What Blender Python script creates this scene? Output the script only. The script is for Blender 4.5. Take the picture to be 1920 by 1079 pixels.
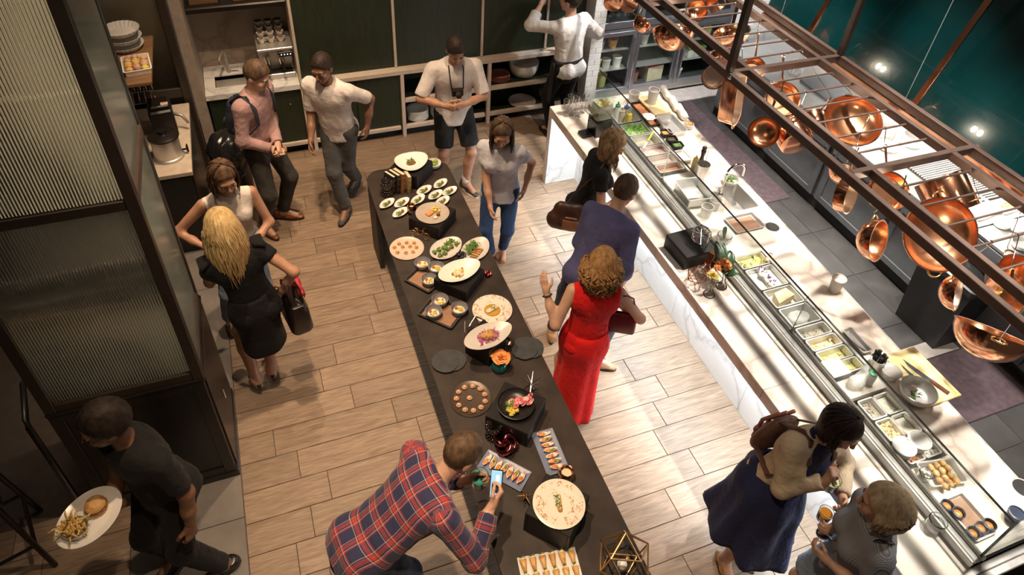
import bpy, bmesh, math, random
import numpy as np
from mathutils import Vector, Matrix, Euler

# ---------------------------------------------------------------- scene, camera, light, exposure
SC = bpy.context.scene
COL = SC.collection
for _o in list(bpy.data.objects): bpy.data.objects.remove(_o)
PI = math.pi
rnd = random.Random(7)

cam_data = bpy.data.cameras.new('camera'); cam = bpy.data.objects.new('camera', cam_data); COL.objects.link(cam)
SC.camera = cam
CAM_YAW, CAM_PITCH, CAM_ROLL = 0.399694762, 0.697841308, 0.0689479096
_f = Vector((math.sin(CAM_YAW)*math.cos(CAM_PITCH), math.cos(CAM_YAW)*math.cos(CAM_PITCH), -math.sin(CAM_PITCH)))
_r = Vector((math.cos(CAM_YAW), -math.sin(CAM_YAW), 0)); _u = _r.cross(_f)
_r2 = math.cos(CAM_ROLL)*_r + math.sin(CAM_ROLL)*_u; _u2 = -math.sin(CAM_ROLL)*_r + math.cos(CAM_ROLL)*_u
cam.matrix_world = Matrix(((_r2.x, _u2.x, -_f.x, 0), (_r2.y, _u2.y, -_f.y, 0), (_r2.z, _u2.z, -_f.z, 4.7), (0, 0, 0, 1)))
cam_data.sensor_fit = 'HORIZONTAL'; cam_data.sensor_width = 36
cam_data.lens = 1323.97/1920*36; cam_data.shift_y = -(539.5-397.46)/1920
cam_data.clip_start = 0.05; cam_data.clip_end = 60

SC.view_settings.view_transform = 'Standard'
try: SC.view_settings.look = 'None'
except Exception: pass
SC.view_settings.gamma = 1; SC.view_settings.use_curve_mapping = False
SC.view_settings.exposure = 0.0

W = bpy.data.worlds.new('world'); SC.world = W; W.use_nodes = True
W.node_tree.nodes['Background'].inputs[0].default_value = (1.0, 0.82, 0.66, 1)
W.node_tree.nodes['Background'].inputs[1].default_value = 0.055

def lamp(name, kind, loc, target, energy, col, size=0.2, spot=60, blend=0.5):
    d = bpy.data.lights.new(name, kind); d.energy = energy; d.color = col
    if kind == 'SPOT':
        d.spot_size = math.radians(spot); d.spot_blend = blend; d.shadow_soft_size = size
    elif kind == 'AREA':
        d.shape = 'RECTANGLE' if isinstance(size, tuple) else 'DISK'
        if isinstance(size, tuple): d.size, d.size_y = size
        else: d.size = size
    else: d.shadow_soft_size = size
    o = bpy.data.objects.new(name, d); COL.objects.link(o); o.location = loc
    v = Vector(target)-Vector(loc); o.rotation_euler = v.to_track_quat('-Z', 'Y').to_euler()
    return o
WARM = (1.0, 0.73, 0.48); WHITE = (1.0, 0.93, 0.84)
# ceiling spots over the buffet (warm), over the pass (whiter) and round the room
for y in (1.0, 2.5, 4.0, 5.4):
    lamp('track_spot', 'SPOT', (0.30, y, 5.6), (0.45, y+0.1, 0.5), 600, WARM, 0.05, 58, 0.85)
for y in (0.9, 2.3, 3.7, 5.2):
    lamp('kitchen_spot', 'SPOT', (4.1, y, 4.6), (4.15, y, 0.9), 800, WHITE, 0.06, 62, 0.55)
for y in (1.6, 3.2, 4.8):
    lamp('floor_spot', 'SPOT', (2.75, y, 5.6), (2.45, y, 0), 60, (0.66, 0.85, 1.0), 0.2, 36, 0.9)
for y in (3.0, 4.4):
    lamp('hood_light', 'AREA', (5.35, y, 1.74), (5.7, y, 0.9), 60, WHITE, (0.25, 1.0))
lamp('back_spot', 'SPOT', (1.6, 4.4, 5.4), (1.4, 6.15, 0.1), 290, WARM, 0.05, 64, 0.9)
lamp('back_spot', 'SPOT', (0.1, 4.8, 4.8), (-0.05, 7.0, 0.9), 190, WARM, 0.05, 50, 0.8)
lamp('fridge_spot', 'SPOT', (4.9, 5.0, 4.4), (4.9, 6.9, 0.6), 480, (0.9, 0.95, 1.0), 0.06, 78, 0.7)
lamp('station_spot', 'SPOT', (-0.6, 4.9, 3.2), (-0.7, 5.2, 0.9), 40, WARM, 0.05, 80, 0.8)
lamp('booth_glass_fill', 'AREA', (-1.25, 1.1, 5.3), (-1.1, 3.0, 2.2), 16, WARM, (0.9, 0.35))  # added area light, brings out bright streaks on the ribbed glass
lamp('booth_inner_fill', 'AREA', (-1.08, 3.17, 2.30), (-1.08, 3.72, 2.12), 13, (1.0, 0.88, 0.70), (0.6, 0.08))  # added light inside the booth, brightens the ribbed panes from behind
lamp('booth_inner_fill', 'AREA', (-1.08, 3.40, 3.15), (-1.08, 3.72, 2.2), 2.5, (1.0, 0.88, 0.70), (0.6, 0.1))  # second added light in the booth, for the upper ribbed pane

# ---------------------------------------------------------------- materials
MATS = {}
class NT:
    def __init__(s, name):
        s.m = bpy.data.materials.new(name); s.m.use_nodes = True; s.t = s.m.node_tree
        s.b = s.t.nodes['Principled BSDF']; s.out = s.t.nodes['Material Output']
    def n(s, kind, **kw):
        x = s.t.nodes.new(kind)
        for k, v in kw.items():
            if k.startswith('i_'):
                key = k[2:]
                key = int(key) if key.isdigit() else key.replace('_', ' ')
                x.inputs[key].default_value = v
            else: setattr(x, k, v)
        return x
    def l(s, a, b): s.t.links.new(a, b)
    def ramp(s, fac, stops):
        r = s.n('ShaderNodeValToRGB'); e = r.color_ramp.elements
        while len(e) > 1: e.remove(e[-1])
        e[0].position = stops[0][0]; e[0].color = (*stops[0][1], 1)
        for p, c in stops[1:]:
            q = e.new(p); q.color = (*c, 1)
        s.l(fac, r.inputs[0]); return r.outputs[0]
    def coord(s, kind='Object', scale=(1, 1, 1), rot=(0, 0, 0)):
        tc = s.n('ShaderNodeTexCoord'); mp = s.n('ShaderNodeMapping')
        mp.inputs['Scale'].default_value = scale; mp.inputs['Rotation'].default_value = rot
        s.l(tc.outputs[kind], mp.inputs[0]); return mp.outputs[0]
    def noise(s, co, scale, detail=3, rough=0.5):
        x = s.n('ShaderNodeTexNoise'); x.inputs['Scale'].default_value = scale
        x.inputs['Detail'].default_value = detail; x.inputs['Roughness'].default_value = rough
        if co is not None: s.l(co, x.inputs['Vector'])
        return x.outputs['Fac']
    def bump(s, h, strength=0.2, dist=0.01):
        b = s.n('ShaderNodeBump'); b.inputs['Strength'].default_value = strength; b.inputs['Distance'].default_value = dist
        s.l(h, b.inputs['Height']); s.l(b.outputs[0], s.b.inputs['Normal'])
    def set(s, **kw):
        for k, v in kw.items(): s.b.inputs[k.replace('_', ' ')].default_value = v
def sc(c, k): return tuple(min(1, x*k) for x in c)
def plain(name, col, rough=0.5, metal=0.0, var=0.12, scale=14, bump=0.0, bscale=60, spec=0.5, coat=0.0, sheen=0.0):
    """colour with a little procedural variation"""
    if name in MATS: return MATS[name]
    t = NT(name); co = t.coord()
    c = t.ramp(t.noise(co, scale), [(0.3, sc(col, 1-var)), (0.7, sc(col, 1+var))])
    t.l(c, t.b.inputs['Base Color'])
    t.set(Roughness=rough, Metallic=metal); t.b.inputs['Specular IOR Level'].default_value = spec
    t.b.inputs['Coat Weight'].default_value = coat; t.b.inputs['Sheen Weight'].default_value = sheen
    if bump: t.bump(t.noise(co, bscale, 4), bump, 0.004)
    MATS[name] = t.m; return t.m
def fabric(name, col, var=0.15, weave=500): 
    if name in MATS: return MATS[name]
    t = NT(name); co = t.coord()
    c = t.ramp(t.noise(co, 9, 4), [(0.3, sc(col, 1-var)), (0.7, sc(col, 1+var))]); t.l(c, t.b.inputs['Base Color'])
    t.set(Roughness=0.85); t.b.inputs['Sheen Weight'].default_value = 0.04; t.b.inputs['Specular IOR Level'].default_value = 0.2
    w = t.n('ShaderNodeTexNoise'); w.inputs['Scale'].default_value = 24; w.inputs['Detail'].default_value = 5; t.l(co, w.inputs['Vector'])
    t.bump(w.outputs['Fac'], 0.5, 0.018)
    MATS[name] = t.m; return t.m
def speck(name, cols, scale=60, rough=0.5, bump=0.4):
    """food: patches of several colours"""
    if name in MATS: return MATS[name]
    t = NT(name); co = t.coord()
    v = t.n('ShaderNodeTexVoronoi'); v.inputs['Scale'].default_value = scale; t.l(co, v.inputs['Vector'])
    sp = t.n('ShaderNodeSeparateColor'); t.l(v.outputs['Color'], sp.inputs[0])
    st = [(i/max(1, len(cols)-1)*0.999, c) for i, c in enumerate(cols)]
    r = t.ramp(sp.outputs[0], st); t.l(r, t.b.inputs['Base Color'])
    t.set(Roughness=rough); t.bump(v.outputs['Distance'], bump, 0.006)
    MATS[name] = t.m; return t.m
def glass(name, col=(1, 1, 1), rough=0.02, ior=1.45):
    if name in MATS: return MATS[name]
    t = NT(name); t.b.inputs['Base Color'].default_value = (*col, 1)
    t.set(Roughness=rough, IOR=ior); t.b.inputs['Transmission Weight'].default_value = 1.0
    MATS[name] = t.m; return t.m
def sheet_glass(name, col=(0.97, 1, 0.99), gloss=0.10, rough=0.02, opaque=0.0, ocol=(0.5, 0.5, 0.5)):
    """architectural glass: transparent plus reflection by Fresnel"""
    if name in MATS: return MATS[name]
    t = NT(name); t.t.nodes.remove(t.b)
    tr = t.n('ShaderNodeBsdfTransparent'); tr.inputs[0].default_value = (*col, 1)
    gl = t.n('ShaderNodeBsdfGlossy'); gl.inputs['Roughness'].default_value = rough
    lw = t.n('ShaderNodeLayerWeight'); lw.inputs[0].default_value = 0.5
    pw = t.n('ShaderNodeMath', operation='POWER'); t.l(lw.outputs['Facing'], pw.inputs[0]); pw.inputs[1].default_value = 5
    fr = t.n('ShaderNodeMath', operation='MULTIPLY_ADD'); t.l(pw.outputs[0], fr.inputs[0]); fr.inputs[1].default_value = 0.85; fr.inputs[2].default_value = 0.035
    mx = t.n('ShaderNodeMixShader'); t.l(fr.outputs[0], mx.inputs[0]); t.l(tr.outputs[0], mx.inputs[1]); t.l(gl.outputs[0], mx.inputs[2])
    last = mx.outputs[0]
    if opaque:
        df = t.n('ShaderNodeBsdfDiffuse'); df.inputs[0].default_value = (*ocol, 1)
        m2 = t.n('ShaderNodeMixShader'); m2.inputs[0].default_value = opaque; t.l(last, m2.inputs[1]); t.l(df.outputs[0], m2.inputs[2]); last = m2.outputs[0]
    t.l(last, t.out.inputs[0]); MATS[name] = t.m; return t.m
def emit(name, col, power):
    if name in MATS: return MATS[name]
    t = NT(name); t.t.nodes.remove(t.b); e = t.n('ShaderNodeEmission'); e.inputs[0].default_value = (*col, 1); e.inputs[1].default_value = power
    t.l(e.outputs[0], t.out.inputs[0]); MATS[name] = t.m; return t.m
def metal(name, col, rough=0.25, aniso=0.0, brushed=0.0, scale=(3, 3, 80), patina=0.1):
    if name in MATS: return MATS[name]
    t = NT(name); co = t.coord()
    c = t.ramp(t.noise(co, 7, 4), [(0.3, sc(col, 1-patina)), (0.7, sc(col, 1+patina*0.5))]); t.l(c, t.b.inputs['Base Color'])
    t.set(Roughness=rough, Metallic=1.0)
    if brushed:
        c2 = t.coord('Object', scale); nz = t.noise(c2, 9, 3)
        t.bump(nz, brushed, 0.002)
        mr = t.n('ShaderNodeMapRange'); t.l(nz, mr.inputs[0]); mr.inputs[3].default_value = rough*0.7; mr.inputs[4].default_value = rough*1.4; t.l(mr.outputs[0], t.b.inputs['Roughness'])
    MATS[name] = t.m; return t.m
def marble(name, base, vein, rough=0.3, scale=1.6, sharp=0.03, soft=0.0):
    if name in MATS: return MATS[name]
    t = NT(name); co = t.coord('Object', (1, 1, 1), (0.3, 0.2, 0.6))
    n1 = t.n('ShaderNodeTexNoise'); n1.inputs['Scale'].default_value = scale*1.3; n1.inputs['Detail'].default_value = 6; t.l(co, n1.inputs['Vector'])
    mix = t.n('ShaderNodeMix', data_type='VECTOR'); mix.inputs['Factor'].default_value = 0.45
    t.l(co, mix.inputs[4]); t.l(n1.outputs['Color'], mix.inputs[5])
    v = t.n('ShaderNodeTexVoronoi', feature='DISTANCE_TO_EDGE'); v.inputs['Scale'].default_value = scale*2.2; t.l(mix.outputs[1], v.inputs['Vector'])
    r = t.ramp(v.outputs['Distance'], [(0.0, tuple(0.6*a+0.4*b for a, b in zip(vein, base))), (sharp, tuple(0.25*a+0.75*b for a, b in zip(vein, base))), (sharp*3, base)])
    n2 = t.noise(co, scale*2.5, 5)
    r2 = t.ramp(n2, [(0.35, tuple(0.25*a+0.75*b for a, b in zip(vein, base))), (0.62, base)])
    mm = t.n('ShaderNodeMix', data_type='RGBA', blend_type='MULTIPLY'); mm.inputs['Factor'].default_value = 0.5
    t.l(r, mm.inputs[6]); t.l(r2, mm.inputs[7]); t.l(mm.outputs[2], t.b.inputs['Base Color'])
    t.set(Roughness=rough); MATS[name] = t.m; return t.m
def wood(name, dark, light, rough=0.5, scale=(1.2, 22, 22), rand=0.25, knots=True):
    """grain runs along local X; each object gets its own offset and tone"""
    if name in MATS: return MATS[name]
    t = NT(name); tc = t.n('ShaderNodeTexCoord'); oi = t.n('ShaderNodeObjectInfo')
    ad = t.n('ShaderNodeVectorMath', operation='MULTIPLY_ADD'); t.l(oi.outputs['Random'], ad.inputs[0])
    ad.inputs[1].default_value = (17, 31, 5); t.l(tc.outputs['Object'], ad.inputs[2])
    mp = t.n('ShaderNodeMapping'); mp.inputs['Scale'].default_value = scale; t.l(ad.outputs[0], mp.inputs[0])
    n1 = t.n('ShaderNodeTexNoise'); n1.inputs['Scale'].default_value = 1.6; n1.inputs['Detail'].default_value = 6; n1.inputs['Distortion'].default_value = 1.2; t.l(mp.outputs[0], n1.inputs['Vector'])
    mp2 = t.n('ShaderNodeMapping'); mp2.inputs['Scale'].default_value = (scale[0]*2.2, scale[1]*4, scale[2]*4); t.l(ad.outputs[0], mp2.inputs[0])
    n2 = t.noise(mp2.outputs[0], 2.0, 4)
    mid = tuple((a+b)/2 for a, b in zip(dark, light))
    c = t.ramp(n1.outputs['Fac'], [(0.28, dark), (0.5, mid), (0.72, light)])
    c2 = t.ramp(n2, [(0.3, (0.72,)*3), (0.65, (1, 1, 1))])
    mm = t.n('ShaderNodeMix', data_type='RGBA', blend_type='MULTIPLY'); mm.inputs['Factor'].default_value = 0.8; t.l(c, mm.inputs[6]); t.l(c2, mm.inputs[7])
    br = t.n('ShaderNodeMapRange'); t.l(oi.outputs['Random'], br.inputs[0]); br.inputs[3].default_value = 1-rand; br.inputs[4].default_value = 1+rand*0.5
    m3 = t.n('ShaderNodeVectorMath', operation='SCALE'); t.l(mm.outputs[2], m3.inputs[0]); t.l(br.outputs[0], m3.inputs['Scale'])
    t.l(m3.outputs[0], t.b.inputs['Base Color']); t.set(Roughness=rough); t.bump(n2, 0.12, 0.003)
    MATS[name] = t.m; return t.m

# ---------------------------------------------------------------- mesh building
def rotz(a): return np.array([[math.cos(a), -math.sin(a), 0], [math.sin(a), math.cos(a), 0], [0, 0, 1]])
def frame(d, hint=(0, 0, 1)):
    d = np.array(d, float); d = d/np.linalg.norm(d); h = np.array(hint, float)
    if abs(d @ h) > 0.97: h = np.array([1.0, 0, 0])
    x = np.cross(h, d); x /= np.linalg.norm(x); y = np.cross(d, x)
    return np.array([x, y, d]).T
class M:
    def __init__(s): s.v = []; s.f = []
    def add(s, V, F):
        b = len(s.v); s.v.extend(tuple(map(float, p)) for p in V); s.f.extend(tuple(int(i)+b for i in f) for f in F); return s
    def box(s, c, d, rz=0, bev=0.0, R=None):
        x, y, z = d[0]/2, d[1]/2, d[2]/2
        if bev:
            b = min(bev, x*.9, y*.9, z*.9)
            # chamfered box : 24 verts
            V = []
            for sx in (-1, 1):
                for sy in (-1, 1):
                    for sz in (-1, 1):
                        V += [(sx*x, sy*(y-b), sz*(z-b)), (sx*(x-b), sy*y, sz*(z-b)), (sx*(x-b), sy*(y-b), sz*z)]
            def i(sx, sy, sz, k): return ((sx > 0)*4+(sy > 0)*2+(sz > 0))*3+k
            F = []
            for a in (-1, 1):
                F.append([i(a, -1, -1, 0), i(a, 1, -1, 0), i(a, 1, 1, 0), i(a, -1, 1, 0)][::a])
                F.append([i(-1, a, -1, 1), i(-1, a, 1, 1), i(1, a, 1, 1), i(1, a, -1, 1)][::a])
                F.append([i(-1, -1, a, 2), i(1, -1, a, 2), i(1, 1, a, 2), i(-1, 1, a, 2)][::a])
                for c2 in (-1, 1):
                    F.append([i(a, c2, -1, 0), i(a, c2, 1, 0), i(a, c2, 1, 1), i(a, c2, -1, 1)][::a*c2])
                    F.append([i(a, -1, c2, 0), i(a, -1, c2, 2), i(a, 1, c2, 2), i(a, 1, c2, 0)][::a*c2])
                    F.append([i(-1, a, c2, 1), i(1, a, c2, 1), i(1, a, c2, 2), i(-1, a, c2, 2)][::a*c2])
                    for c3 in (-1, 1):
                        F.append([i(a, c2, c3, 0), i(a, c2, c3, 1), i(a, c2, c3, 2)][::a*c2*c3])
        else:
            V = [(sx*x, sy*y, sz*z) for sx in (-1, 1) for sy in (-1, 1) for sz in (-1, 1)]
            F = [(0, 1, 3, 2), (4, 6, 7, 5), (0, 4, 5, 1), (2, 3, 7, 6), (0, 2, 6, 4), (1, 5, 7, 3)]
        V = np.array(V)
        RR = R if R is not None else rotz(rz)
        return s.add(V @ np.array(RR).T + np.array(c), F)
    def b2(s, lo, hi, bev=0.0):
        lo = np.array(lo, float); hi = np.array(hi, float); return s.box((lo+hi)/2, hi-lo, 0, bev)
    def lathe(s, prof, c=(0, 0, 0), n=28, R=None, sx=1, sy=1):
        """prof: list of (r, z); r==0 makes a pole"""
        V = []; idx = []
        for r, z in prof:
            if r <= 1e-6: idx.append([len(V)]*n); V.append((0, 0, z))
            else:
                idx.append(list(range(len(V), len(V)+n)))
                V += [(r*sx*math.cos(2*PI*k/n), r*sy*math.sin(2*PI*k/n), z) for k in range(n)]
        F = []
        for a, b in zip(idx[:-1], idx[1:]):
            for k in range(n):
                q = [a[k], a[(k+1) % n], b[(k+1) % n], b[k]]
                q2 = [q[0]]
                for t in q[1:]:
                    if t not in q2: q2.append(t)
                if len(q2) > 2: F.append(q2)
        V = np.array(V, float)
        if R is not None: V = V @ np.array(R).T
        return s.add(V+np.array(c), F)
    def tube(s, pts, r, n=8, closed=False, cap=True, flat=1.0, hint=(0, 0, 1)):
        P = [np.array(p, float) for p in pts]; m = len(P)
        rr = r if isinstance(r, (list, tuple)) else [r]*m
        V = []; 
        for i in range(m):
            a = P[i-1] if (i or closed) else P[i]; b = P[(i+1) % m] if (i < m-1 or closed) else P[i]
            d = b-a
            if np.linalg.norm(d) < 1e-9: d = np.array([0, 0, 1.0])
            Fm = frame(d, hint)
            for k in range(n):
                t = 2*PI*k/n
                V.append(P[i]+rr[i]*(Fm[:, 0]*math.cos(t)+Fm[:, 1]*math.sin(t)*flat))
        F = []
        for i in range(m if closed else m-1):
            j = (i+1) % m
            for k in range(n): F.append((i*n+k, i*n+(k+1) % n, j*n+(k+1) % n, j*n+k))
        if cap and not closed: F += [tuple(range(n))[::-1], tuple((m-1)*n+k for k in range(n))]
        return s.add(V, F)
    def ell(s, c, r, n=12, m=8, R=None, noise=0, seed=0):
        rg = random.Random(seed); V = [(0, 0, -1)]
        for i in range(1, m):
            t = PI*i/m-PI/2
            V += [(math.cos(t)*math.cos(2*PI*k/n), math.cos(t)*math.sin(2*PI*k/n), math.sin(t)) for k in range(n)]
        V.append((0, 0, 1)); F = []
        for k in range(n): F.append((0, 1+(k+1) % n, 1+k))
        for i in range(m-2):
            for k in range(n): F.append((1+i*n+k, 1+i*n+(k+1) % n, 1+(i+1)*n+(k+1) % n, 1+(i+1)*n+k))
        for k in range(n): F.append((len(V)-1, 1+(m-2)*n+k, 1+(m-2)*n+(k+1) % n))
        V = np.array(V)*np.array(r)
        if noise: V = V*np.array([[1+rg.uniform(-noise, noise)] for _ in V])
        if R is not None: V = V @ np.array(R).T
        return s.add(V+np.array(c), F)
    def prism(s, poly, z0, z1, R=None, c=(0, 0, 0)):
        n = len(poly); V = [(x, y, z0) for x, y in poly]+[(x, y, z1) for x, y in poly]
        F = [tuple(range(n))[::-1], tuple(range(n, 2*n))]+[(k, (k+1) % n, n+(k+1) % n, n+k) for k in range(n)]
        V = np.array(V, float)
        if R is not None: V = V @ np.array(R).T
        return s.add(V+np.array(c), F)
    def grid(s, fn, nu, nv, closed_u=False, thick=0.0):
        V = [fn(u/nu if closed_u else u/(nu-1), v/(nv-1)) for v in range(nv) for u in range(nu)]; F = []
        for v in range(nv-1):
            for u in range(nu if closed_u else nu-1):
                w = (u+1) % nu; F.append((v*nu+u, v*nu+w, (v+1)*nu+w, (v+1)*nu+u))
        return s.add(V, F)
    def to(s, name, mat, parent=None, smooth=False, loc=(0, 0, 0), rz=0, sol=0.0):
        return mk(name, s.v, s.f, mat, parent, smooth, loc, rz, sol)
def mk(name, V, F, mat, parent=None, smooth=False, loc=(0, 0, 0), rz=0, sol=0.0):
    me = bpy.data.meshes.new(name)
    V = V.tolist() if isinstance(V, np.ndarray) else V; F = F.tolist() if isinstance(F, np.ndarray) else F
    me.from_pydata(V, [], F); me.update()
    if len(F) < 9000:
        bm = bmesh.new(); bm.from_mesh(me); bmesh.ops.recalc_face_normals(bm, faces=bm.faces); bm.to_mesh(me); bm.free()
    if smooth is True: me.polygons.foreach_set('use_smooth', [True]*len(me.polygons))
    elif smooth:
        me.polygons.foreach_set('use_smooth', [True]*len(me.polygons))
        try: me.set_sharp_from_angle(angle=math.radians(smooth))
        except Exception: pass
    me.materials.append(mat)
    o = bpy.data.objects.new(name, me); COL.objects.link(o); o.location = loc; o.rotation_euler = (0, 0, rz)
    if parent is not None: o.parent = parent
    if sol:
        md = o.modifiers.new('thickness', 'SOLIDIFY'); md.thickness = sol; md.offset = 0
    return o
def thing(name, label, cat, loc=(0, 0, 0), rz=0, group=None, rot=None):
    o = bpy.data.objects.new(name, None); COL.objects.link(o); o.empty_display_size = 0.05
    o.location = loc; o.rotation_euler = rot if rot else (0, 0, rz)
    return tag(o, label, cat, group)
def tag(o, label, cat=None, group=None):
    o['label'] = label
    if cat: o['category'] = cat
    if group: o['group'] = group
    return o
def struct(o): o['kind'] = 'structure'; return o
def stuff(o): o['kind'] = 'stuff'; return o
def dup(root, loc, rz=None, label=None, scale=None, group=None):
    r = root.copy(); COL.objects.link(r); r.location = loc
    if rz is not None: r.rotation_euler = (0, 0, rz)
    if scale: r.scale = (scale,)*3
    if label: r['label'] = label
    if group: r['group'] = group
    for ch in root.children:
        c = ch.copy(); COL.objects.link(c); c.parent = r
        for g in ch.children:
            d = g.copy(); COL.objects.link(d); d.parent = c
    return r

# ---------------------------------------------------------------- smooth bodies from distance fields
def nz(v): v = np.array(v, float); return v/(np.linalg.norm(v)+1e-12)
def cap(a, b, ra, rb=None, fl=None, fn=None, cut=None, k=None, neg=False):
    return dict(t='c', a=np.array(a, float), b=np.array(b, float), ra=ra, rb=ra if rb is None else rb, fl=fl, fn=None if fn is None else nz(fn), cut=cut or [], k=k, neg=neg)
def ellp(c, r, R=None, cut=None, k=None, neg=False):
    return dict(t='e', c=np.array(c, float), r=np.array(r, float), R=np.eye(3) if R is None else np.array(R), cut=cut or [], k=k, neg=neg)
def prim_d(p, P):
    if p['t'] == 'c':
        Q = P-p['a']; ab = p['b']-p['a']
        if p['fl']:
            s = 1/p['fl']-1; fn = p['fn']; Q = Q+(Q @ fn)[..., None]*fn*s; ab = ab+(ab @ fn)*fn*s
        t = np.clip((Q @ ab)/(ab @ ab+1e-12), 0, 1)
        d = np.linalg.norm(Q-t[..., None]*ab, axis=-1)-(p['ra']+(p['rb']-p['ra'])*t)
        if p['fl']: d = d*(0.5+0.5*p['fl'])
    else:
        q = (P-p['c']) @ p['R']
        k0 = np.linalg.norm(q/p['r'], axis=-1); k1 = np.linalg.norm(q/(p['r']**2), axis=-1)+1e-9
        d = k0*(k0-1)/k1
    for c, n in p['cut']: d = np.maximum(d, (P-np.array(c)) @ nz(n))
    return d
def prim_box(p):
    if p['t'] == 'c':
        r = max(p['ra'], p['rb']); return np.minimum(p['a'], p['b'])-r, np.maximum(p['a'], p['b'])+r
    e = np.abs(p['R']) @ p['r']; return p['c']-e, p['c']+e
def sdf(prims, h=0.011, k=0.03, smooth=1, cuts=(), wrinkle=0, wscale=30, seed=0):
    bb = [prim_box(p) for p in prims if not p['neg']]
    lo = np.min([b[0] for b in bb], 0)-3*h; hi = np.max([b[1] for b in bb], 0)+3*h
    n = np.ceil((hi-lo)/h).astype(int)+1
    ax = [lo[i]+h*np.arange(n[i]) for i in range(3)]
    D = np.full(n, 0.2, np.float64)
    for p in prims:
        kk = p['k'] if p['k'] is not None else k; b0, b1 = prim_box(p); pad = kk+2*h
        i0 = np.maximum(np.floor((b0-pad-lo)/h).astype(int), 0); i1 = np.minimum(np.ceil((b1+pad-lo)/h).astype(int)+1, n)
        if (i1 <= i0).any(): continue
        sl = tuple(slice(a, b) for a, b in zip(i0, i1))
        P = np.stack(np.meshgrid(*[ax[i][sl[i]] for i in range(3)], indexing='ij'), -1)
        d = prim_d(p, P); E = D[sl]
        if p['neg']:
            hh = np.clip(0.5-0.5*(d+E)/kk, 0, 1); D[sl] = E+(-d-E)*hh+kk*hh*(1-hh)
        else:
            hh = np.maximum(kk-np.abs(E-d), 0)/kk; D[sl] = np.minimum(E, d)-hh*hh*kk*0.25
    if cuts:
        P = np.stack(np.meshgrid(*ax, indexing='ij'), -1)
        for c, nn in cuts: D = np.maximum(D, (P-np.array(c)) @ nz(nn))
    V, F = snet(D, lo, h)
    for _ in range(smooth): V = relax(V, F)
    if wrinkle: V = wrinkled(V, F, wrinkle, wscale, seed)
    return V, F
def snet(D, o, h):
    S = D < 0; n = np.array(D.shape); c = np.zeros(n-1, np.int8)
    offs = [(a, b, d) for a in (0, 1) for b in (0, 1) for d in (0, 1)]
    for a, b, d in offs: c += S[a:n[0]-1+a, b:n[1]-1+b, d:n[2]-1+d]
    act = (c > 0) & (c < 8); I = np.argwhere(act); idx = -np.ones(act.shape, int); idx[act] = np.arange(len(I))
    acc = np.zeros((len(I), 3)); cnt = np.zeros(len(I))
    for p in offs:
        for ax in range(3):
            if p[ax]: continue
            q = list(p); q[ax] = 1
            va = D[I[:, 0]+p[0], I[:, 1]+p[1], I[:, 2]+p[2]]; vb = D[I[:, 0]+q[0], I[:, 1]+q[1], I[:, 2]+q[2]]
            m = (va < 0) != (vb < 0); t = np.where(m, va/(va-vb+1e-20), 0)
            pos = np.array(p, float)+t[:, None]*(np.array(q)-np.array(p)); acc[m] += pos[m]; cnt[m] += 1
    V = o+h*(I+acc/np.maximum(cnt, 1)[:, None]); F = []
    for ax in range(3):
        u, w = (ax+1) % 3, (ax+2) % 3
        A = np.moveaxis(S, (ax, u, w), (0, 1, 2)); X = np.moveaxis(idx, (ax, u, w), (0, 1, 2))
        m = (A[:-1] != A[1:])[:, 1:-1, 1:-1]; e = np.argwhere(m); i, j, k = e[:, 0], e[:, 1]+1, e[:, 2]+1
        q = np.stack([X[i, j-1, k-1], X[i, j, k-1], X[i, j, k], X[i, j-1, k]], 1)
        ins = A[i, j, k]; q[~ins] = q[~ins][:, ::-1]; F.append(q)
    F = np.concatenate(F); return V, F[(F >= 0).all(1)]
def relax(V, F, lam=0.5):
    S = np.zeros_like(V); N = np.zeros(len(V))
    for a, b in ((0, 1), (1, 2), (2, 3), (3, 0)):
        np.add.at(S, F[:, a], V[F[:, b]]); np.add.at(N, F[:, a], 1); np.add.at(S, F[:, b], V[F[:, a]]); np.add.at(N, F[:, b], 1)
    return V+lam*(S/np.maximum(N, 1)[:, None]-V)
def vnorm(V, F):
    n = np.cross(V[F[:, 2]]-V[F[:, 0]], V[F[:, 3]]-V[F[:, 1]]); N = np.zeros_like(V)
    for a in range(4): np.add.at(N, F[:, a], n)
    return N/(np.linalg.norm(N, axis=1)[:, None]+1e-12)
def wob(V, sc_, seed=0):
    rg = np.random.RandomState(seed); o = np.zeros(len(V))
    for i in range(7):
        d = rg.normal(size=3)*sc_*(0.6+0.25*i); o += np.sin(V @ d+rg.uniform(0, 6))/(1+0.25*i)
    return o/3.5
def wrinkled(V, F, amp, sc_, seed=0):
    f = wob(V*np.array([1, 1, 0.6]), sc_, seed); g = 1-2*np.abs(wob(V*np.array([1, 1, 1.5]), sc_*.8, seed+5))     # soft swells plus narrow creases
    return V+vnorm(V, F)*(amp*(0.6*f+0.55*np.clip(g-.55, 0, 1)))[:, None]
def blob(name, prims, mat, parent=None, loc=(0, 0, 0), rz=0, **kw):
    V, F = sdf(prims, **kw); return mk(name, V, F, mat, parent, True, loc, rz)

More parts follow.
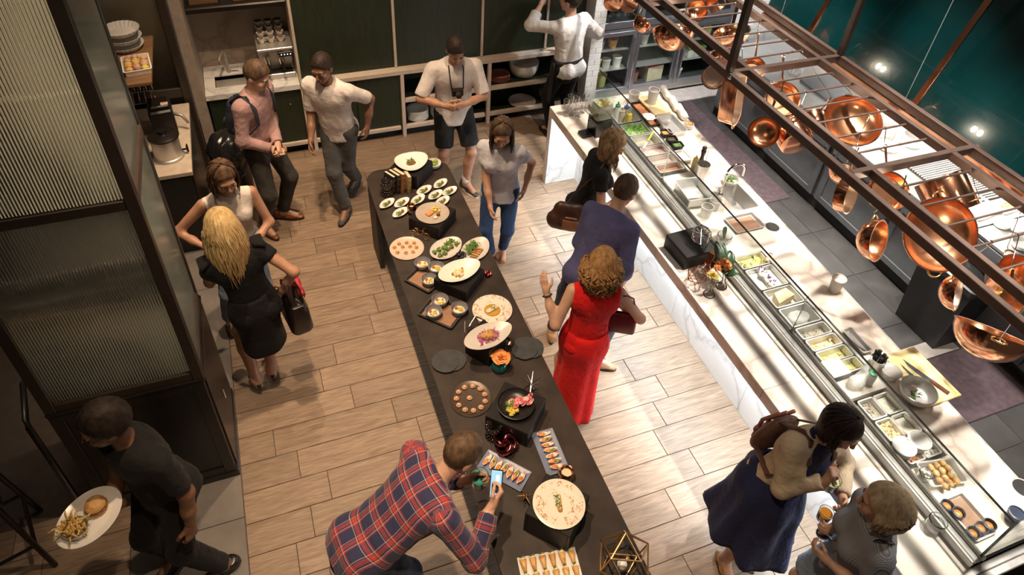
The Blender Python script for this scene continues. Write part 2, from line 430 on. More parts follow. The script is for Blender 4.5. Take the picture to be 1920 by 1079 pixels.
# ================================================================ materials used widely
m_plank = wood('floor_plank_wood', (0.205, 0.135, 0.088), (0.39, 0.28, 0.195), 0.45, (2.6, 24, 24), 0.14)
m_grout = plain('grout', (0.085, 0.062, 0.048), 0.9)
m_tile = plain('aisle_tile', (0.042, 0.039, 0.038), 0.45, var=0.25, scale=5)
m_conc = plain('concrete_tile', (0.16, 0.14, 0.125), 0.6, var=0.2, scale=4)
m_green = wood('green_panel', (0.014, 0.022, 0.011), (0.026, 0.037, 0.018), 0.45, (14, 1.2, 1.2), 0.08)
m_trim = plain('cream_trim', (0.60, 0.50, 0.41), 0.5, var=0.06)
m_black = plain('black_lacquer', (0.012, 0.010, 0.009), 0.3, var=0.2)
m_dark = plain('dark_inside', (0.016, 0.014, 0.012), 0.7)
m_bronze = plain('bronze_frame', (0.035, 0.024, 0.018), 0.4, var=0.15)
m_rack = plain('rack_steel', (0.115, 0.075, 0.06), 0.42, 0.55, var=0.12)
m_marble = marble('counter_marble', (0.86, 0.80, 0.73), (0.42, 0.30, 0.22), 0.22, 1.1)
m_marblew = marble('white_marble', (0.86, 0.85, 0.84), (0.44, 0.42, 0.41), 0.3, 1.3, 0.02)
m_marbled = marble('edge_marble', (0.50, 0.42, 0.40), (0.26, 0.20, 0.19), 0.35, 1.3)
m_splash = marble('splash_marble', (0.50, 0.43, 0.37), (0.25, 0.19, 0.15), 0.3, 1.5)
m_steel = metal('steel', (0.66, 0.64, 0.61), 0.36, brushed=0.12)
m_steel.node_tree.nodes['Principled BSDF'].inputs['Metallic'].default_value = 0.72
m_steeld = metal('steel_soft', (0.52, 0.50, 0.48), 0.42, brushed=0.15)
m_steeld.node_tree.nodes['Principled BSDF'].inputs['Metallic'].default_value = 0.7
m_fridge = metal('fridge_steel', (0.44, 0.45, 0.50), 0.38, brushed=0.1)
m_chrome = metal('chrome', (0.75, 0.73, 0.7), 0.08)
m_copper = metal('copper', (0.86, 0.42, 0.25), 0.16, patina=0.18)
m_copperin = metal('copper_inside', (0.90, 0.45, 0.24), 0.24, patina=0.15)
m_tin = metal('tinned_inside', (0.88, 0.74, 0.62), 0.25)
m_brass = metal('brass', (0.80, 0.55, 0.24), 0.25)
m_gold = metal('gold_wire', (0.72, 0.47, 0.22), 0.3)
m_teal = plain('teal_enamel', (0.001, 0.020, 0.021), 0.16, 0, var=0.15, scale=3, coat=0.6)
m_white = plain('white_china', (0.83, 0.80, 0.75), 0.25, var=0.03)
m_whitew = plain('white_wall', (0.75, 0.74, 0.72), 0.6, var=0.05)
m_grey = plain('grey_cabinet', (0.10, 0.105, 0.11), 0.4, var=0.08)
m_clear = glass('clear_glass', (1, 1, 1), 0.01)
m_pane = sheet_glass('pane_glass')
m_frost = sheet_glass('frosted_plastic', (0.9, 0.9, 0.88), 0.1, 0.3, 0.45, (0.75, 0.72, 0.68))

# ================================================================ floor
fl = struct(M().b2((-4.2, -1.2, -0.06), (7.2, 7.8, -0.008)).to('floor', m_grout))
PL, PW, GAP = 0.8875, 0.2256, 0.004
OFF = [.382, .718, .539, .662, .81, .63, .486, .209, .008, .15, .502, .588, .69, .486, .354, .192, .878, .097, .19, .868, .742, .621, .3]
plank_cache = {}
def piece(name, x0, x1, y0, y1, mat, zt=0.0):
    key = (name, round(x1-x0, 3), round(y1-y0, 3))
    if key not in plank_cache:
        o = M().box((0, 0, -0.009), (x1-x0-GAP, y1-y0-GAP, 0.018), 0, 0.002).to(name, mat, fl); plank_cache[key] = o.data
    else:
        o = bpy.data.objects.new(name, plank_cache[key]); COL.objects.link(o); o.parent = fl
    o.location = ((x0+x1)/2, (y0+y1)/2, zt)
def row(k, xa, xb):
    y = 1.736+PW*k; off = OFF[k] if 0 <= k < len(OFF) else (k*0.37+0.11) % PL
    a = off+PL*math.floor((xa-off)/PL); y1 = min(y+PW, 6.86)
    while a < xb-0.02:
        x0, x1 = max(a, xa), min(a+PL, xb)
        if x1-x0 > 0.02: piece('plank', x0, x1, y, y1, m_plank)
        a += PL
for k in range(-5, 23): row(k, -0.645, 3.05)
for k in range(-2, 6): row(k, -2.6, -1.345)
for i, y in enumerate((1.2, 1.95, 2.7)): piece('floor_tile', -1.343, -0.647, y, y+0.75, m_conc)
for i, y in enumerate((3.45, 4.2, 4.95)): piece('floor_tile', -1.343, -0.647, y, y+0.75, m_conc)
for i in range(5):
    for j in range(10):
        x = 3.85+0.6*i; y = 0.75+0.64*j
        piece('aisle_tile', x, x+0.6, y, y+0.64, m_tile)
struct(M().b2((-4.2, -1.2, 6.0), (7.2, 7.8, 6.06)).to('ceiling', plain('ceiling_paint', (0.42, 0.38, 0.34), 0.9)))
# ================================================================ back wall millwork
wb = struct(M().b2((0.39, 6.93, 0.86), (3.67, 7.05, 3.2)).to('wall_back', m_dark))
for x0, x1 in ((0.405, 1.40), (1.425, 2.385), (2.41, 3.17), (3.195, 3.66)):
    M().b2((x0, 6.895, 0.875), (x1, 6.93, 3.1), 0.004).to('panel', m_green, wb)
for x in (0.39, 1.413, 2.40, 3.18):
    M().b2((x-0.014, 6.875, 0.87), (x+0.014, 6.93, 3.1), 0.003).to('post', m_trim, wb)
struct(M().b2((0.37, 6.80, 0.815), (3.67, 6.93, 0.868), 0.004).to('trim_1', m_trim))
def cab_frame(t, x0, x1, shelf):
    """carcass of one bay, face at y=6.81, back at 7.3 (local to world origin)"""
    M().b2((x0, 7.28, 0.1), (x1, 7.30, 0.815)).to('back_panel', m_dark, t)
    M().b2((x0, 6.85, 0.10), (x1, 7.28, 0.118)).to('bottom_board', m_green, t)
    M().b2((x0+0.02, 6.90, 0.0), (x1-0.02, 6.93, 0.10)).to('toe_kick', m_dark, t)
    M().b2((x0+0.02, 6.805, 0.105), (x1-0.02, 6.85, 0.15), 0.003).to('bottom_rail', m_trim, t)
    M().b2((x0-0.0, 6.80, 0.0), (x0+0.04, 6.85, 0.815), 0.003).to('post', m_trim, t)
    if shelf:
        M().b2((x0+0.02, 6.805, 0.455), (x1-0.0, 6.85, 0.50), 0.003).to('shelf_rail', m_trim, t)
        M().b2((x0+0.02, 6.85, 0.455), (x1, 7.28, 0.475)).to('shelf', m_green, t)
cabs = []
for x0, x1, sh, lab in ((0.425, 1.437, 0, 'green cabinet with closed flat doors behind the walking man in a white shirt'),
                        (1.437, 2.459, 1, 'green open shelving bay with stacked white plates behind the man in shorts'),
                        (2.459, 3.66, 1, 'green open shelving bay with bowls next to the cook in a white jacket')):
    t = thing('storage_cabinet', lab, 'cabinet'); cab_frame(t, x0, x1, sh); cabs.append(t)
for x0, x1 in ((0.468, 0.945), (0.95, 1.434)):
    d = M().b2((x0, 6.83, 0.155), (x1, 6.85, 0.812), 0.003).to('door', m_green, cabs[0])
    M().ell((x0+0.05 if x0 > 0.6 else x1-0.06, 6.822, 0.55), (0.008, 0.012, 0.008)).to('knob', m_brass, d, True)
# sink niche to the left
t = thing('sink_cabinet', 'low green cabinet under the white marble sink counter', 'cabinet')
for x0, x1 in ((-0.54, -0.06), (-0.055, 0.42)):
    d = M().b2((x0, 6.83, 0.155), (x1, 6.85, 0.80), 0.003).to('door', m_green, t)
    M().ell((x1-0.06 if x0 < -0.3 else x0+0.30, 6.822, 0.63), (0.009, 0.012, 0.009)).to('knob', m_brass, d, True)
M().b2((-0.56, 7.28, 0.1), (0.425, 7.30, 0.80)).to('back_panel', m_dark, t)
M().b2((-0.55, 6.805, 0.105), (0.425, 6.85, 0.15), 0.003).to('bottom_rail', m_trim, t)
M().b2((-0.54, 6.90, 0.0), (0.425, 6.93, 0.10)).to('toe_kick', m_dark, t)
t = thing('sink_counter', 'white marble counter with an undermounted steel sink in the back niche', 'counter')
SX0, SX1, SY0, SY1 = -0.45, -0.10, 6.95, 7.20
for i, (a, b) in enumerate((((-0.555, 6.80, 0.805), (0.40, SY0, 0.86)), ((-0.555, SY1, 0.805), (0.40, 7.42, 0.86)), ((-0.555, SY0, 0.805), (SX0, SY1, 0.86)), ((SX1, SY0, 0.805), (0.40, SY1, 0.86)))):
    M().b2(a, b, 0.0).to('slab', m_marblew, t)
m = M(); 
m.b2((SX0-.01, SY0-.01, 0.66), (SX1+.01, SY1+.01, 0.67)); m.b2((SX0-.012, SY0-.01, 0.66), (SX0, SY1+.01, 0.845)); m.b2((SX1, SY0-.01, 0.66), (SX1+.012, SY1+.01, 0.845))
m.b2((SX0, SY0-.012, 0.66), (SX1, SY0, 0.845)); m.b2((SX0, SY1, 0.66), (SX1, SY1+.012, 0.845)); m.to('basin', m_steel, t)
for k in range(5): M().b2((0.05, 6.815+0.018*k, 0.86), (0.38, 6.825+0.018*k, 0.866), 0.002).to('drain_ridge', m_marblew, t)
wn = struct(M().b2((-0.64, 7.42, 0.0), (0.42, 7.50, 3.0)).to('wall_niche', m_splash))
struct(M().b2((-0.66, 6.74, 0.0), (-0.56, 7.46, 3.0), 0.004).to('trim_2', plain('jamb_paint', (0.36, 0.30, 0.25), 0.5)))
struct(M().b2((0.372, 6.80, 0.0), (0.40, 7.42, 3.0), 0.003).to('trim_3', m_trim))
t = thing('niche_shelf', 'black metal shelf spanning the niche above the sink', 'shelf')
M().b2((-0.555, 7.02, 1.66), (0.37, 7.42, 1.69), 0.003).to('board', m_black, t)
M().b2((-0.555, 7.00, 1.64), (0.37, 7.02, 1.689), 0.003).to('front_bar', m_black, t)
m_basket = wood('basket_wood', (0.16, 0.08, 0.035), (0.34, 0.19, 0.09), 0.6)
for i, (x, lab) in enumerate(((-0.38, 'brown wooden box at the left end of the black niche shelf'), (0.02, 'brown wooden box at the middle of the black niche shelf'))):
    t = thing('wooden_box', lab, 'box', (x, 7.22, 1.69)); w = 0.13
    for a, b in (((-w, -.12, 0), (w, -.10, .18)), ((-w, .10, 0), (w, .12, .18)), ((-w, -.10, 0), (-w+.015, .10, .18)), ((w-.015, -.10, 0), (w, .10, .18))): M().b2(a, b, 0.002).to('side_board', m_basket, t)
    M().b2((-w+.015, -.1, 0), (w-.015, .1, .012)).to('bottom_board', m_basket, t)

struct(M().b2((-4.26, -1.2, -0.06), (-4.2, 7.8, 6.0)).to('wall_left', plain('dark_wall', (0.05, 0.042, 0.036), .7)))
# ================================================================ right-hand building parts
wp = struct(M().b2((3.67, 6.70, 0), (3.83, 7.05, 3.2)).to('wall_pier', m_whitew))
m_brickw = plain('white_brick', (0.72, 0.71, 0.69), 0.55, var=0.08)
for r in range(30):
    for c in range(2 if r % 2 else 1):
        x0, x1 = ((3.672, 3.748), (3.752, 3.828))[c] if r % 2 else (3.672, 3.828)
        M().b2((x0, 6.688, 0.9+0.075*r-0.9), (x1, 6.702, 0.9+0.075*r+0.070-0.9), 0.002).to('brick', m_brickw, wp)
wk = struct(M().b2((3.83, 7.62, 0), (7.2, 7.72, 3.2)).to('wall_kitchen', m_whitew))
ks = struct(M().b2((5.86, 6.98, 0), (7.2, 7.06, 3.2)).to('wall_stove', m_whitew))
for r in range(20):
    for c in range(8):
        x0 = 6.12+0.15*c+(0.075 if r % 2 else 0)
        M().b2((x0, 6.966, 0.12+0.075*r), (x0+0.145, 6.982, 0.12+0.075*r+0.070), 0.002).to('brick', m_brickw, ks)
struct(M().b2((6.42, 0.5, 0), (6.5, 6.98, 1.6)).to('wall_right', m_whitew))
# pale kerb under the fridges, mats
struct(M().b2((3.85, 6.62, 0.0), (6.0, 6.9, 0.012)).to('trim_4', plain('pale_kerb', (0.42, 0.38, 0.36), 0.6)))
m_mat = plain('purple_mat', (0.06, 0.038, 0.044), 0.85, var=0.25, scale=20, bump=0.4, bscale=150)
tag(M().b2((3.95, 4.5, 0.0), (5.2, 6.58, 0.012), 0.005).to('floor_mat', m_mat), 'purple grey rubber mat on the aisle floor below the fridges', 'mat')
tag(M().b2((4.2, 1.66, 0.0), (6.3, 2.26, 0.012), 0.005).to('floor_mat', m_mat), 'purple rubber mat beside the black bin at the open end of the aisle', 'mat')
struct(M().b2((3.9, 2.27, 0.0), (5.3, 2.42, 0.010)).to('trim_5', plain('pale_floor_strip', (0.36, 0.32, 0.29), 0.6)))

# ================================================================ fridges
m_fin = plain('fridge_inside', (0.05, 0.055, 0.055), 0.5)
def fridge(x0, x1, z0, z1, lab, doors, handle_right):
    t = thing('glass_door_fridge', lab, 'fridge'); y = 6.9
    M().b2((x0, 7.50, z0), (x1, 7.52, z1)).to('back_panel', m_fin, t)
    M().b2((x0, y+.03, z0), (x0+.02, 7.5, z1)).to('side_panel', m_fridge, t); M().b2((x1-.02, y+.03, z0), (x1, 7.5, z1)).to('side_panel', m_fridge, t)
    M().b2((x0, y+.03, z0), (x1, 7.5, z0+.02)).to('floor_panel', m_fin, t); M().b2((x0, y+.03, z1-.02), (x1, 7.5, z1)).to('top_panel', m_fridge, t)
    for k in (1, 2): M().b2((x0+.03, y+.06, z0+(z1-z0)*k/3), (x1-.03, 7.48, z0+(z1-z0)*k/3+.008)).to('wire_shelf', m_steel, t)
    n = len(doors)-1
    for i in range(n):
        a, b = doors[i]+.004, doors[i+1]-.004
        d = M()
        fw = 0.055
        d.b2((a, y, z0), (a+fw, y+.03, z1), .003); d.b2((b-fw, y, z0), (b, y+.03, z1), .003); d.b2((a+fw, y, z0), (b-fw, y+.03, z0+fw), .003); d.b2((a+fw, y, z1-fw), (b-fw, y+.03, z1), .003)
        d = d.to('door', m_fridge, t)
        M().b2((a+fw, y+.012, z0+fw), (b-fw, y+.018, z1-fw)).to('pane', m_pane, d)
        hx = b-.025 if handle_right[i] else a+.025
        h = M(); h.tube([(hx, y-.045, z0+.06), (hx, y-.045, z1-.06)], 0.011, 8)
        for zz in (z0+.09, z1-.09): h.tube([(hx, y-.045, zz), (hx, y+.002, zz)], 0.008, 6)
        h.to('handle', m_chrome, d, 40)
    return t
fridge(3.85, 5.76, 0.12, 0.95, 'lower steel fridge bank with three glass doors behind the counter end', (3.85, 4.42, 5.08, 5.76), (1, 1, 0))
fridge(3.85, 5.76, 1.03, 1.95, 'upper steel fridge bank of glass doors with glassware inside', (3.85, 4.42, 5.08, 5.76), (1, 1, 0))
M().b2((3.85, 6.91, 0.95), (5.76, 7.5, 1.03), 0.003)
t = thing('fridge_plinth', 'steel plinth under the glass-door fridges', 'plinth'); M().b2((3.85, 6.93, 0.012), (5.76, 7.5, 0.118), .003).to('kick_plate', m_steeld, t); M().b2((3.87, 6.925, .02), (5.74, 6.93, .035)).to('trim_strip', m_steel, t)
t = thing('fridge_band', 'steel band between the lower and upper fridges', 'band'); M().b2((3.85, 6.91, 0.952), (5.76, 7.5, 1.028), .003).to('band_plate', m_fridge, t); M().b2((3.87, 6.905, .985), (5.74, 6.911, .995)).to('vent_slot', m_dark, t)
t = thing('tall_oven', 'tall steel cabinet with a dark door right of the fridges', 'oven'); M().b2((5.78, 6.92, 0.02), (5.85, 7.5, 2.0), .003).to('body', m_steel, t); M().b2((5.79, 6.91, .5), (5.84, 6.92, 1.6)).to('door', m_black, t)

# ================================================================ shapes for vessels
def rr(w, l, r, n=5):
    """rounded rectangle outline"""
    r = min(r, w/2-1e-4, l/2-1e-4); P = []
    for cx, cy, a0 in ((w/2-r, l/2-r, 0), (-w/2+r, l/2-r, 90), (-w/2+r, -l/2+r, 180), (w/2-r, -l/2+r, 270)):
        for k in range(n): a = math.radians(a0+90*k/(n-1)); P.append((cx+r*math.cos(a), cy+r*math.sin(a)))
    return P
def rpan(m, w, l, r, prof, c=(0, 0, 0), R=None, cap0=True):
    """stack of rounded-rectangle loops; prof = [(inset, z)]"""
    V = []; F = []; n = None; loops = []
    for ins, z in prof:
        P = rr(w-2*ins, l-2*ins, max(r-ins, 0.003)); n = len(P); loops.append(range(len(V), len(V)+n)); V += [(x, y, z) for x, y in P]
    for a, b in zip(loops[:-1], loops[1:]):
        for k in range(n): F.append((a[k], a[(k+1) % n], b[(k+1) % n], b[k]))
    if cap0: F.append(tuple(loops[0])[::-1]); F.append(tuple(loops[-1]))
    V = np.array(V, float)
    if R is not None: V = V @ np.array(R).T
    return m.add(V+np.array(c), F)
def tray_prof(h, th=0.002, rim=0.008, taper=0.006):
    return [(rim+taper, 0), (rim, h-0.003), (0, h-0.003), (0, h), (rim+th, h), (rim+th+taper, th)]
def heap(m, w, l, z, amp, seed=0, n=14):
    rg = np.random.RandomState(seed); ph = rg.uniform(0, 6, (5, 2)); fr = rg.uniform(-3, 3, (5, 2))*2
    def f(u, v):
        x, y = (u-.5), (v-.5)
        e = (1-(2*abs(x))**4)*(1-(2*abs(y))**4)
        h = sum(math.sin(fr[i][0]*PI*x+fr[i][1]*PI*y+ph[i][0]) for i in range(5))/5
        return (x*w, y*l, z+amp*(0.6*e+0.5*h*e)+rg.uniform(-amp, amp)*0.25*e)
    return m.grid(f, n, n)
def bits(m, w, l, z, n, s, seed=0, kind='box', zamp=0.01):
    rg = random.Random(seed)
    for _ in range(n):
        x, y = rg.uniform(-w/2, w/2), rg.uniform(-l/2, l/2)
        R = frame((rg.gauss(0, 1), rg.gauss(0, 1), rg.gauss(0, 1)+.01))
        c = (x, y, z+rg.uniform(0, zamp)); k = rg.uniform(.7, 1.3)
        if kind == 'box': m.box(c, (s[0]*k, s[1]*k, s[2]*k), R=R)
        elif kind == 'ell': m.ell(c, (s[0]*k, s[1]*k, s[2]*k), 6, 4, R)
        else:
            a = np.array(c); b = a+R[:, 2]*s[0]*k; mid = (a+b)/2+np.array([0, 0, s[0]*.25]); m.tube([a, mid, b], [s[1], s[1]*1.2, s[1]*.4], 4)
    return m
F_GREEN = speck('salad_green', [(0.05, 0.16, 0.02), (0.16, 0.30, 0.05), (0.30, 0.42, 0.12)], 90)
F_CHICK = speck('chickpeas', [(0.62, 0.46, 0.22), (0.75, 0.60, 0.34), (0.55, 0.38, 0.16)], 120)
F_BACON = speck('bacon_bits', [(0.38, 0.10, 0.03), (0.55, 0.22, 0.07), (0.28, 0.07, 0.03), (0.62, 0.34, 0.14)], 120)
F_RICE = speck('rice', [(0.80, 0.76, 0.66), (0.70, 0.62, 0.46), (0.85, 0.82, 0.74)], 200)
F_SEED = speck('seed_mix', [(0.42, 0.36, 0.26), (0.30, 0.25, 0.18), (0.55, 0.48, 0.36)], 200)
F_HAM = speck('ham_slices', [(0.55, 0.30, 0.26), (0.62, 0.42, 0.36), (0.45, 0.22, 0.18)], 70)
F_PICK = speck('yellow_pickle', [(0.62, 0.52, 0.16), (0.48, 0.44, 0.16), (0.70, 0.62, 0.30)], 90)
F_ORA = speck('orange_veg', [(0.62, 0.24, 0.05), (0.70, 0.36, 0.10), (0.5, 0.16, 0.04)], 90)
F_PURP = speck('purple_cabbage', [(0.16, 0.03, 0.20), (0.26, 0.07, 0.30), (0.10, 0.02, 0.12)], 90)
F_WHITE = speck('white_cheese', [(0.80, 0.76, 0.66), (0.86, 0.83, 0.76), (0.76, 0.70, 0.58)], 60, bump=0.2)
F_DARK = speck('dark_relish', [(0.05, 0.03, 0.02), (0.09, 0.05, 0.03), (0.03, 0.02, 0.015)], 120)
F_BREAD = speck('golden_bread', [(0.62, 0.33, 0.11), (0.72, 0.46, 0.18), (0.50, 0.22, 0.06)], 40, bump=0.2)
PANI = [0]
def food_pan(loc, w, l, h, lab, food=None, fz=0.5, amp=0.012, kind=None, bn=0, bs=None, rz=0, mat=None, r=0.018, group=None):
    PANI[0] += 1
    t = thing('food_pan', lab, 'pan', loc, rz, group)
    rpan(M(), w, l, r, tray_prof(h)).to('pan', mat or m_steel, t, 35)
    if food:
        m = M(); heap(m, w-.03, l-.03, h*fz, amp, PANI[0]); o = m.to('food', food, t, True)
        if bn:
            m = M(); bits(m, w-.045, l-.045, h*fz+amp*.4, bn, bs, PANI[0], kind or 'box'); stuff(m.to('food_pieces', food, t))
    return t

# ================================================================ service counter
ct = thing('service_counter', 'long white marble serving counter with a lit recess under its lip', 'counter')
def BX(y): return 3.765+0.041*(y-0.66)        # rear edge
def slab(x0, x1, y0, y1): M().b2((x0, y0, 0.90), (x1, y1, 0.94), 0.002).to('slab', m_marble, ct)
YS = [5.58, 3.378, 1.963, 0.25]
for a, b in zip(YS[:-1], YS[1:]): M().b2((2.69, b+.001, 0.84), (3.075, a-.001, 0.94), 0.003).to('slab', m_marble, ct)
WELLS = ((4.20, 5.36), (1.86, 3.10), (1.20, 1.72))
for y0, y1 in ((5.36, 5.58), (3.10, 4.20), (1.72, 1.86), (0.66, 1.20)): slab(3.075, 3.50, y0, y1)
SKX0, SKX1, SKY0, SKY1 = 3.59, 3.82, 3.58, 3.92
def rear(y0, y1, x0=3.50, x1=None):
    M().prism([(x0, y0), (x1 or BX(y0), y0), (x1 or BX(y1), y1), (x0, y1)], 0.90, 0.94).to('slab', m_marble, ct)
rear(SKY1, 5.58); rear(0.66, SKY0); rear(SKY0, SKY1, 3.50, SKX0); rear(SKY0, SKY1, SKX1, None)
M().prism([(BX(.66)-.02, .66), (BX(.66)+.002, .66), (BX(5.58)+.002, 5.58), (BX(5.58)-.02, 5.58)], 0.10, 0.90).to('rear_panel', plain('counter_rear', (0.10, 0.105, 0.115), 0.4), ct)
M().prism([(BX(.66), .66), (BX(.66)+.012, .66), (BX(5.58)+.012, 5.58), (BX(5.58), 5.58)], 0.89, 0.941).to('rear_trim', m_steel, ct)
for y0, y1 in ((4.45, 5.50), (3.39, 4.448), (2.36, 3.388), (1.30, 2.358), (0.25, 1.298)):
    M().b2((3.04, y0, 0.0), (3.07, y1, 0.84), 0.002).to('front_panel', m_marblew, ct)
M().b2((2.69, 5.50, 0.0), (3.94, 5.58, 0.839), 0.003).to('end_panel', m_marblew, ct)
M().b2((3.078, 0.66, 0.72), (BX(.66)-.03, 5.49, 0.74)).to('inner_shelf', m_steeld, ct)
M().b2((3.078, 0.655, 0.0), (3.76, 0.665, 0.90)).to('near_end', m_dark, ct)
m = M(); rpan(m, SKX1-SKX0, SKY1-SKY0, 0.03, [(-.004, .0), (-.004, .002), (0.004, .002), (0.012, -.15)], ((SKX0+SKX1)/2, (SKY0+SKY1)/2, 0.94), cap0=False)
rpan(m, SKX1-SKX0-.02, SKY1-SKY0-.02, 0.03, [(0, -.152), (0, -.149)], ((SKX0+SKX1)/2, (SKY0+SKY1)/2, 0.94)); m.to('sink_basin', m_steel, ct, 40)
# the LED strip tucked under the lip
M().b2((2.84, 0.3, 0.826), (2.88, 5.46, 0.839)).to('led_strip', emit("led", (0.80, 0.92, 1.0), 100), ct)
M().b2((2.75, 5.485, 0.80), (3.03, 5.499, 0.815)).to('led_strip', emit("led", (0.80, 0.92, 1.0), 100), ct)

dc = thing('display_case', 'glass-fronted refrigerated food case with steel curb set into the counter', 'display case')
M().b2((3.055, 0.64, 0.941), (3.075, 5.45, 0.995), 0.004).to('front_curb', m_steeld, dc)
M().b2((3.076, 0.64, 0.975), (3.115, 5.45, 0.995), 0.004).to('curb_ledge', m_steel, dc)
M().b2((3.118, 0.64, 0.96), (3.126, 5.45, 1.0), 0.002).to('glass_channel', m_steeld, dc)
M().b2((3.142, 0.64, 0.96), (3.165, 5.45, 0.985), 0.003).to('inner_rail', m_steel, dc)
for y0, y1 in ((4.10, 5.45), (2.292, 4.098), (0.66, 2.288)):
    M().b2((3.129, y0, 0.965), (3.137, y1, 1.35)).to('glass_pane', m_pane, dc)
    M().b2((3.128, y0, 1.35), (3.138, y1, 1.358)).to('pane_edge', plain('glass_edge', (0.004, 0.006, 0.006), 0.2), dc)
M().b2((3.139, 0.652, 0.965), (3.56, 0.66, 1.35)).to('glass_end', m_pane, dc)
M().b2((3.127, 0.650, 0.965), (3.139, 0.662, 1.38)).to('corner_edge', plain('glass_green_edge', (0.02, 0.07, 0.06), 0.15), dc)
M().b2((3.06, 0.60, 0.55), (3.76, 0.64, 0.93), 0.004).to('case_end', m_steeld, dc)
M().b2((3.06, 0.56, 0.90), (3.76, 0.60, 0.925), 0.004).to('end_rail', m_steel, dc)
M().b2((3.06, 0.54, 0.70), (3.76, 0.60, 0.72), 0.004).to('end_rail', m_bronze, dc)
for y in (4.10, 2.29):
    M().tube([(3.145, y, 0.96), (3.145, y, 1.35)], 0.005, 6).to('support_rod', m_chrome, dc)
    M().box((3.145, y, 0.985), (0.02, 0.03, 0.035), 0, 0.004).to('rod_foot', m_steel, dc)
for y0, y1 in WELLS:
    M().b2((3.08, y0+.002, 0.80), (3.498, y1-.002, 0.806)).to('well_floor', m_steeld, dc)
    m = M(); m.b2((3.08, y0, 0.80), (3.20, y1, 0.945), .003); m.to('deck', m_steel, dc)
    M().b2((3.485, y0, 0.80), (3.499, y1, 0.945), 0.002).to('deck', m_steel, dc)

# pans sunk in the wells
PX, PWD = 3.345, 0.255
def wellrow(y, l, lab, **kw): return food_pan((PX, y, 0.85), PWD, l, 0.098, lab, **kw)
wellrow(5.20, 0.24, 'steel pan of squeeze bottles at the far end of the case')
wellrow(4.955, 0.20, 'steel pan of green leaves behind the glass next to the sauce bottles', food=F_GREEN, fz=.8, kind='tube', bn=40, bs=(.05, .003))
wellrow(4.755, 0.18, 'steel pan with a yellow-handled brush resting over it', food=F_SEED, fz=.35)
wellrow(4.58, 0.15, 'pan of pink ham slices, first of the meat pans from the far end', food=F_HAM, fz=.6)
wellrow(4.43, 0.13, 'pan of brown cured meat in the middle of the meat pans', food=F_HAM, fz=.5)
wellrow(4.30, 0.12, 'pan of dark red meat nearest the big empty pan', food=F_BACON, fz=.5)
wellrow(3.02, 0.14, 'pan of sliced yellow pickles by the green leaves of the flower vase', food=F_PICK, fz=.6, bn=14, bs=(.05, .03, .006))
t = wellrow(2.83, 0.22, 'pan of white cheese rolls with purple cabbage', food=F_WHITE, fz=.55)
m = M(); rg = random.Random(3)
for i in range(8):
    a = rg.uniform(0, 6); c = (rg.uniform(-.07, .03), rg.uniform(-.08, .08), .085); m.tube([(c[0]-.03*math.cos(a), c[1]-.03*math.sin(a), c[2]), (c[0]+.03*math.cos(a), c[1]+.03*math.sin(a), c[2]+.01)], .018, 8)
m.to('cheese_rolls', F_WHITE, t, True); bits(M(), .05, .17, .085, 40, (.04, .0035), 4, 'tube').to('cabbage_shreds', F_PURP, t)
t = wellrow(2.62, 0.18, 'pan with a pale wedge of cheese in the glass case', food=F_WHITE, fz=.3)
M().prism([(-.09, -.06), (.08, -.02), (.06, .06), (-.06, .04)], .05, .11).to('cheese_wedge', plain('cheese', (0.80, 0.62, 0.36), 0.5), t)
t = wellrow(2.43, 0.18, 'pan holding a crumpled clear plastic bag in the glass case'); V, F = sdf([ellp((0, 0, .07), (.09, .06, .035))], h=.012, wrinkle=.014, wscale=60, seed=4); mk('plastic_bag', V, F, m_frost, t, True)
for y, lab, fd, am in ((2.275, 'pan with a few nuts left in the bottom', F_SEED, .010), (2.165, 'pan of pale corn kernels next to the glass support rod', F_CHICK, .02), (2.055, 'pan of green olives past the glass support rod', F_PICK, .016), (1.945, 'pan of yellow lentils beside the white board', F_PICK, .01)):
    wellrow(y, 0.105, lab, food=fd, fz=.4, amp=am, kind='ell', bn=26, bs=(.008, .007, .006))
for i, (dx, dy, lab, fd, kk, n, bs) in enumerate(((-.065, 1.615, 'steel pan of grey-brown grain nearest the squeeze bottle', F_SEED, 'ell', 30, (.006, .005, .004)), (-.065, 1.455, 'steel pan of chickpeas in front of the bending woman', F_CHICK, 'ell', 70, (.011, .010, .010)), (-.065, 1.295, 'steel pan of bacon bits in front of the bending woman', F_BACON, 'box', 80, (.022, .014, .010)),
                                              (.065, 1.615, 'far pan of white crumbled cheese of the rear row', F_RICE, None, 0, None), (.065, 1.455, 'middle pan of white grains of the rear row', F_RICE, None, 0, None), (.065, 1.295, 'near pan of white cheese cubes of the rear row', F_WHITE, 'box', 20, (.03, .02, .012)))):
    food_pan((PX+dx, dy, 0.85), .128, .152, .098, lab, food=fd, fz=.62, amp=.014, kind=kk, bn=n, bs=bs)
M().b2((3.215, 1.87, 0.951), (3.30, 2.10, 0.960), 0.003)
tag(M().b2((3.19, 1.88, 0.955), (3.335, 2.02, 0.965), .003).to('white_board', m_white), 'small white cutting sheet laid over the pans of the case', 'board')

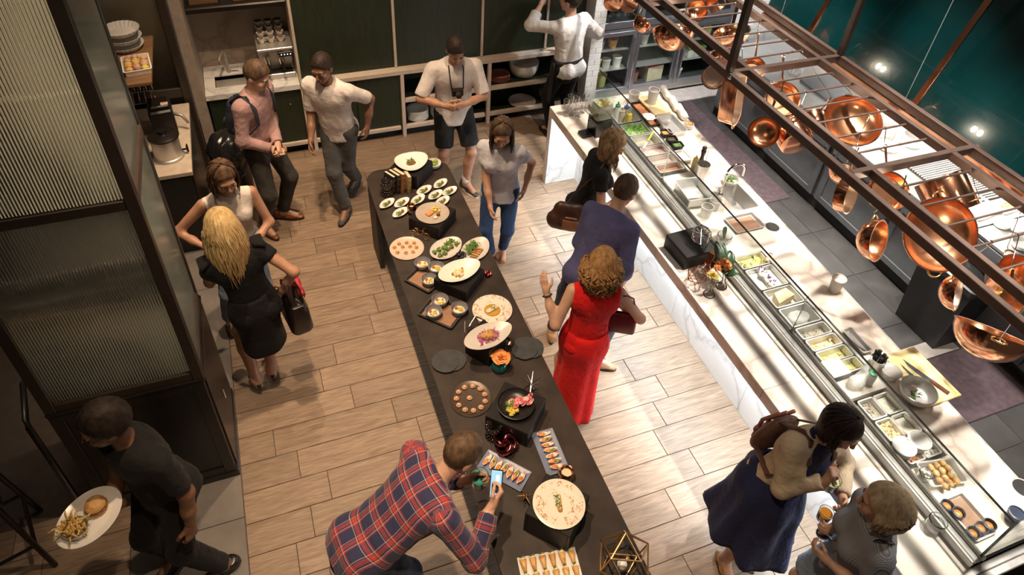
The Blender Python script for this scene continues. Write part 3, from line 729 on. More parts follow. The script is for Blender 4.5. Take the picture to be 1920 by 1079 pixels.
# ================================================================ range, hood, bin
rg_ = thing('cooking_range', 'long stainless cooking range with grey panelled front across the aisle', 'range')
M().b2((5.30, 2.80, 0.90), (6.40, 6.30, 0.925), 0.004).to('steel_top', metal('bright_steel', (0.80, 0.80, 0.80), 0.35, brushed=0.1), rg_)
M().b2((5.34, 2.82, 0.0), (6.40, 6.28, 0.12)).to('plinth', m_dark, rg_)
M().b2((5.33, 2.81, 0.12), (6.40, 6.29, 0.90)).to('carcass', m_grey, rg_)
M().b2((5.285, 2.80, 0.80), (5.33, 6.30, 0.90), 0.006).to('fascia', m_grey, rg_)
M().tube([(5.262, 2.9, 0.70), (5.262, 3.42, 0.70)], 0.013, 8).to('towel_rail', m_steel, rg_, 40)
for i, (a, b) in enumerate(((2.84, 3.40), (3.46, 4.30), (4.36, 5.20), (5.26, 6.24))):
    d = M().b2((5.305, a, 0.14), (5.33, b, 0.785), 0.003).to('door', m_grey, rg_)
    m = M()
    for lo, hi in (((5.292, a, .14), (5.305, a+.07, .785)), ((5.292, b-.07, .14), (5.305, b, .785)), ((5.292, a+.07, .14), (5.305, b-.07, .21)), ((5.292, a+.07, .715), (5.305, b-.07, .785))): m.b2(lo, hi, .004)
    m.to('door_frame', m_grey, d)
    M().ell((5.278, b-.035 if i != 2 else a+.035, .735), (.012, .017, .017)).to('knob', m_black, d, True)
for y in np.arange(2.95, 6.2, 0.28): M().tube([(5.285, y, .85), (5.262, y, .85)], .022, 10).to('control_knob', m_black, rg_, 40)
M().b2((5.62, 4.75, 0.925), (6.15, 5.35, 0.945), 0.006).to('griddle', metal('griddle_steel', (0.30, 0.32, 0.36), 0.3), rg_)
for k in range(14): M().b2((6.22, 4.55+.05*k, 0.925), (6.34, 4.565+.05*k, 0.932)).to('vent_slot', m_black, rg_)
g = M().b2((5.56, 3.05, 0.915), (6.12, 3.72, 0.93), .003).to('grill_bed', m_dark, rg_)
for k in range(24): M().b2((5.57, 3.06+.0275*k, 0.935), (6.11, 3.073+.0275*k, 0.95), .002).to('grill_bar', m_steel, g)
hd = thing('range_hood', 'teal enamel range hood with copper straps sloping up over the range', 'hood')
def HX(z): return 4.93+(z-1.75)*0.30
m = M()
V = [(HX(1.75), 1.2, 1.75), (HX(1.75), 5.45, 1.75), (HX(4.6), 5.45, 4.6), (HX(4.6), 1.2, 4.6), (6.42, 1.2, 1.75), (6.42, 5.45, 1.75), (6.42, 5.45, 4.6), (6.42, 1.2, 4.6)]
m.add(V, [(0, 1, 2, 3), (1, 5, 6, 2), (4, 0, 3, 7), (3, 2, 6, 7), (5, 4, 7, 6)])
m.to('hood_body', m_teal, hd)
M().b2((HX(1.75)-.012, 1.2, 1.735), (HX(1.75)+.02, 5.46, 1.765), .004).to('lower_trim', m_copper, hd)
sr = np.array([[1/math.hypot(1, .3), 0, .3/math.hypot(1, .3)], [0, 1, 0], [-.3/math.hypot(1, .3), 0, 1/math.hypot(1, .3)]])
for y in (4.80, 3.47, 2.14):
    z = 3.15; M().box((HX(z)-.008, y, z), (0.008, 0.055, 2.9), R=sr, bev=.002).to('copper_strap', m_copper, hd)

bn = thing('waste_bin', 'tall black waste bin with a liner beside the range', 'bin')
bx, by = 5.20, 2.56
m = M()
for (w0, z0, w1, z1) in ((.46, 0, .56, .74),):
    V = [(sx*w0/2*.62, sy*w0/2*.95, z0) for sx, sy in ((-1, -1), (1, -1), (1, 1), (-1, 1))]+[(sx*w1/2*.62, sy*w1/2*.95, z1) for sx, sy in ((-1, -1), (1, -1), (1, 1), (-1, 1))]
    m.add(V, [(3, 2, 1, 0), (0, 1, 5, 4), (1, 2, 6, 5), (2, 3, 7, 6), (3, 0, 4, 7)])
m.to('bin_body', plain('bin_black', (0.018, 0.017, 0.017), 0.45), bn); bn.location = (bx, by, 0.0)
m = M(); rpan(m, .37, .55, .04, [(0.0, .70), (-.006, .73), (-.008, .76), (.012, .765), (.02, .72)], cap0=False); m.to('rim', plain('bin_rim', (0.03, 0.03, 0.032), 0.35), bn, 40)
V, F = sdf([ellp((0, 0, .70), (.155, .245, .06))], h=.015, wrinkle=.015, wscale=45); mk('liner', V, F, plain('bag_black', (0.015, 0.015, 0.016), 0.22), bn, True)

wt = thing('work_table', 'stainless worktop at the right edge beyond the black bin', 'work table')
M().b2((5.47, 1.0, 0.885), (6.40, 2.79, 0.92), .004).to('table_top', MATS['bright_steel'], wt)
M().b2((5.50, 1.02, 0.12), (6.40, 2.78, 0.885)).to('carcass', m_grey, wt)
M().b2((5.475, 1.03, 0.15), (5.50, 1.88, 0.87), .004).to('door', m_grey, wt); M().b2((5.475, 1.90, 0.15), (5.50, 2.77, 0.87), .004).to('door', m_grey, wt)
M().b2((5.54, 1.04, 0.0), (6.38, 2.76, 0.12)).to('plinth', m_dark, wt)

# ================================================================ pot rack
RZ = 2.2
rk = thing('pot_rack', 'hanging bronze steel ladder rack loaded with copper pots', 'rack')
for x in (3.275, 3.455, 4.118, 4.31): M().b2((x-.02, 0.4, RZ-.05), (x+.02, 6.4, RZ+.01), .003).to('rail', m_rack, rk)
for y in (6.39, 5.09, 3.79, 2.49, 1.19): M().b2((3.295, y-.02, RZ-.045), (4.29, y+.02, RZ+.012), .003).to('crossbar', m_rack, rk)
rods = []
for y0 in (5.09, 3.79, 2.49, 1.19, -0.11):
    for k in range(1, 7):
        y = y0+1.3*k/7.0
        if 0.5 < y < 6.3: M().tube([(3.475, y, RZ-.02), (4.098, y, RZ-.02)], .0075, 8).to('rod', m_rack, rk, 40); rods.append(y)
for x, y in ((3.275, 3.79), (4.31, 3.79), (3.275, 1.19), (4.31, 1.19)):
    M().b2((x-.024, y-.024, RZ+.012), (x+.024, y+.024, 5.995), .003).to('post', m_bronze, rk)
for y in (4.55, 3.1, 2.0): M().tube([(4.31, y, RZ), (4.36, y, 5.995)], .0022, 5).to('suspension_wire', m_steeld, rk)
for x, y in ((4.34, 3.74), (4.34, 2.45), (4.34, 4.6), (3.25, 3.74)): M().ell((x, y, RZ-.01), (.014, .02, .014)).to('bolt', m_chrome, rk, True)

def bowl_prof(r, d, th=.004, flare=.006):
    P = [(r*math.sin(PI/2*k/7), -d*math.cos(PI/2*k/7)) for k in range(8)]
    Q = [((r-th)*math.sin(PI/2*k/7), -(d-th)*math.cos(PI/2*k/7)) for k in range(7, -1, -1)]
    return P+[(r+flare, .002), (r+flare, .006), (r-th, .005)], [(r-th, .004)]+Q
def cyl_prof(r, d, th=.004, flare=.006, rb=.012):
    P = [(0, -d), (r-rb, -d), (r-rb*.3, -d+rb*.3), (r, -d+rb), (r, 0), (r+flare, .003), (r+flare, .008), (r-th, .006)]
    Q = [(r-th, .005), (r-th, -d+rb), (r-rb, -d+th), (0, -d+th)]
    return P, Q
def pot(lab, c, r, d, axis, kind='bowl', lin=None, handle='long', L=0.2, name='copper_pan', hook=True, sx=1, mat=None):
    """c = centre of the mouth; axis = the way the mouth faces; y of the local frame points up"""
    a = nz(axis); R = frame(a, (0, 0, 1)); 
    # make local +y the most upward direction
    up = np.array([0, 0, 1.0])-a*a[2]
    if np.linalg.norm(up) < .15: up = np.array([0, 1.0, 0])-a*a[1]
    up = nz(up); xx = np.cross(up, a); R = np.array([xx, up, a]).T
    t = thing(name, lab, 'pan', tuple(map(float, c)))
    P, Q = (bowl_prof if kind == 'bowl' else cyl_prof)(r, d)
    M().lathe(P, n=40, R=R, sx=sx).to('body', mat or m_copper, t, 40)
    M().lathe(Q, n=40, R=R, sx=sx).to('lining', lin or m_copperin, t, 40)
    def W_(p): return tuple(R @ np.array(p))
    top = None
    if handle == 'long': L = max(.05, min(L, (RZ-.075-c[2])/max(.3, up[2])-r-.022))
    if handle == 'long':
        pts = [(0, r-.004, -.02), (0, r+.03, -.012), (0, r+L*.5, -.008), (0, r+L, -.004)]
        h = M(); h.tube([W_(p) for p in pts], [.009, .009, .008, .010], 8, flat=.6)
        m2 = [W_((.012*math.cos(2*PI*k/10), r+L+.012+.012*math.sin(2*PI*k/10), -.004)) for k in range(10)]; h.tube(m2, .004, 6, closed=True); h.to('handle', m_copper, t, 40); top = W_((0, r+L+.022, -.004))
    elif handle == 'loop':
        h = M(); h.tube([W_((.04*math.cos(PI*k/8), r+.045*math.sin(PI*k/8), -.02)) for k in range(9)], .006, 8); h.to('handle', m_brass, t, True); top = W_((0, r+.045, -.02))
    elif handle == 'two':
        for s in (-1, 1):
            h = M(); h.tube([W_((.045*math.cos(PI*k/8), s*(r+.04*math.sin(PI*k/8)), -.03)) for k in range(9)], .006, 8); h.to('handle', m_brass, t, True)
        top = W_((0, r+.04, -.03))
    if top is not None and hook:
        tz = RZ-.02-c[2]; x, y, z = top
        if tz > z+.01:
            # S hook up to the level of the rods
            wx, wy = c[0]+x, c[1]+y
            if wx < 3.475: wx = min((3.275, 3.455), key=lambda q: abs(q-wx)); ty = wy; tz += .035
            else: wx = min(wx, 4.09); ty = min(rods, key=lambda q: abs(q-wy))
            tx, ty = wx-c[0], ty-c[1]
            m = M(); pts = [(x, y-.012, z+.012), (x, y, z-.004), (x, y+.014, z+.014), ((x+tx)/2, (y+ty)/2, (z+tz)/2), (tx, ty-.012, tz), (tx, ty, tz+.012), (tx, ty+.012, tz+.004)]; m.tube(pts, .003, 6); m.to('hook', m_chrome, t, True)
    return t
CAMD = np.array([-.55, -.52, .62])
pot('small copper pan bottom at the top left corner of the hanging row', (3.481, 5.993, 1.800), .09, .06, (.5, .7, .25), 'cyl')
pot('copper pan behind the top left corner pan', (3.800, 6.218, 1.660), .10, .06, (.5, .7, .35), 'cyl')
pot('small round copper pot hanging at the far left of the rack', (3.452, 5.342, 1.860), .085, .09, (.75, .3, .4), 'bowl', handle='loop')
pot('large round copper bowl seen from outside at the far left of the rack', (3.659, 5.126, 1.840), .185, .16, (.35, .62, .62), 'bowl', handle='loop')
pot('copper jug-like pan hanging behind the large round bowl', (4.056, 5.372, 1.920), .11, .12, (.1, -.6, .5), 'bowl', handle='long', L=.12)
pot('copper pan high at the top edge beside the fridge doors', (4.516, 5.773, 1.800), .10, .10, (-.5, .2, .6), 'cyl', handle='long', L=.1)
pot('wide copper bowl hanging left of the rack post over the fridge', (4.078, 4.830, 1.930), .16, .13, (.2, .75, .55), 'bowl', handle='two')
pot('copper pan under the bowl left of the rack post', (4.239, 5.084, 1.550), .11, .08, (.4, .7, .5), 'cyl', handle='loop')
pot('tin-lined copper saucepan hanging left of the long fish kettle', (3.612, 4.353, 1.800), .095, .07, (-.62, -.75, .2), 'cyl', lin=m_tin, L=.14)
pot('copper frying pan with an upright handle behind the rack post', (3.984, 4.313, 1.860), .09, .05, (-.3, -.6, .6), 'cyl', L=.2)
pot('copper pan catching a bright light right of the long fish kettle', (3.906, 3.817, 1.860), .135, .07, (-.25, -.65, .7), 'cyl', L=.2)
pot('round copper pan with its inside towards the camera above the aisle', (3.450, 3.443, 1.860), .11, .07, (-.68, -.62, .42), 'bowl', handle='long', L=.13)
pot('straight copper saucepan hanging with its base towards the camera', (3.698, 3.465, 1.840), .125, .16, (.15, .95, .22), 'cyl', handle='two')
pot('copper casserole behind the straight saucepan', (4.470, 3.973, 1.480), .14, .10, (.25, .85, .45), 'cyl', handle='long', L=.18)
pot('big copper jam pan with its mouth up in the middle of the rack', (4.277, 3.411, 1.840), .22, .14, (-.22, -.42, .88), 'bowl', handle='two')
pot('round copper bowl hanging above the oval tinned pan', (4.011, 3.100, 1.620), .105, .10, (.6, .55, .5), 'bowl', handle='loop')
pot('tin-lined copper pan hanging edge-on below the round bowl', (3.726, 2.746, 1.720), .125, .075, (.42, -.86, .25), 'cyl', lin=m_tin, L=.13)
pot('copper pan under the second crossbar catching a bright light', (3.834, 2.567, 1.880), .13, .08, (-.2, -.6, .75), 'cyl', L=.17)
pot('deep copper pot with half its inside lit hanging lowest in the middle', (3.574, 2.306, 1.720), .135, .13, (.35, -.86, .38), 'bowl', handle='loop')
pot('tall copper stock pot hanging upside down near the grill', (4.631, 2.558, 1.520), .175, .27, (.1, -.75, -.55), 'cyl', handle='two')
pot('very wide copper rondeau hanging below the tall stock pot', (3.846, 2.125, 1.860), .235, .13, (-.28, -.70, .60), 'bowl', handle='two')
pot('small tin-lined copper bowl hanging in front of the black bin', (3.681, 1.764, 1.740), .11, .10, (.45, -.80, .35), 'bowl', lin=m_tin, handle='loop')
pot('wide copper bowl hanging lowest at the right above the purple mat', (3.655, 1.477, 1.720), .195, .17, (.42, .34, .82), 'bowl', handle='loop')
pot('copper pot cut by the right edge of the picture', (4.042, 1.691, 1.860), .13, .15, (-.1, -.3, .9), 'cyl', handle='loop')
pot('brass-coloured pan at the right edge under the rack rail', (3.812, 1.554, 1.840), .085, .06, (-.2, -.7, .5), 'cyl', handle='long', L=.1, mat=m_brass)
# long fish kettle
t = thing('fish_kettle', 'long oval copper fish kettle hanging upright by its brass loop', 'pan', (3.669, 4.046, 1.760))
a = nz((.50, -.85, .12)); up = nz(np.array([0, 0, 1.0])-a*a[2]); R = np.array([np.cross(up, a), up, a]).T
m = M(); rpan(m, .165, .48, .08, [(.012, -.13), (.002, -.115), (0, 0), (-.006, .003), (-.006, .008), (.006, .006)], R=R, cap0=False); rpan(m, .165, .48, .08, [(.012, -.131), (.012, -.129)], R=R); m.to('body', m_copper, t, 40)
m = M(); rpan(m, .157, .472, .076, [(0, .005), (.002, -.11), (.012, -.125)], R=R, cap0=False); rpan(m, .157, .472, .076, [(.012, -.126), (.012, -.1245)], R=R); m.to('lining', m_tin, t, 40)
for s in (-1, 1):
    M().tube([tuple(R @ np.array((.025*math.cos(PI*k/8), s*(.235+.045*math.sin(PI*k/8)), -.01))) for k in range(9)], .006, 8).to('loop_handle', m_brass, t, True)
q = R @ np.array((0, .28, -.01)); cz = RZ-.01-t.location.z; ty = min(rods, key=lambda a_: abs(a_-t.location.y-q[1]))-t.location.y; M().tube([tuple(q), (q[0], (q[1]+ty)/2, (q[2]+cz)/2), (max(q[0], 3.5-t.location.x), ty, cz)], .003, 6).to('hook', m_chrome, t, True)

# halogen lamps clipped under the rack; their light glints in the pots and the hood
for y, lab in ((4.85, 'glowing rack lamp near the fridges'), (3.60, 'glowing rack lamp just right of the rack post'), (2.37, 'glowing rack lamp below the second crossbar'), (1.12, 'glowing rack lamp at the near end of the rack')):
    t = thing('rack_lamp', lab, 'lamp', (3.65, y, 2.03))
    M().b2((-.012, -.06, .045), (.012, .06, .06), .003).to('bracket', m_rack, t); M().tube([(0, 0, .055), (0, .02, .15)], .004, 6).to('hanger', m_rack, t)
    for dy in (-.035, .035): M().ell((0, dy, 0), (.022, .022, .032), 12, 8).to('bulb', emit('halogen', (1.0, .86, .66), 120), t, True); M().tube([(0, dy, .028), (0, dy, .046)], .012, 8).to('socket', m_rack, t, 40)

# ================================================================ buffet table
m_tbl = plain('table_black', (0.034, 0.024, 0.019), 0.55, var=0.35, scale=7, bump=0.06, bscale=220, spec=0.35)
m_tbledge = plain('table_edge', (0.060, 0.042, 0.032), 0.45)
m_riser = plain('riser_black', (0.011, 0.009, 0.0085), 0.42, var=0.25, spec=0.35)
TZ = 0.80
tb = thing('buffet_table', 'long black buffet table with rounded far corners laden with dishes', 'table')
def tbl_outline(x0, x1, y0, y1, r):
    P = [(x0, y0), (x1, y0)]
    for cx, a0 in ((x1-r, 0), (x0+r, 90)):
        P += [(cx+r*math.cos(math.radians(a0+10*k)), y1-r+r*math.sin(math.radians(a0+10*k))) for k in range(10)]
    return P
TX0, TX1, TY0, TY1 = 0.718, 1.472, 0.35, 5.19
m = M(); m.prism(tbl_outline(TX0, TX1, TY0, TY1, .14), 0.772, TZ); m.to('tabletop', m_tbl, tb, 30)
m = M(); m.b2((TX0-.004, TY0, 0.765), (TX0+.008, TY1-.15, TZ-.0005), .002); m.to('edge_strip', m_tbledge, tb)
# far end panel follows the rounded corners down to the floor
o_ = tbl_outline(TX0, TX1, TY1-.45, TY1, .14)[2:]; i_ = [(TX0+.04+(x-TX0)*(TX1-TX0-.08)/(TX1-TX0), y-.04 if y > TY1-.1 else y) for x, y in o_]
m = M(); m.prism(o_+[(TX0, TY1-.45)]+[(TX0+.04, TY1-.45)]+i_[::-1]+[(TX1-.04, TY1-.45), (TX1, TY1-.45)], 0.0, 0.771); m.to('end_panel', m_tbl, tb, 30)
M().b2((0.95, 0.5, 0.0), (1.25, 0.56, 0.765), .004).to('pedestal', m_tbl, tb); M().b2((1.06, 0.56, 0.60), (1.14, 5.05, 0.70), .004).to('beam', m_tbl, tb)

def riser(cx, cy, w, d, h, ang, lab):
    t = thing('display_riser', lab, 'riser', (cx, cy, TZ), math.radians(ang), 'black risers on the buffet table')
    M().b2((-w/2, -d/2, h-.015), (w/2, d/2, h), .003).to('top_panel', m_riser, t)
    for a, b in (((-w/2, -d/2, 0), (w/2, -d/2+.015, h-.0155)), ((-w/2, d/2-.015, 0), (w/2, d/2, h-.0155)), ((-w/2, -d/2+.0155, 0), (-w/2+.015, d/2-.0155, h-.0155)), ((w/2-.015, -d/2+.0155, 0), (w/2, d/2-.0155, h-.0155))):
        M().b2(a, b, .002).to('side_panel', m_riser, t)
    return TZ+h
Z1 = riser(1.11, 5.00, .28, .28, .145, 45, 'black riser at the far end of the buffet behind the books')
Z2 = riser(1.116, 4.316, .285, .285, .127, 45, 'black riser under the taupe plate of salmon')
Z3 = riser(1.125, 3.60, .28, .28, .105, 43, 'black riser under the white leaf-shaped bowl')
Z4 = riser(1.11, 2.93, .20, .20, .169, 35, 'tall narrow black riser under the roast chicken plate')
Z5 = riser(1.11, 2.345, .288, .288, .144, 45, 'black riser under the black bowl of red salad leaves')
Z6 = riser(1.095, 1.66, .27, .27, .19, 42, 'black riser under the large floral plate nearest the camera')

m_taupe = plain('taupe_china', (0.42, 0.35, 0.30), 0.35, var=0.08)
m_beige = plain('beige_china', (0.55, 0.46, 0.38), 0.35, var=0.08)
m_greyc = plain('pale_grey_china', (0.60, 0.56, 0.52), 0.3, var=0.05)
m_blackc = plain('black_china', (0.02, 0.018, 0.017), 0.32, var=0.3)
m_brownc = plain('dark_bronze_plate', (0.09, 0.065, 0.05), 0.35, 0.4)
m_blue = plain('blue_slate_plate', (0.20, 0.23, 0.34), 0.35, var=0.12)
m_slate = plain('slate', (0.040, 0.042, 0.045), 0.7, var=0.25, bump=0.5, bscale=60)
m_sauce = plain('amber_sauce', (0.55, 0.30, 0.04), 0.15)
F_SALMON = speck('salmon', [(0.72, 0.25, 0.09), (0.80, 0.34, 0.14)], 30, bump=.15)
F_CHKN = speck('roast_skin', [(0.50, 0.24, 0.07), (0.62, 0.34, 0.12), (0.30, 0.12, 0.03), (0.68, 0.42, 0.18)], 55, .35)
F_YEL = speck('yellow_fruit', [(0.72, 0.52, 0.06), (0.78, 0.62, 0.16), (0.60, 0.44, 0.05)], 80)
F_RED = speck('red_leaves', [(0.50, 0.05, 0.08), (0.66, 0.16, 0.18), (0.80, 0.55, 0.52), (0.40, 0.02, 0.05)], 60)
F_BEET = speck('pink_cabbage', [(0.42, 0.05, 0.22), (0.55, 0.12, 0.32), (0.66, 0.35, 0.48)], 100)
F_CREAM = plain('cream', (0.80, 0.74, 0.62), 0.4, var=.06)
F_BROWN = speck('braised_meat', [(0.22, 0.08, 0.03), (0.34, 0.14, 0.05), (0.15, 0.05, 0.02)], 90)
F_EGG = plain('amber_roe', (0.75, 0.32, 0.05), 0.2)
F_FISH = speck('pale_fish', [(0.75, 0.66, 0.46), (0.80, 0.74, 0.58), (0.66, 0.54, 0.30)], 70)

# decorated china: scattered flower sprays round the rim
def floral():
    t = NT('floral_china'); co = t.coord()
    v = t.n('ShaderNodeTexVoronoi'); v.inputs['Scale'].default_value = 62; t.l(co, v.inputs['Vector'])
    n = t.noise(co, 15, 2); ln = t.n('ShaderNodeVectorMath', operation='LENGTH'); t.l(co, ln.inputs[0])
    sp = t.n('ShaderNodeSeparateColor'); t.l(v.outputs['Color'], sp.inputs[0])
    c = t.ramp(sp.outputs[0], [(0, (0.50, 0.18, 0.10)), (.35, (0.62, 0.34, 0.20)), (.6, (0.36, 0.34, 0.16)), (.8, (0.7, 0.5, 0.35))])
    k = t.ramp(n, [(0.47, (0, 0, 0)), (0.53, (1, 1, 1))]); d = t.ramp(v.outputs['Distance'], [(0.35, (1, 1, 1)), (0.6, (0, 0, 0))])
    ring = t.ramp(ln.outputs['Value'], [(0.085, (0, 0, 0)), (0.10, (1, 1, 1)), (0.175, (1, 1, 1)), (0.19, (0, 0, 0))])
    m1 = t.n('ShaderNodeMath', operation='MULTIPLY'); t.l(k, m1.inputs[0]); t.l(d, m1.inputs[1])
    m2 = t.n('ShaderNodeMath', operation='MULTIPLY'); t.l(m1.outputs[0], m2.inputs[0]); t.l(ring, m2.inputs[1])
    mx = t.n('ShaderNodeMix', data_type='RGBA'); t.l(m2.outputs[0], mx.inputs[0]); mx.inputs[6].default_value = (0.80, 0.74, 0.64, 1); t.l(c, mx.inputs[7])
    t.l(mx.outputs[2], t.b.inputs['Base Color']); t.set(Roughness=0.25); return t.m
m_floral = floral()
def plate_prof(r, h=.018, well=.62, th=.004):
    return [(0, 0), (r*well*.9, 0), (r*well, .002), (r, h), (r+.001, h+.002), (r-.002, h+.004), (r*well, .002+th), (r*well*.88, th), (0, th)]
def bowl_p(r, h, foot=.45, th=.004):
    P = [(0, 0), (r*foot, 0)]
    for k in range(1, 7): a = PI/2*k/6; P.append((r*(foot+(1-foot)*math.sin(a)), h*(1-math.cos(a))))
    P.append((r-th, h+.001))
    for k in range(6, 0, -1): a = PI/2*k/6; P.append(((r-th)*(foot+(1-foot)*math.sin(a))-.001, h*(1-math.cos(a))+th*.9))
    return P+[(0, th)]
def dish(lab, loc, prof, mat, sx=1, sy=1, rz=0, name='plate', cat='plate', group=None, n=44, warp=0, leaf=0):
    t = thing(name, lab, cat, loc, rz, group)
    m = M(); m.lathe(prof, n=n, sx=sx, sy=sy)
    if warp or leaf:
        V = []
        R = max(p[0] for p in prof)
        for x, y, z in m.v:
            rr_ = math.hypot(x/sx, y/sy)/R; a = math.atan2(y/sy, x/sx)
            if leaf: f = 1-leaf*abs(math.sin(a))**1.4*0.5; y2 = y*(1-leaf*0.35*abs(math.cos(a))**2); x2 = x
            else: f = 1; x2, y2 = x, y
            V.append((x2*(1+warp*math.cos(a)*.25), y2*(1-warp*.3*math.cos(a)), z+warp*.02*rr_*rr_*math.cos(2*a)))
        m.v = V
    m.to('china', mat, t, 50); return t
def food(t, mat, prims, name='food', h=.006, **kw):
    V, F = sdf(prims, h=h, k=kw.pop('k', .01), **kw); return mk(name, V, F, mat, t, True)
def garnish(t, mat, w, l, z, n, s, seed, kind='tube', name='garnish', zamp=.015, c=(0, 0)):
    m = M(); bits(m, w, l, z, n, s, seed, kind, zamp); m.v = [(x+c[0], y+c[1], zz) for x, y, zz in m.v]; return stuff(m.to(name, mat, t))

# 1 white wavy plate at the far end
t = dish('white wavy-rimmed plate with braised meat and greens at the far end of the buffet', (1.108, 5.01, Z1), plate_prof(.162, .035, .5), m_white, sx=1, sy=.9, rz=.3, warp=.35); t.scale = (0.93,)*3
food(t, F_BROWN, [ellp((0, 0, .014), (.045, .035, .018)), ellp((.02, -.015, .012), (.03, .02, .012))], 'meat'); garnish(t, F_GREEN, .06, .045, .026, 40, (.022, .003), 1); garnish(t, F_YEL, .06, .04, .03, 8, (.008, .006, .004), 2, 'box', 'yellow_petals')
t = dish('small white bowl of limes behind the far white plate', (1.34, 5.10, TZ), bowl_p(.07, .05), m_white, name='bowl', cat='bowl')
for i, (x, y) in enumerate(((-.02, 0), (.025, .015), (0, -.03))): M().ell((x, y, .045), (.024, .020, .020), 10, 7).to('lime', plain('lime', (0.25, 0.38, 0.05), 0.4), t, True)
# books
m_pages = plain('book_pages', (0.70, 0.60, 0.45), 0.8, var=.05)
def book(loc, rz, tilt, th, dp, h, cov, lab):
    o = thing('book', lab, 'book', loc, 0, None, (0, 0, 0)); o.rotation_euler = Euler((0, tilt, rz), 'XYZ')
    m = M(); c = .003
    m.b2((-th/2, 0, 0), (-th/2+c, dp, h), .001); m.b2((th/2-c, 0, 0), (th/2, dp, h), .001)
    m.tube([(-th/2+.001+(th-.002)*k/6, -.006*math.sin(PI*k/6), 0) for k in range(7)], .001, 4)
    m.grid(lambda u, v: (-th/2+th*u, -.007*math.sin(PI*u), h*v), 9, 2); m.to('cover', cov, o)
    M().b2((-th/2+c, .002, .004), (th/2-c, dp-.005, h-.004)).to('page_block', m_pages, o)
    for z in (.2, .5, .8): M().b2((-th/2+.002, -.0085, h*z), (th/2-.002, -.006, h*z+.004)).to('spine_band', m_gold, o)
bp = np.array((0.955, 4.80, TZ)); dx = np.array((.8, -.05, 0)); dx = dx/np.linalg.norm(dx)
for off, rz, tl, th, dp, h, c, lab in ((-.055, .5, .10, .028, .12, .185, plain('book_black', (0.02, 0.017, 0.015), .5), 'black book at the left end of the four old books'), (-.012, .5, .09, .03, .125, .195, plain('book_dark', (0.03, 0.022, 0.018), .5), 'dark book with pale page edges second from the left'), (.032, .5, .07, .034, .13, .20, plain('book_tan', (0.30, 0.13, 0.05), .5), 'tan leather book third from the left'), (.085, .15, .05, .03, .11, .165, plain('book_gold', (0.42, 0.30, 0.12), .5), 'gilt book standing a little apart at the right')):
    p = bp+dx*off; book((float(p[0]), float(p[1]), TZ+.001), rz, tl, th, dp, h, c, lab)
m_beads = metal('dark_beads', (0.30, 0.25, 0.22), 0.12)
def bead_vase(lab, loc, r, h, nm='beaded_vase', rows=7, n=14):
    t = thing(nm, lab, 'vase', loc); m = M()
    for i in range(rows):
        z = h*(i+.5)/rows; rr_ = r*(.72+.38*abs(math.cos(PI*i/(rows-1)*1.0)))
        for k in range(n): a = 2*PI*(k+.5*(i % 2))/n; m.ell((rr_*math.cos(a), rr_*math.sin(a), z), (h/rows*.52,)*3, 6, 4)
    m.to('beads', m_beads, t, True); M().lathe([(0, 0), (r*.9, 0), (r*.7, h*.5), (r*.95, h*.95), (r*.85, h*.95), (r*.6, h*.5), (r*.8, .006), (0, .006)], n=20).to('inner_glass', plain('dark_glass', (.02, .015, .015), .1), t, True)
    return t
bead_vase('dark beaded vase standing left of the old books', (.845, 4.82, TZ), .045, .15)
# leaf dishes
LEAF = [(726, 382.7, 'leaf-shaped dish farthest left of the nine'), (753.4, 381.3, 'leaf-shaped dish in the second column from the left, upper one'), (750.8, 400, 'leaf-shaped dish nearest the copper votive on its left'), (783.9, 375.7, 'leaf-shaped dish touching the top of the copper votive'), (795.3, 358, 'leaf-shaped dish closest to the books on their right'), (826, 345.7, 'leaf-shaped dish farthest to the back of the nine'), (816.5, 366.9, 'leaf-shaped dish in the middle of the right-hand group'), (843.2, 359.5, 'leaf-shaped dish nearest the right table edge'), (829.7, 378.8, 'leaf-shaped dish half hidden behind the salmon plate')]
LP = [(0.814, 4.678, 0.810), (0.936, 4.653, 0.810), (0.894, 4.529, 0.810), (1.078, 4.652, 0.810), (1.163, 4.766, 0.810), (1.325, 4.814, 0.810), (1.240, 4.673, 0.810), (1.373, 4.688, 0.810), (1.274, 4.571, 0.810)]
lf0 = None
for (x, y, z), (_, _, lab) in zip(LP, LEAF):
    if lf0 is None:
        lf0 = dish('white '+lab+' with meat and herbs', (x, y, TZ), plate_prof(.083, .022, .55), m_white, sx=1, sy=.56, rz=.62, name='leaf_dish', cat='dish', group='leaf-shaped tasting dishes', leaf=.55)
        food(lf0, F_BROWN, [cap((.0, 0, .014), (.032, .004, .014), .014)], 'meat'); garnish(lf0, F_GREEN, .04, .028, .012, 26, (.018, .003), 3, c=(-.022, 0)); M().ell((.005, .002, .028), (.008, .007, .005), 8, 5).to('cream_dot', F_CREAM, lf0, True)
    else: dup(lf0, (x, y, TZ), .62+rnd.uniform(-.12, .12), 'white '+lab+' with meat and herbs')
m_merc = metal('mercury_copper', (0.85, 0.55, 0.38), 0.12)
def votive(lab, loc, r, h, mat):
    t = thing('votive_holder', lab, 'candle holder', loc)
    V = []; m = M(); n = 12
    rg = random.Random(int(loc[1]*100))
    for i in range(6):
        z = h*i/5; q = r*(.8+.3*math.sin(PI*i/5))
        for k in range(n): a = 2*PI*(k+.5*(i % 2))/n; e = q*(1+.08*((i+k) % 2)); V.append((e*math.cos(a), e*math.sin(a), z))
    F = [(i*n+k, i*n+(k+1) % n, (i+1)*n+(k+1) % n, (i+1)*n+k) for i in range(5) for k in range(n)]+[tuple(range(n))[::-1]]
    m.add(V, F).to('cup', mat, t, sol=.003); M().lathe([(0, .004), (r*.7, .004), (r*.7, h*.6), (0, h*.6)], n=14).to('candle', plain('wax', (0.8, 0.62, 0.4), .5), t, 40); return t
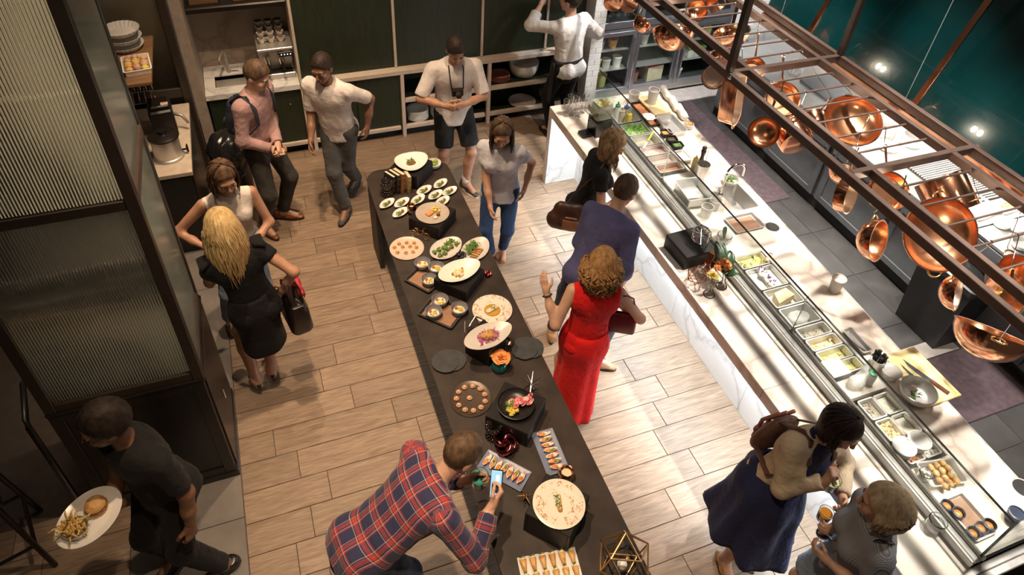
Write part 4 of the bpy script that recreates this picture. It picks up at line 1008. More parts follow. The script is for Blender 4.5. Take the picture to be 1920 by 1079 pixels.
votive('faceted copper votive beside the salmon riser', (0.987, 4.510, 0.820), .035, .075, m_merc)
votive('small gold votive behind the roast chicken plate', (1.262, 2.93, TZ), .035, .06, m_merc)
votive('gold votive by the blue plate behind the large floral plate', (1.262, 1.885, TZ), .045, .07, m_merc)
# 2 salmon
t = dish('taupe round plate with an orange salmon fillet and yellow fruit', (1.115, 4.31, Z2), plate_prof(.165, .012, .8), m_taupe, sy=.98); t.scale = (0.84,)*3
M().box((-.03, 0, .016), (.075, .06, .024), .5, .008).to('salmon', F_SALMON, t); garnish(t, F_YEL, .08, .07, .012, 14, (.022, .020, .014), 5, 'box', 'yellow_fruit', c=(.05, .035))
for x, y in ((.035, .035), (.045, -.045)): M().ell((x, y, .018), (.020, .016, .014), 10, 6).to('beet', plain('beet', (0.18, 0.03, 0.03), .3), t, True)
M().ell((.01, -.075, .012), (.022, .018, .010), 10, 6).to('cream', F_CREAM, t, True)
# bicycle figurine
t = thing('bicycle_figurine', 'small gilt bicycle figurine in front of the salmon riser', 'figurine', (0.971, 4.188, 0.800), math.radians(-38))
for x in (-.055, .055):
    w = M(); w.tube([(x+.034*math.cos(2*PI*k/18), 0, .036+.034*math.sin(2*PI*k/18)) for k in range(18)], .0026, 6, closed=True, hint=(0, 1, 0))
    for k in range(6): a = 2*PI*k/6; w.tube([(x, 0, .036), (x+.033*math.cos(a), 0, .036+.033*math.sin(a))], .001, 4)
    w.to('wheel', m_gold, t, True)
m = M()
for a, b in (((-.055, .036), (-.02, .085)), ((-.02, .085), (.035, .08)), ((.035, .08), (-.005, .036)), ((-.005, .036), (-.055, .036)), ((-.005, .036), (-.024, .095)), ((.055, .036), (.032, .10))): m.tube([(a[0], 0, a[1]), (b[0], 0, b[1])], .0026, 6)
m.to('frame', m_gold, t); M().box((-.026, 0, .098), (.03, .014, .006), 0, .002).to('saddle', m_gold, t); M().tube([(.045, -.022, .103), (.032, -.012, .103), (.032, .012, .103), (.045, .022, .103)], .0024, 6).to('handlebar', m_gold, t)
# 3 canape plate
t = dish('beige round plate with ten salmon canapes near the bicycle figurine', (0.842, 4.095, 0.800), plate_prof(.160, .010, .85), m_beige); t.scale = (0.85,)*3
t.location.z = TZ
def canape(t, x, y, base, top, gar, i, z=.006):
    M().lathe([(0, 0), (.019, 0), (.020, .004), (.018, .009), (0, .009)], (x, y, z), 12).to('canape_base', base, t, 50)
    m = M(); m.ell((x, y, z+.016), (.015, .013, .010), 8, 5, noise=.12, seed=i); m.to('canape_topping', top, t, True)
k = 0
for i, (x, y) in enumerate(((-.07, .065), (.0, .075), (.07, .065), (-.115, .02), (-.04, .02), (.03, .02), (.09, .0), (-.09, -.05), (-.01, -.065), (.055, -.055))): canape(t, x, y, F_BREAD, F_SALMON, None, i)
t.rotation_euler.z = -.2
# 4, 5 oval plates
def oval(lab, loc, a, b, rz, mat=m_greyc, h=.022, leaf=.25, well=.7, name='oval_plate'):
    return dish(lab, loc, plate_prof(a, h, well), mat, sx=1, sy=b/a, rz=rz, name=name, leaf=leaf, warp=.12)
t = oval('pale grey oval plate with ten green herb toasts', (1.135, 3.993, 0.805), .165, .118, .55); t.location.z = TZ; t.scale = (0.92,)*3
k = 0
for i in range(10):
    x = -.105+.052*(i//2); y = (.03 if i % 2 else -.025)+.010*math.sin(i*2.1)
    M().box((x, y, .012), (.034, .03, .012), .4*i, .003).to('toast', F_BROWN, t)
    bits(M(), .036, .034, .02, 16, (.018, .004), i, 'tube', .01).v
    m = M(); bits(m, .036, .034, .020, 16, (.018, .005), i, 'tube', .010); m.v = [(p[0]+x, p[1]+y, p[2]) for p in m.v]; m.to('herb_topping', F_GREEN, t)
t = oval('pale grey oval plate with sliced chicken and a bunch of rocket', (1.356, 3.912, 0.805), .165, .112, .75); t.location.z = TZ; t.scale = (0.92,)*3
for i in range(5): M().box((-.085+.028*i, -.028, .016), (.020, .066, .016), .15, .005).to('chicken_slice', F_CHKN, t)
garnish(t, F_GREEN, .13, .05, .018, 90, (.04, .004), 8, 'tube', 'rocket_leaves', .03, (-.01, .035))
def knot(lab, loc, r, mat, name='knot_ornament', tw=3, th=.012):
    t = thing(name, lab, 'ornament', loc); m = M()
    m.tube([((r*.6+r*.35*math.cos(tw*a))*math.cos(2*a), (r*.6+r*.35*math.cos(tw*a))*math.sin(2*a), r*.55+r*.4*math.sin(tw*a)) for a in np.linspace(0, 2*PI, 64, endpoint=False)], th, 8, closed=True)
    m.to('twisted_tube', mat, t, True); t.location.z = TZ+th-.1*r; return t
knot('small dark twisted ornament between the two oval plates', (1.222, 3.868, 0.800), .035, m_blackc, th=.010)
knot('small red metallic knot behind the white leaf bowl', (1.36, 3.62, TZ), .028, metal('red_metal', (0.45, 0.08, 0.09), .2), th=.008)
# trays with three bowls each
m_pap = plain('brown_paper', (0.32, 0.17, 0.10), 0.7, var=.12)
m_bluein = plain('blue_grey_glaze', (0.26, 0.26, 0.31), 0.3, var=.1)
def btray(lab, L_, M_, T_, bowls):
    L_, M_, T_ = (np.array(p[:2]) for p in (L_, M_, T_)); dd = M_-L_; w = float(np.linalg.norm(dd)); l = float(np.linalg.norm(T_-L_)); rz = math.atan2(dd[1], dd[0]); loc = (M_+T_)/2
    t = thing('serving_tray', lab, 'tray', (float(loc[0]), float(loc[1]), TZ), rz, 'brown serving trays on the buffet')
    rpan(M(), w, l, .02, tray_prof(.022, .003, .012)).to('tray', plain('grey_tray', (0.075, 0.072, 0.07), .35, .5), t, 35)
    M().b2((-w/2+.028, -l/2+.028, .0035), (w/2-.028, l/2-.028, .005)).to('paper_liner', m_pap, t)
    for i, ((x, y), lab2) in enumerate(bowls):
        b = dish(lab2, (x, y, TZ+.006), bowl_p(.062, .055), m_bluein, name='bowl', cat='bowl', group='small glazed bowls on trays')
        M().lathe([(0, .022), (.045, .022), (.040, .026), (0, .028)], n=20).to('soup', F_CREAM, b, True); garnish(b, F_YEL, .05, .05, .028, 14, (.012, .009, .007), i+20, 'box', 'corn_pieces', .008)
        M().ell((-.018, .018, .034), (.012,)*3, 8, 6).to('tomato', plain('tomato', (0.62, 0.16, 0.03), .3), b, True)
btray('far brown serving tray with three glazed bowls beside the white leaf bowl', (0.732, 3.747, 0.810), (0.882, 3.549, 0.810), (0.883, 3.881, 0.810), (((0.906, 3.852, 0.830)[:2], 'glazed bowl at the far corner of the far tray'), ((0.910, 3.664, 0.830)[:2], 'glazed bowl at the near side of the far tray'), ((0.995, 3.775, 0.830)[:2], 'beige-lit bowl of the far tray tucked behind the white leaf bowl')))
btray('near brown serving tray with three glazed bowls beside the wire polyhedron', (0.738, 3.385, 0.810), (0.938, 3.169, 0.810), (0.901, 3.543, 0.810), (((0.930, 3.441, 0.830)[:2], 'glazed bowl at the far corner of the near tray'), ((0.854, 3.345, 0.830)[:2], 'glazed bowl at the left corner of the near tray'), ((1.039, 3.319, 0.830)[:2], 'glazed bowl with a herb leaf at the right corner of the near tray')))
# 6 white leaf bowl
t = oval('large white leaf-shaped bowl with pasta on the middle riser', (1.125, 3.605, Z3), .205, .125, .25, m_white, .045, .30, .5, 'leaf_bowl'); t.scale = (0.85,)*3
food(t, F_FISH, [ellp((-.02, 0, .018), (.04, .03, .014)), ellp((.03, .015, .016), (.03, .02, .012)), ellp((.0, -.03, .016), (.03, .022, .01))], 'pasta'); garnish(t, F_YEL, .10, .07, .018, 20, (.012, .010, .008), 31, 'box', 'corn_pieces')
for x, y in ((-.06, .01), (.045, .02), (-.02, -.04)): M().ell((x, y, .022), (.012,)*3, 8, 6).to('tomato', MATS['tomato'], t, True)
# 7 floral plate
t = dish('round flower-patterned plate with fish in yellow sauce', (1.277, 3.267, 0.810), plate_prof(.183, .016, .62), m_floral); t.location.z = TZ; t.scale = (0.80,)*3
M().lathe([(0, .006), (.075, .006), (.07, .009), (0, .010)], n=24).to('sauce', m_sauce, t, True)
food(t, F_FISH, [cap((-.04, -.01, .018), (.04, .02, .018), .024, fl=.55, fn=(0, 0, 1))], 'fish'); garnish(t, F_GREEN, .05, .03, .034, 8, (.016, .003), 12)
# wire polyhedra
PH = (1+5**.5)/2
def wire_poly(lab, loc, r, mat, kind='ico', th=.0035, rz=.3, name='wire_polyhedron', tilt=.3):
    V = [np.array(v, float) for a in (-1, 1) for b in (-PH, PH) for v in ((0, a, b), (a, b, 0), (b, 0, a))]
    V = [v/np.linalg.norm(v)*r for v in V]; d0 = min(np.linalg.norm(V[0]-v) for v in V[1:])
    Rm = np.array(Euler((tilt, .2, rz)).to_matrix()); V = [Rm @ v for v in V]; z0 = min(v[2] for v in V)
    t = thing(name, lab, 'ornament', (loc[0], loc[1], loc[2]))
    E = [(i, j) for i in range(12) for j in range(i) if np.linalg.norm(V[i]-V[j]) < d0*1.05]
    for i, j in E: M().tube([V[i]-[0, 0, z0-th], V[j]-[0, 0, z0-th]], th, 6).to('edge_bar', mat, t)
    return t
m_silver = metal('silver_wire', (0.70, 0.66, 0.60), 0.25)
wire_poly('silver wire polyhedron beside the floral fish plate', (1.085, 3.09, TZ), .085, m_silver)
# 8 chicken
t = oval('pale grey oval bowl with roast chicken on pink cabbage', (1.11, 2.90, Z4), .215, .12, .22, m_greyc, .035, .35, .55); t.scale = (0.84,)*3
food(t, F_CHKN, [ellp((0, 0, .04), (.05, .038, .03)), ellp((.035, .02, .04), (.03, .022, .024)), ellp((-.035, .015, .036), (.026, .02, .02)), cap((.01, -.02, .04), (.05, -.035, .03), .018, .012)], 'chicken'); garnish(t, F_BEET, .17, .10, .014, 150, (.03, .003), 14, 'tube', 'cabbage_shreds', .012)
# slate rounds
def slates(lab, loc, ang):
    for i, (dx, dy, rz, l2) in enumerate(((0, 0, 0, ', lower round'), (.03, -.02, .8, ', middle round'), (-.02, -.02, 1.7, ', top round'))):
        t = thing('slate_coaster', lab+l2, 'coaster', (loc[0]+dx, loc[1]+dy, TZ+.007*i), rz+ang, 'black slate coasters')
        rg = random.Random(i+int(100*loc[0])); P = [(.092*(1+rg.uniform(-.03, .03))*math.cos(2*PI*k/22), .092*(1+rg.uniform(-.03, .03))*math.sin(2*PI*k/22)) for k in range(22)]
        M().prism(P, 0, .006).to('slate_sheet', m_slate, t, 30)
slates('black slate coaster at the left table edge by the chicken riser', (0.837, 2.933, 0.800), 0)
slates('black slate coaster at the right table edge beside the rose vase', (1.389, 2.870, 0.800), .5)
# rose vase
def rose(t, c, r, mat, n=26, seed=1, up=(0, 0, 1)):
    rg = random.Random(seed); R = frame(up)
    for i in range(n):
        f = (i+.5)/n; a = i*2.39996; tilt = .15+1.15*f; rr_ = r*(.15+.85*f)
        def g(u, v, a=a, tilt=tilt, rr_=rr_, f=f):
            w = (u-.5)*1.5*(.6+.5*f); vv = v
            x = rr_*(math.sin(tilt*vv)*.95); z = r*.8*(math.cos(tilt*vv*.9)*vv)*(.9-.45*f)+.004*math.sin(9*u+i)
            bu = math.cos(w)*x; bw = math.sin(w)*(x+r*.12)
            p = np.array((bu*math.cos(a)-bw*math.sin(a), bu*math.sin(a)+bw*math.cos(a), z)); return R @ p+np.array(c)
        M().grid(g, 6, 5).to('petal', mat, t, True, sol=.0012)
t = thing('flower_vase', 'small round teal vase on the buffet holding a large orange rose', 'vase', (1.150, 2.755, 0.800)); t.location.z = TZ
m_tealg = plain('teal_glaze', (0.008, 0.09, 0.095), .12, coat=.5)
M().lathe([(0, 0), (.03, 0), (.05, .015), (.056, .04), (.048, .068), (.036, .078), (.038, .082), (.034, .08), (.045, .064), (.05, .04), (.03, .01), (0, .01)], n=28).to('vase', m_tealg, t, True)
M().tube([(0, 0, .02), (.005, .0, .09), (.01, .005, .12)], .004, 6).to('stem', plain('stem_green', (0.10, 0.2, 0.05), .5), t, True)
m_rose = NT('orange_petal'); _c = m_rose.ramp(m_rose.noise(m_rose.coord(), 40, 3), [(.35, (0.78, 0.20, 0.03)), (.65, (0.85, 0.42, 0.15))]); m_rose.l(_c, m_rose.b.inputs['Base Color']); m_rose.set(Roughness=.6); m_rose = m_rose.m
rose(t, (.01, .008, .095), .078, m_rose)
# 9 tartlets
t = dish('dark bronze plate with a ring of eleven tartlets and one in the middle', (0.893, 2.583, 0.800), plate_prof(.172, .010, .88), m_brownc); t.location.z = TZ; t.scale = (0.80,)*3
F_PINK = speck('pink_mousse', [(0.70, 0.38, 0.32), (0.78, 0.55, 0.48), (0.55, 0.16, 0.14)], 200)
for i in range(12):
    a = 2*PI*i/11; x, y = (.118*math.cos(a), .118*math.sin(a)) if i < 11 else (-.01, .005)
    M().lathe([(0, 0), (.016, 0), (.022, .012), (.020, .014), (0, .012)], (x, y, .006), 12).to('tart_shell', F_BREAD, t, 50)
    M().lathe([(0, .013), (.017, .012), (.015, .022), (.008, .030), (0, .033)], (x, y, .006), 10).to('tart_mousse', F_PINK, t, True)
# 10 black bowl
t = dish('black bowl of red radicchio salad on its riser', (1.105, 2.345, Z5), bowl_p(.15, .055, .45), m_blackc, name='salad_bowl', cat='bowl'); t.scale = (0.78,)*3
m_rad = F_RED
for i in range(13):
    a = .3*i; x0 = -.01+.012*i-.03*(i % 2); y0 = .03*math.sin(i*1.7)
    def g(u, v, i=i, x0=x0, y0=y0):
        L = .075; w = .02*math.sin(PI*(.15+.8*v)); th = .5+.18*math.sin(i*2.3); x = L*(v-.5); y = (u-.5)*2*w
        return (x0+x*math.cos(th)-y*math.sin(th), y0+x*math.sin(th)+y*math.cos(th), .035+.012*(i % 4)+.02*abs(u-.5)+.01*math.sin(3*v+i))
    M().grid(g, 5, 7).to('radicchio_leaf', m_rad, t, True, sol=.0015)
garnish(t, F_YEL, .10, .06, .03, 14, (.026, .022, .014), 41, 'box', 'melon_cubes', .02, (-.03, -.05)); garnish(t, F_GREEN, .08, .05, .04, 14, (.03, .008), 42, 'tube', 'green_slices', .02, (-.05, .0))
# star jack
def jack(lab, loc, r, mat, seed, n=12, th=.005):
    t = thing('star_ornament', lab, 'ornament', loc); rg = random.Random(seed)
    D = [np.array(v)/np.linalg.norm(v) for v in ((0, 1, PH), (0, 1, -PH), (0, -1, PH), (0, -1, -PH), (1, PH, 0), (1, -PH, 0), (-1, PH, 0), (-1, -PH, 0), (PH, 0, 1), (PH, 0, -1), (-PH, 0, 1), (-PH, 0, -1))][:n]
    Rm = np.array(Euler((rg.uniform(0, 3), rg.uniform(0, 3), 0)).to_matrix()); D = [Rm @ d*r for d in D]; z0 = min(d[2] for d in D)
    M().ell((0, 0, -z0), (th*1.8,)*3, 8, 6).to('core', mat, t, True)
    for d in D: M().tube([(0, 0, -z0), (d[0], d[1], d[2]-z0)], [th*1.2, th*.35], 6).to('spike', mat, t); 
    return t
jack('silver spiky star ornament behind the black salad bowl', (1.285, 2.52, TZ), .085, m_silver, 2)
jack('small gilt spiky ornament left of the large floral plate', (0.978, 1.830, 0.800), .05, m_gold, 5, 8, .006).location.z = TZ
# vase and rose sculpture
bead_vase('clear beaded goblet in front of the red salad riser', tuple((0.943, 2.282, 0.800)), .042, .12, 'beaded_goblet')
knot('rosy metallic knot sculpture in front of the red salad riser', (0.985, 2.177, 0.820), .066, metal('rose_metal', (0.42, 0.12, 0.13), .12), th=.019)
# 11, 12 blue plates
F_END = speck('red_endive', [(0.55, 0.08, 0.10), (0.78, 0.70, 0.55), (0.80, 0.74, 0.62)], 40)
def blue_plate(lab, loc, rz, n, w=.145, l=.30, off=0):
    t = thing('rectangular_plate', lab, 'plate', (loc[0], loc[1], TZ), rz, 'blue rectangular plates')
    rpan(M(), w, l, .006, [(.012, 0), (.0, .010), (0, .013), (.006, .013), (.014, .008)]).to('china', m_blue, t, 35)
    for i in range(n):
        y = -l/2+.035+(l-.07)*i/(n-1)
        R = np.array(Euler((0, 0, 0.12*((i*7) % 3-1))).to_matrix())
        def g(u, v, y=y, R=R): 
            wv = .016*math.sin(PI*(.1+.82*v)); return R @ np.array(((v-.5)*.085, (u-.5)*2*wv, .012+.018*(2*u-1)**2+.012*(2*v-1)**2))+np.array((off, y, 0))
        M().grid(g, 5, 7).to('endive_leaf', F_END, t, True, sol=.002)
        M().ell((off-.012, y, .026), (.020, .011, .010), 8, 5, noise=.15, seed=i).to('orange_filling', F_ORA, t, True)
        M().ell((off+.018, y, .026), (.014, .010, .008), 8, 5, noise=.2, seed=i+9).to('herb_filling', F_GREEN if i % 2 else F_CREAM, t, True)
blue_plate('blue rectangular plate of filled endive leaves at the right table edge', (1.234, 2.065, 0.800), math.radians(-2), 7)
blue_plate('blue rectangular plate of filled endive leaves beside the man with the phone', (0.925, 2.038, 0.800), math.radians(41), 7)
# 13 large floral plate
t = dish('large flower-patterned plate with a stuffed roll nearest the camera', (1.098, 1.655, Z6), plate_prof(.198, .018, .60), m_floral, name='plate'); t.scale = (0.73,)*3
food(t, F_BREAD, [cap((-.012, -.045, .024), (.016, .05, .024), .019)], 'roll'); garnish(t, F_GREEN, .03, .10, .036, 26, (.02, .004), 17, c=(-.008, 0)); garnish(t, F_CREAM, .03, .09, .04, 12, (.008, .007, .006), 18, 'ell', 'cream_dots')
# 14 white wavy tray of cones
t = thing('wavy_tray', 'white wavy tray with rows of filled cones at the bottom of the picture', 'tray', (0, 0, 0)); a_, b_ = np.array((0.809, 1.490, 0.810)), np.array((1.131, 1.442, 0.810)); d_ = nz(b_-a_); c_ = (a_+b_)/2-np.array((-d_[1], d_[0], 0))*.105; t.location = (float(c_[0]), float(c_[1]), TZ); t.rotation_euler.z = math.atan2(d_[1], d_[0]); t.scale = (float(np.linalg.norm(b_-a_))/.29,)*3
M().grid(lambda u, v: ((u-.5)*.29, (v-.5)*.26, .006+.006*math.sin(u*6*2*PI+1.5)), 49, 3).to('china', m_white, t, True, sol=.006)
for j in range(3):
    for i in range(6):
        x = -.12+.048*i; y = .085-.075*j
        M().tube([(x, y-.03, .018), (x, y+.026, .024)], [.007, .017], 10, cap=False).to('cone', F_BREAD, t, True, sol=.001)
        M().ell((x, y+.026, .028), (.014, .012, .012), 8, 6, noise=.1, seed=i).to('cone_filling', F_CREAM, t, True); M().tube([(x-.008, y+.03, .036), (x+.006, y+.036, .046)], [.004, .001], 4).to('herb_sprig', F_GREEN, t)
# geometric lantern
t = wire_poly('large gilt wire lantern with a white bloom inside, at the bottom of the picture', (1.33, 1.30, TZ), .145, m_gold, th=.0048, name='wire_lantern', rz=.1, tilt=.1)
M().ell((-.02, -.02, .11), (.028,)*3, 10, 8, noise=.08).to('white_bloom', m_white, t, True); M().tube([(-.02, -.02, .01), (-.02, -.02, .1)], .003, 6).to('bloom_stem', m_gold, t); M().ell((.02, 0, .10), (.014,)*3, 8, 6).to('gold_ball', m_gold, t, True)

# ================================================================ reeded-glass partition
pt = thing('glass_partition', 'dark-framed booth partition with ribbed glass on a black base', 'partition')
PX0, PX1, PY0, PY1 = -1.50, -0.655, 3.03, 3.75
def flutes(x0, x1, y, z0, z1, n=50, amp=.0055, axis='x', th=.006):
    V = []; per = 6; N = n*per
    for k in range(N+1):
        x = x0+(x1-x0)*k/N; d = amp*abs(math.sin(PI*k/per))
        for z in (z0, z1): V.append((x, y-d, z))
    b = len(V)
    for k in range(N+1):
        x = x0+(x1-x0)*k/N
        for z in (z0, z1): V.append((x, y+th, z))
    F = [(2*k, 2*k+2, 2*k+3, 2*k+1) for k in range(N)]+[(b+2*k, b+2*k+1, b+2*k+3, b+2*k+2) for k in range(N)]
    F += [(0, 1, b+1, b), (2*N, b+2*N, b+2*N+1, 2*N+1)]
    F += [(2*k, b+2*k, b+2*k+2, 2*k+2) for k in range(N)]+[(2*k+1, 2*k+3, b+2*k+3, b+2*k+1) for k in range(N)]
    return V, F
m_reed = NT('reeded_glass'); m_reed.b.inputs['Base Color'].default_value = (0.86, 0.82, 0.72, 1); m_reed.set(Roughness=.06, IOR=1.48); m_reed.b.inputs['Transmission Weight'].default_value = 0.96; m_reed = m_reed.m
m_smoke = sheet_glass('smoked_glass', (0.55, 0.58, 0.55), .1, .12, .34, (0.40, 0.43, 0.38))
for x0 in (PX0, PX1-.06):
    M().b2((x0, PY0, 1.10), (x0+.06, PY0+.05, 4.2), .004).to('post', m_bronze, pt)
    M().b2((x0, PY1-.04, 1.10), (x0+.05, PY1, 4.2), .004).to('post', m_bronze, pt)
for z0, z1 in ((1.10, 1.165), (2.43, 2.49)):
    M().b2((PX0+.06, PY0+.004, z0), (PX1-.06, PY0+.05, z1), .004).to('rail', m_bronze, pt)
    M().b2((PX1-.04, PY0+.05, z0), (PX1-.002, PY1-.04, z1), .004).to('side_rail', m_bronze if z0 < 2 else plain('rail_brown', (.10, .07, .055), .4), pt)
for z0, z1, p in ((1.165, 2.43, 'lower'), (2.49, 4.2, 'upper')):
    V, F = flutes(PX0+.06, PX1-.06, PY0+.025, z0, z1); mk('ribbed_pane', V, F, m_reed, pt, True)
    M().b2((PX1-.025, PY0+.05, z0), (PX1-.019, PY1-.04, z1)).to('side_pane', m_smoke, pt)
M().b2((PX0+.05, PY1-.03, 1.10), (PX1-.05, PY1-.02, 4.2)).to('back_panel', plain('booth_back', (0.26, 0.235, 0.18), .6), pt)
M().b2((PX0-.01, PY0-.008, 0.0), (PX1+.005, PY1, 0.06), .004).to('plinth', m_black, pt)
M().b2((PX0, PY0+.01, 0.06), (PX1-.01, PY1-.005, 1.075)).to('base_cabinet', m_black, pt)
M().b2((PX0-.005, PY0-.004, 1.075), (PX1+.002, PY1, 1.10), .004).to('base_cap', m_black, pt)
f = M()
for lo, hi in (((PX0, PY0, .06), (PX0+.07, PY0+.01, 1.07)), ((PX1-.08, PY0, .06), (PX1-.01, PY0+.01, 1.07)), ((PX0+.07, PY0, .06), (PX1-.08, PY0+.01, .13)), ((PX0+.07, PY0, 1.0), (PX1-.08, PY0+.01, 1.07))): f.b2(lo, hi, .003)
f.to('base_frame', m_black, pt)
d = M().b2((PX1-.009, PY0+.05, .08), (PX1+.001, PY1-.03, 1.05), .003).to('side_door', plain('door_black', (0.03, 0.022, 0.018), .35), pt)
M().tube([(PX1+.012, PY0+.34, .44), (PX1+.012, PY0+.34, .54)], .007, 8).to('door_handle', m_chrome, d, 40)
# ================================================================ coffee station behind the partition
cs = thing('coffee_station', 'dark side station with a pale worktop behind the partition', 'counter')
M().b2((-1.30, 5.45, 0.88), (-0.70, 6.62, 0.92), .003).to('worktop', plain('pale_worktop', (0.56, 0.47, 0.38), .4, var=.12), cs)
M().b2((-1.28, 5.47, 0.08), (-0.715, 6.60, 0.88)).to('carcass', m_black, cs)
for a, b in ((5.48, 6.03), (6.04, 6.59)): M().b2((-.715, a, .12), (-.70, b, .86), .003).to('door', m_black, cs)
M().b2((-1.26, 5.49, 0), (-.75, 6.58, .08)).to('plinth', m_black, cs)
M().b2((-1.28, 5.465, .12), (-.72, 5.47, .86)).to('end_panel', plain('end_black', (.012, .011, .010), .25), cs)
sh = thing('station_shelf', 'wooden shelf above the side station holding pastries', 'shelf'); M().b2((-1.30, 5.75, 1.62), (-0.84, 6.62, 1.65), .003).to('board', m_basket, sh); M().b2((-1.30, 6.56, .93), (-1.26, 6.60, 1.62), .003).to('bracket', m_bronze, sh); M().b2((-1.30, 5.77, .93), (-1.26, 5.81, 1.62), .003).to('bracket', m_bronze, sh)
rp = thing('ribbed_screen', 'dark-framed ribbed glass screen behind the side station', 'screen')
V, F = flutes(-1.25, -.74, 6.70, 1.06, 2.9, 40); mk('ribbed_pane', V, F, m_reed, rp, True)
M().b2((-.74, 6.66, 0), (-.665, 6.74, 3.0), .004).to('post', m_bronze, rp); M().b2((-1.32, 6.66, 0), (-1.25, 6.74, 3.0), .004).to('post', m_bronze, rp); M().b2((-1.25, 6.67, .96), (-.74, 6.73, 1.06), .004).to('rail', m_bronze, rp); M().b2((-1.25, 6.68, 0.0), (-.74, 6.72, .96)).to('lower_panel', m_black, rp); M().b2((-1.25, 6.735, 1.06), (-.74, 6.75, 2.9)).to('back_panel', MATS['booth_back'], rp)
# soup urn
t = thing('soup_urn', 'round steel urn with a black lid and tap on the side station', 'urn', (-.88, 5.74, .92))
M().lathe([(0, .012), (.125, .012), (.125, .02), (.115, .025), (.115, .19), (.122, .195), (.122, .205), (0, .205)], n=36).to('body', m_steel, t, 40); M().lathe([(0, 0), (.13, 0), (.132, .012), (0, .012)], n=36).to('base', m_steeld, t, 40)
M().lathe([(0, .206), (.125, .206), (.127, .222), (.10, .235), (.04, .245), (.035, .27), (0, .272)], n=36).to('lid', m_black, t, 40)
m = M(); m.tube([(.115, 0, .05), (.165, 0, .05)], .009, 8); m.tube([(.16, 0, .02), (.16, 0, .085)], .010, 8); m.tube([(.16, -.02, .085), (.16, .02, .085)], .006, 6); m.to('tap', m_black, t, 40)
t = thing('coffee_grinder', 'boxy black grinder with a small label behind the urn', 'grinder', (-.90, 6.15, .92), .1)
M().box((0, 0, .14), (.20, .24, .28), 0, .015).to('body', m_black, t); M().box((0, 0, .30), (.17, .18, .04), 0, .01).to('top_cover', m_black, t); M().box((.05, -.06, .323), (.06, .045, .003)).to('label', plain('label_white', (.6, .55, .5), .5), t); M().box((.05, -.055, .3255), (.045, .012, .002)).to('label_stripe', plain('label_orange', (.7, .2, .05), .5), t)
M().tube([(.10, .02, .16), (.16, 0, .14), (.20, -.04, .07)], [.016, .014, .012], 8).to('handle', m_steeld, t, True)
t = thing('wire_rack', 'chrome wire cup rack beside the grinder', 'rack', (-1.06, 6.40, .92))
for k in range(5): M().tube([(-.09+.0*k, .10*math.cos(PI*j/10), .26+.0*k+.10*math.sin(PI*j/10)) if False else (-.1+.05*k, .11*math.cos(PI*j/10), .24+.11*math.sin(PI*j/10)) for j in range(11)], .004, 6).to('rib', m_chrome, t, True)
for s in (-1, 1): M().tube([(-.11, s*.11, .24), (.11, s*.11, .24)], .004, 6).to('side_wire', m_chrome, t); M().tube([(-.1, s*.11, 0), (-.1, s*.11, .24)], .004, 6).to('leg', m_chrome, t); M().tube([(.1, s*.11, 0), (.1, s*.11, .24)], .004, 6).to('leg', m_chrome, t)
t = thing('pastry_tray', 'white tray of wrapped pastries and fruit on the station shelf', 'tray', (-.95, 6.02, 1.651), .12)
rpan(M(), .22, .30, .02, tray_prof(.05, .003, .008)).to('tray', m_white, t, 35)
for i in range(14): M().ell((-.06+.06*(i % 3), -.10+.05*(i//3), .04+.01*(i % 2)), (.032, .028, .026), 9, 6, noise=.08, seed=i).to('pastry', (F_BREAD, F_HAM, F_YEL, F_BREAD)[i % 4], t, True)
t = thing('cake_stand', 'stack of pleated paper cake trays at the top of the side station', 'trays', (-1.05, 6.42, 1.651))
for i in range(3):
    m = M(); n = 48; pr = [(0, 0), (.11, 0), (.15, .045)]
    V = [(0, 0, .07*i)]+[((r_+(.006 if k % 2 else -.002)*(r_ > .1))*math.cos(2*PI*k/n), (r_+(.006 if k % 2 else -.002)*(r_ > .1))*math.sin(2*PI*k/n), z_+.07*i+(.20 if False else 0)) for r_, z_ in pr[1:] for k in range(n)]
    m.add(V, [(0, 1+(k+1) % n, 1+k) for k in range(n)]+[(1+k, 1+(k+1) % n, 1+n+(k+1) % n, 1+n+k) for k in range(n)]); m.to('paper_tray', m_whitew, t, sol=.002)
t = thing('rubbish_bin', 'bin lined with a shiny black bag beside the sink niche', 'bin', (-.42, 6.18, 0))
M().lathe([(0, 0), (.15, 0), (.18, .66), (.165, .66), (.14, .02), (0, .02)], n=24).to('bin_body', m_black, t, 40)
V, F = sdf([ellp((0, 0, .62), (.20, .20, .06)), cap((0, 0, .45), (0, 0, .62), .185, .19)], h=.016, wrinkle=.018, wscale=40, seed=3); mk('bag_liner', V, F, MATS['bag_black'], t, True)
# faucet, cups, espresso machine in the niche
t = thing('niche_faucet', 'brushed bent faucet behind the niche sink', 'faucet', (-.30, 7.25, .86))
m = M(); m.tube([(0, 0, 0), (0, 0, .21), (0, -.01, .245), (-.02, -.05, .262), (-.05, -.15, .262), (-.06, -.18, .245), (-.06, -.185, .20)], .013, 10); m.to('spout', m_steel, t, 40); M().tube([(.01, -.0, .05), (.10, -.02, .06)], .011, 8).to('lever', m_steel, t, 40); M().lathe([(0, 0), (.026, 0), (.022, .03), (0, .03)]).to('base', m_steel, t, 40)
em = thing('espresso_machine', 'steel espresso machine with cups stacked on top in the niche', 'coffee machine', (.19, 7.18, .86))
M().box((0, .06, .19), (.34, .30, .30), 0, .012).to('body', m_steel, em); M().box((0, -.10, .03), (.34, .22, .06), 0, .006).to('drip_base', m_steel, em); M().box((0, -.06, .36), (.35, .40, .03), 0, .006).to('cup_deck', m_steel, em)
M().box((0, -.10, .063), (.30, .19, .006)).to('drip_grille', m_dark, em)
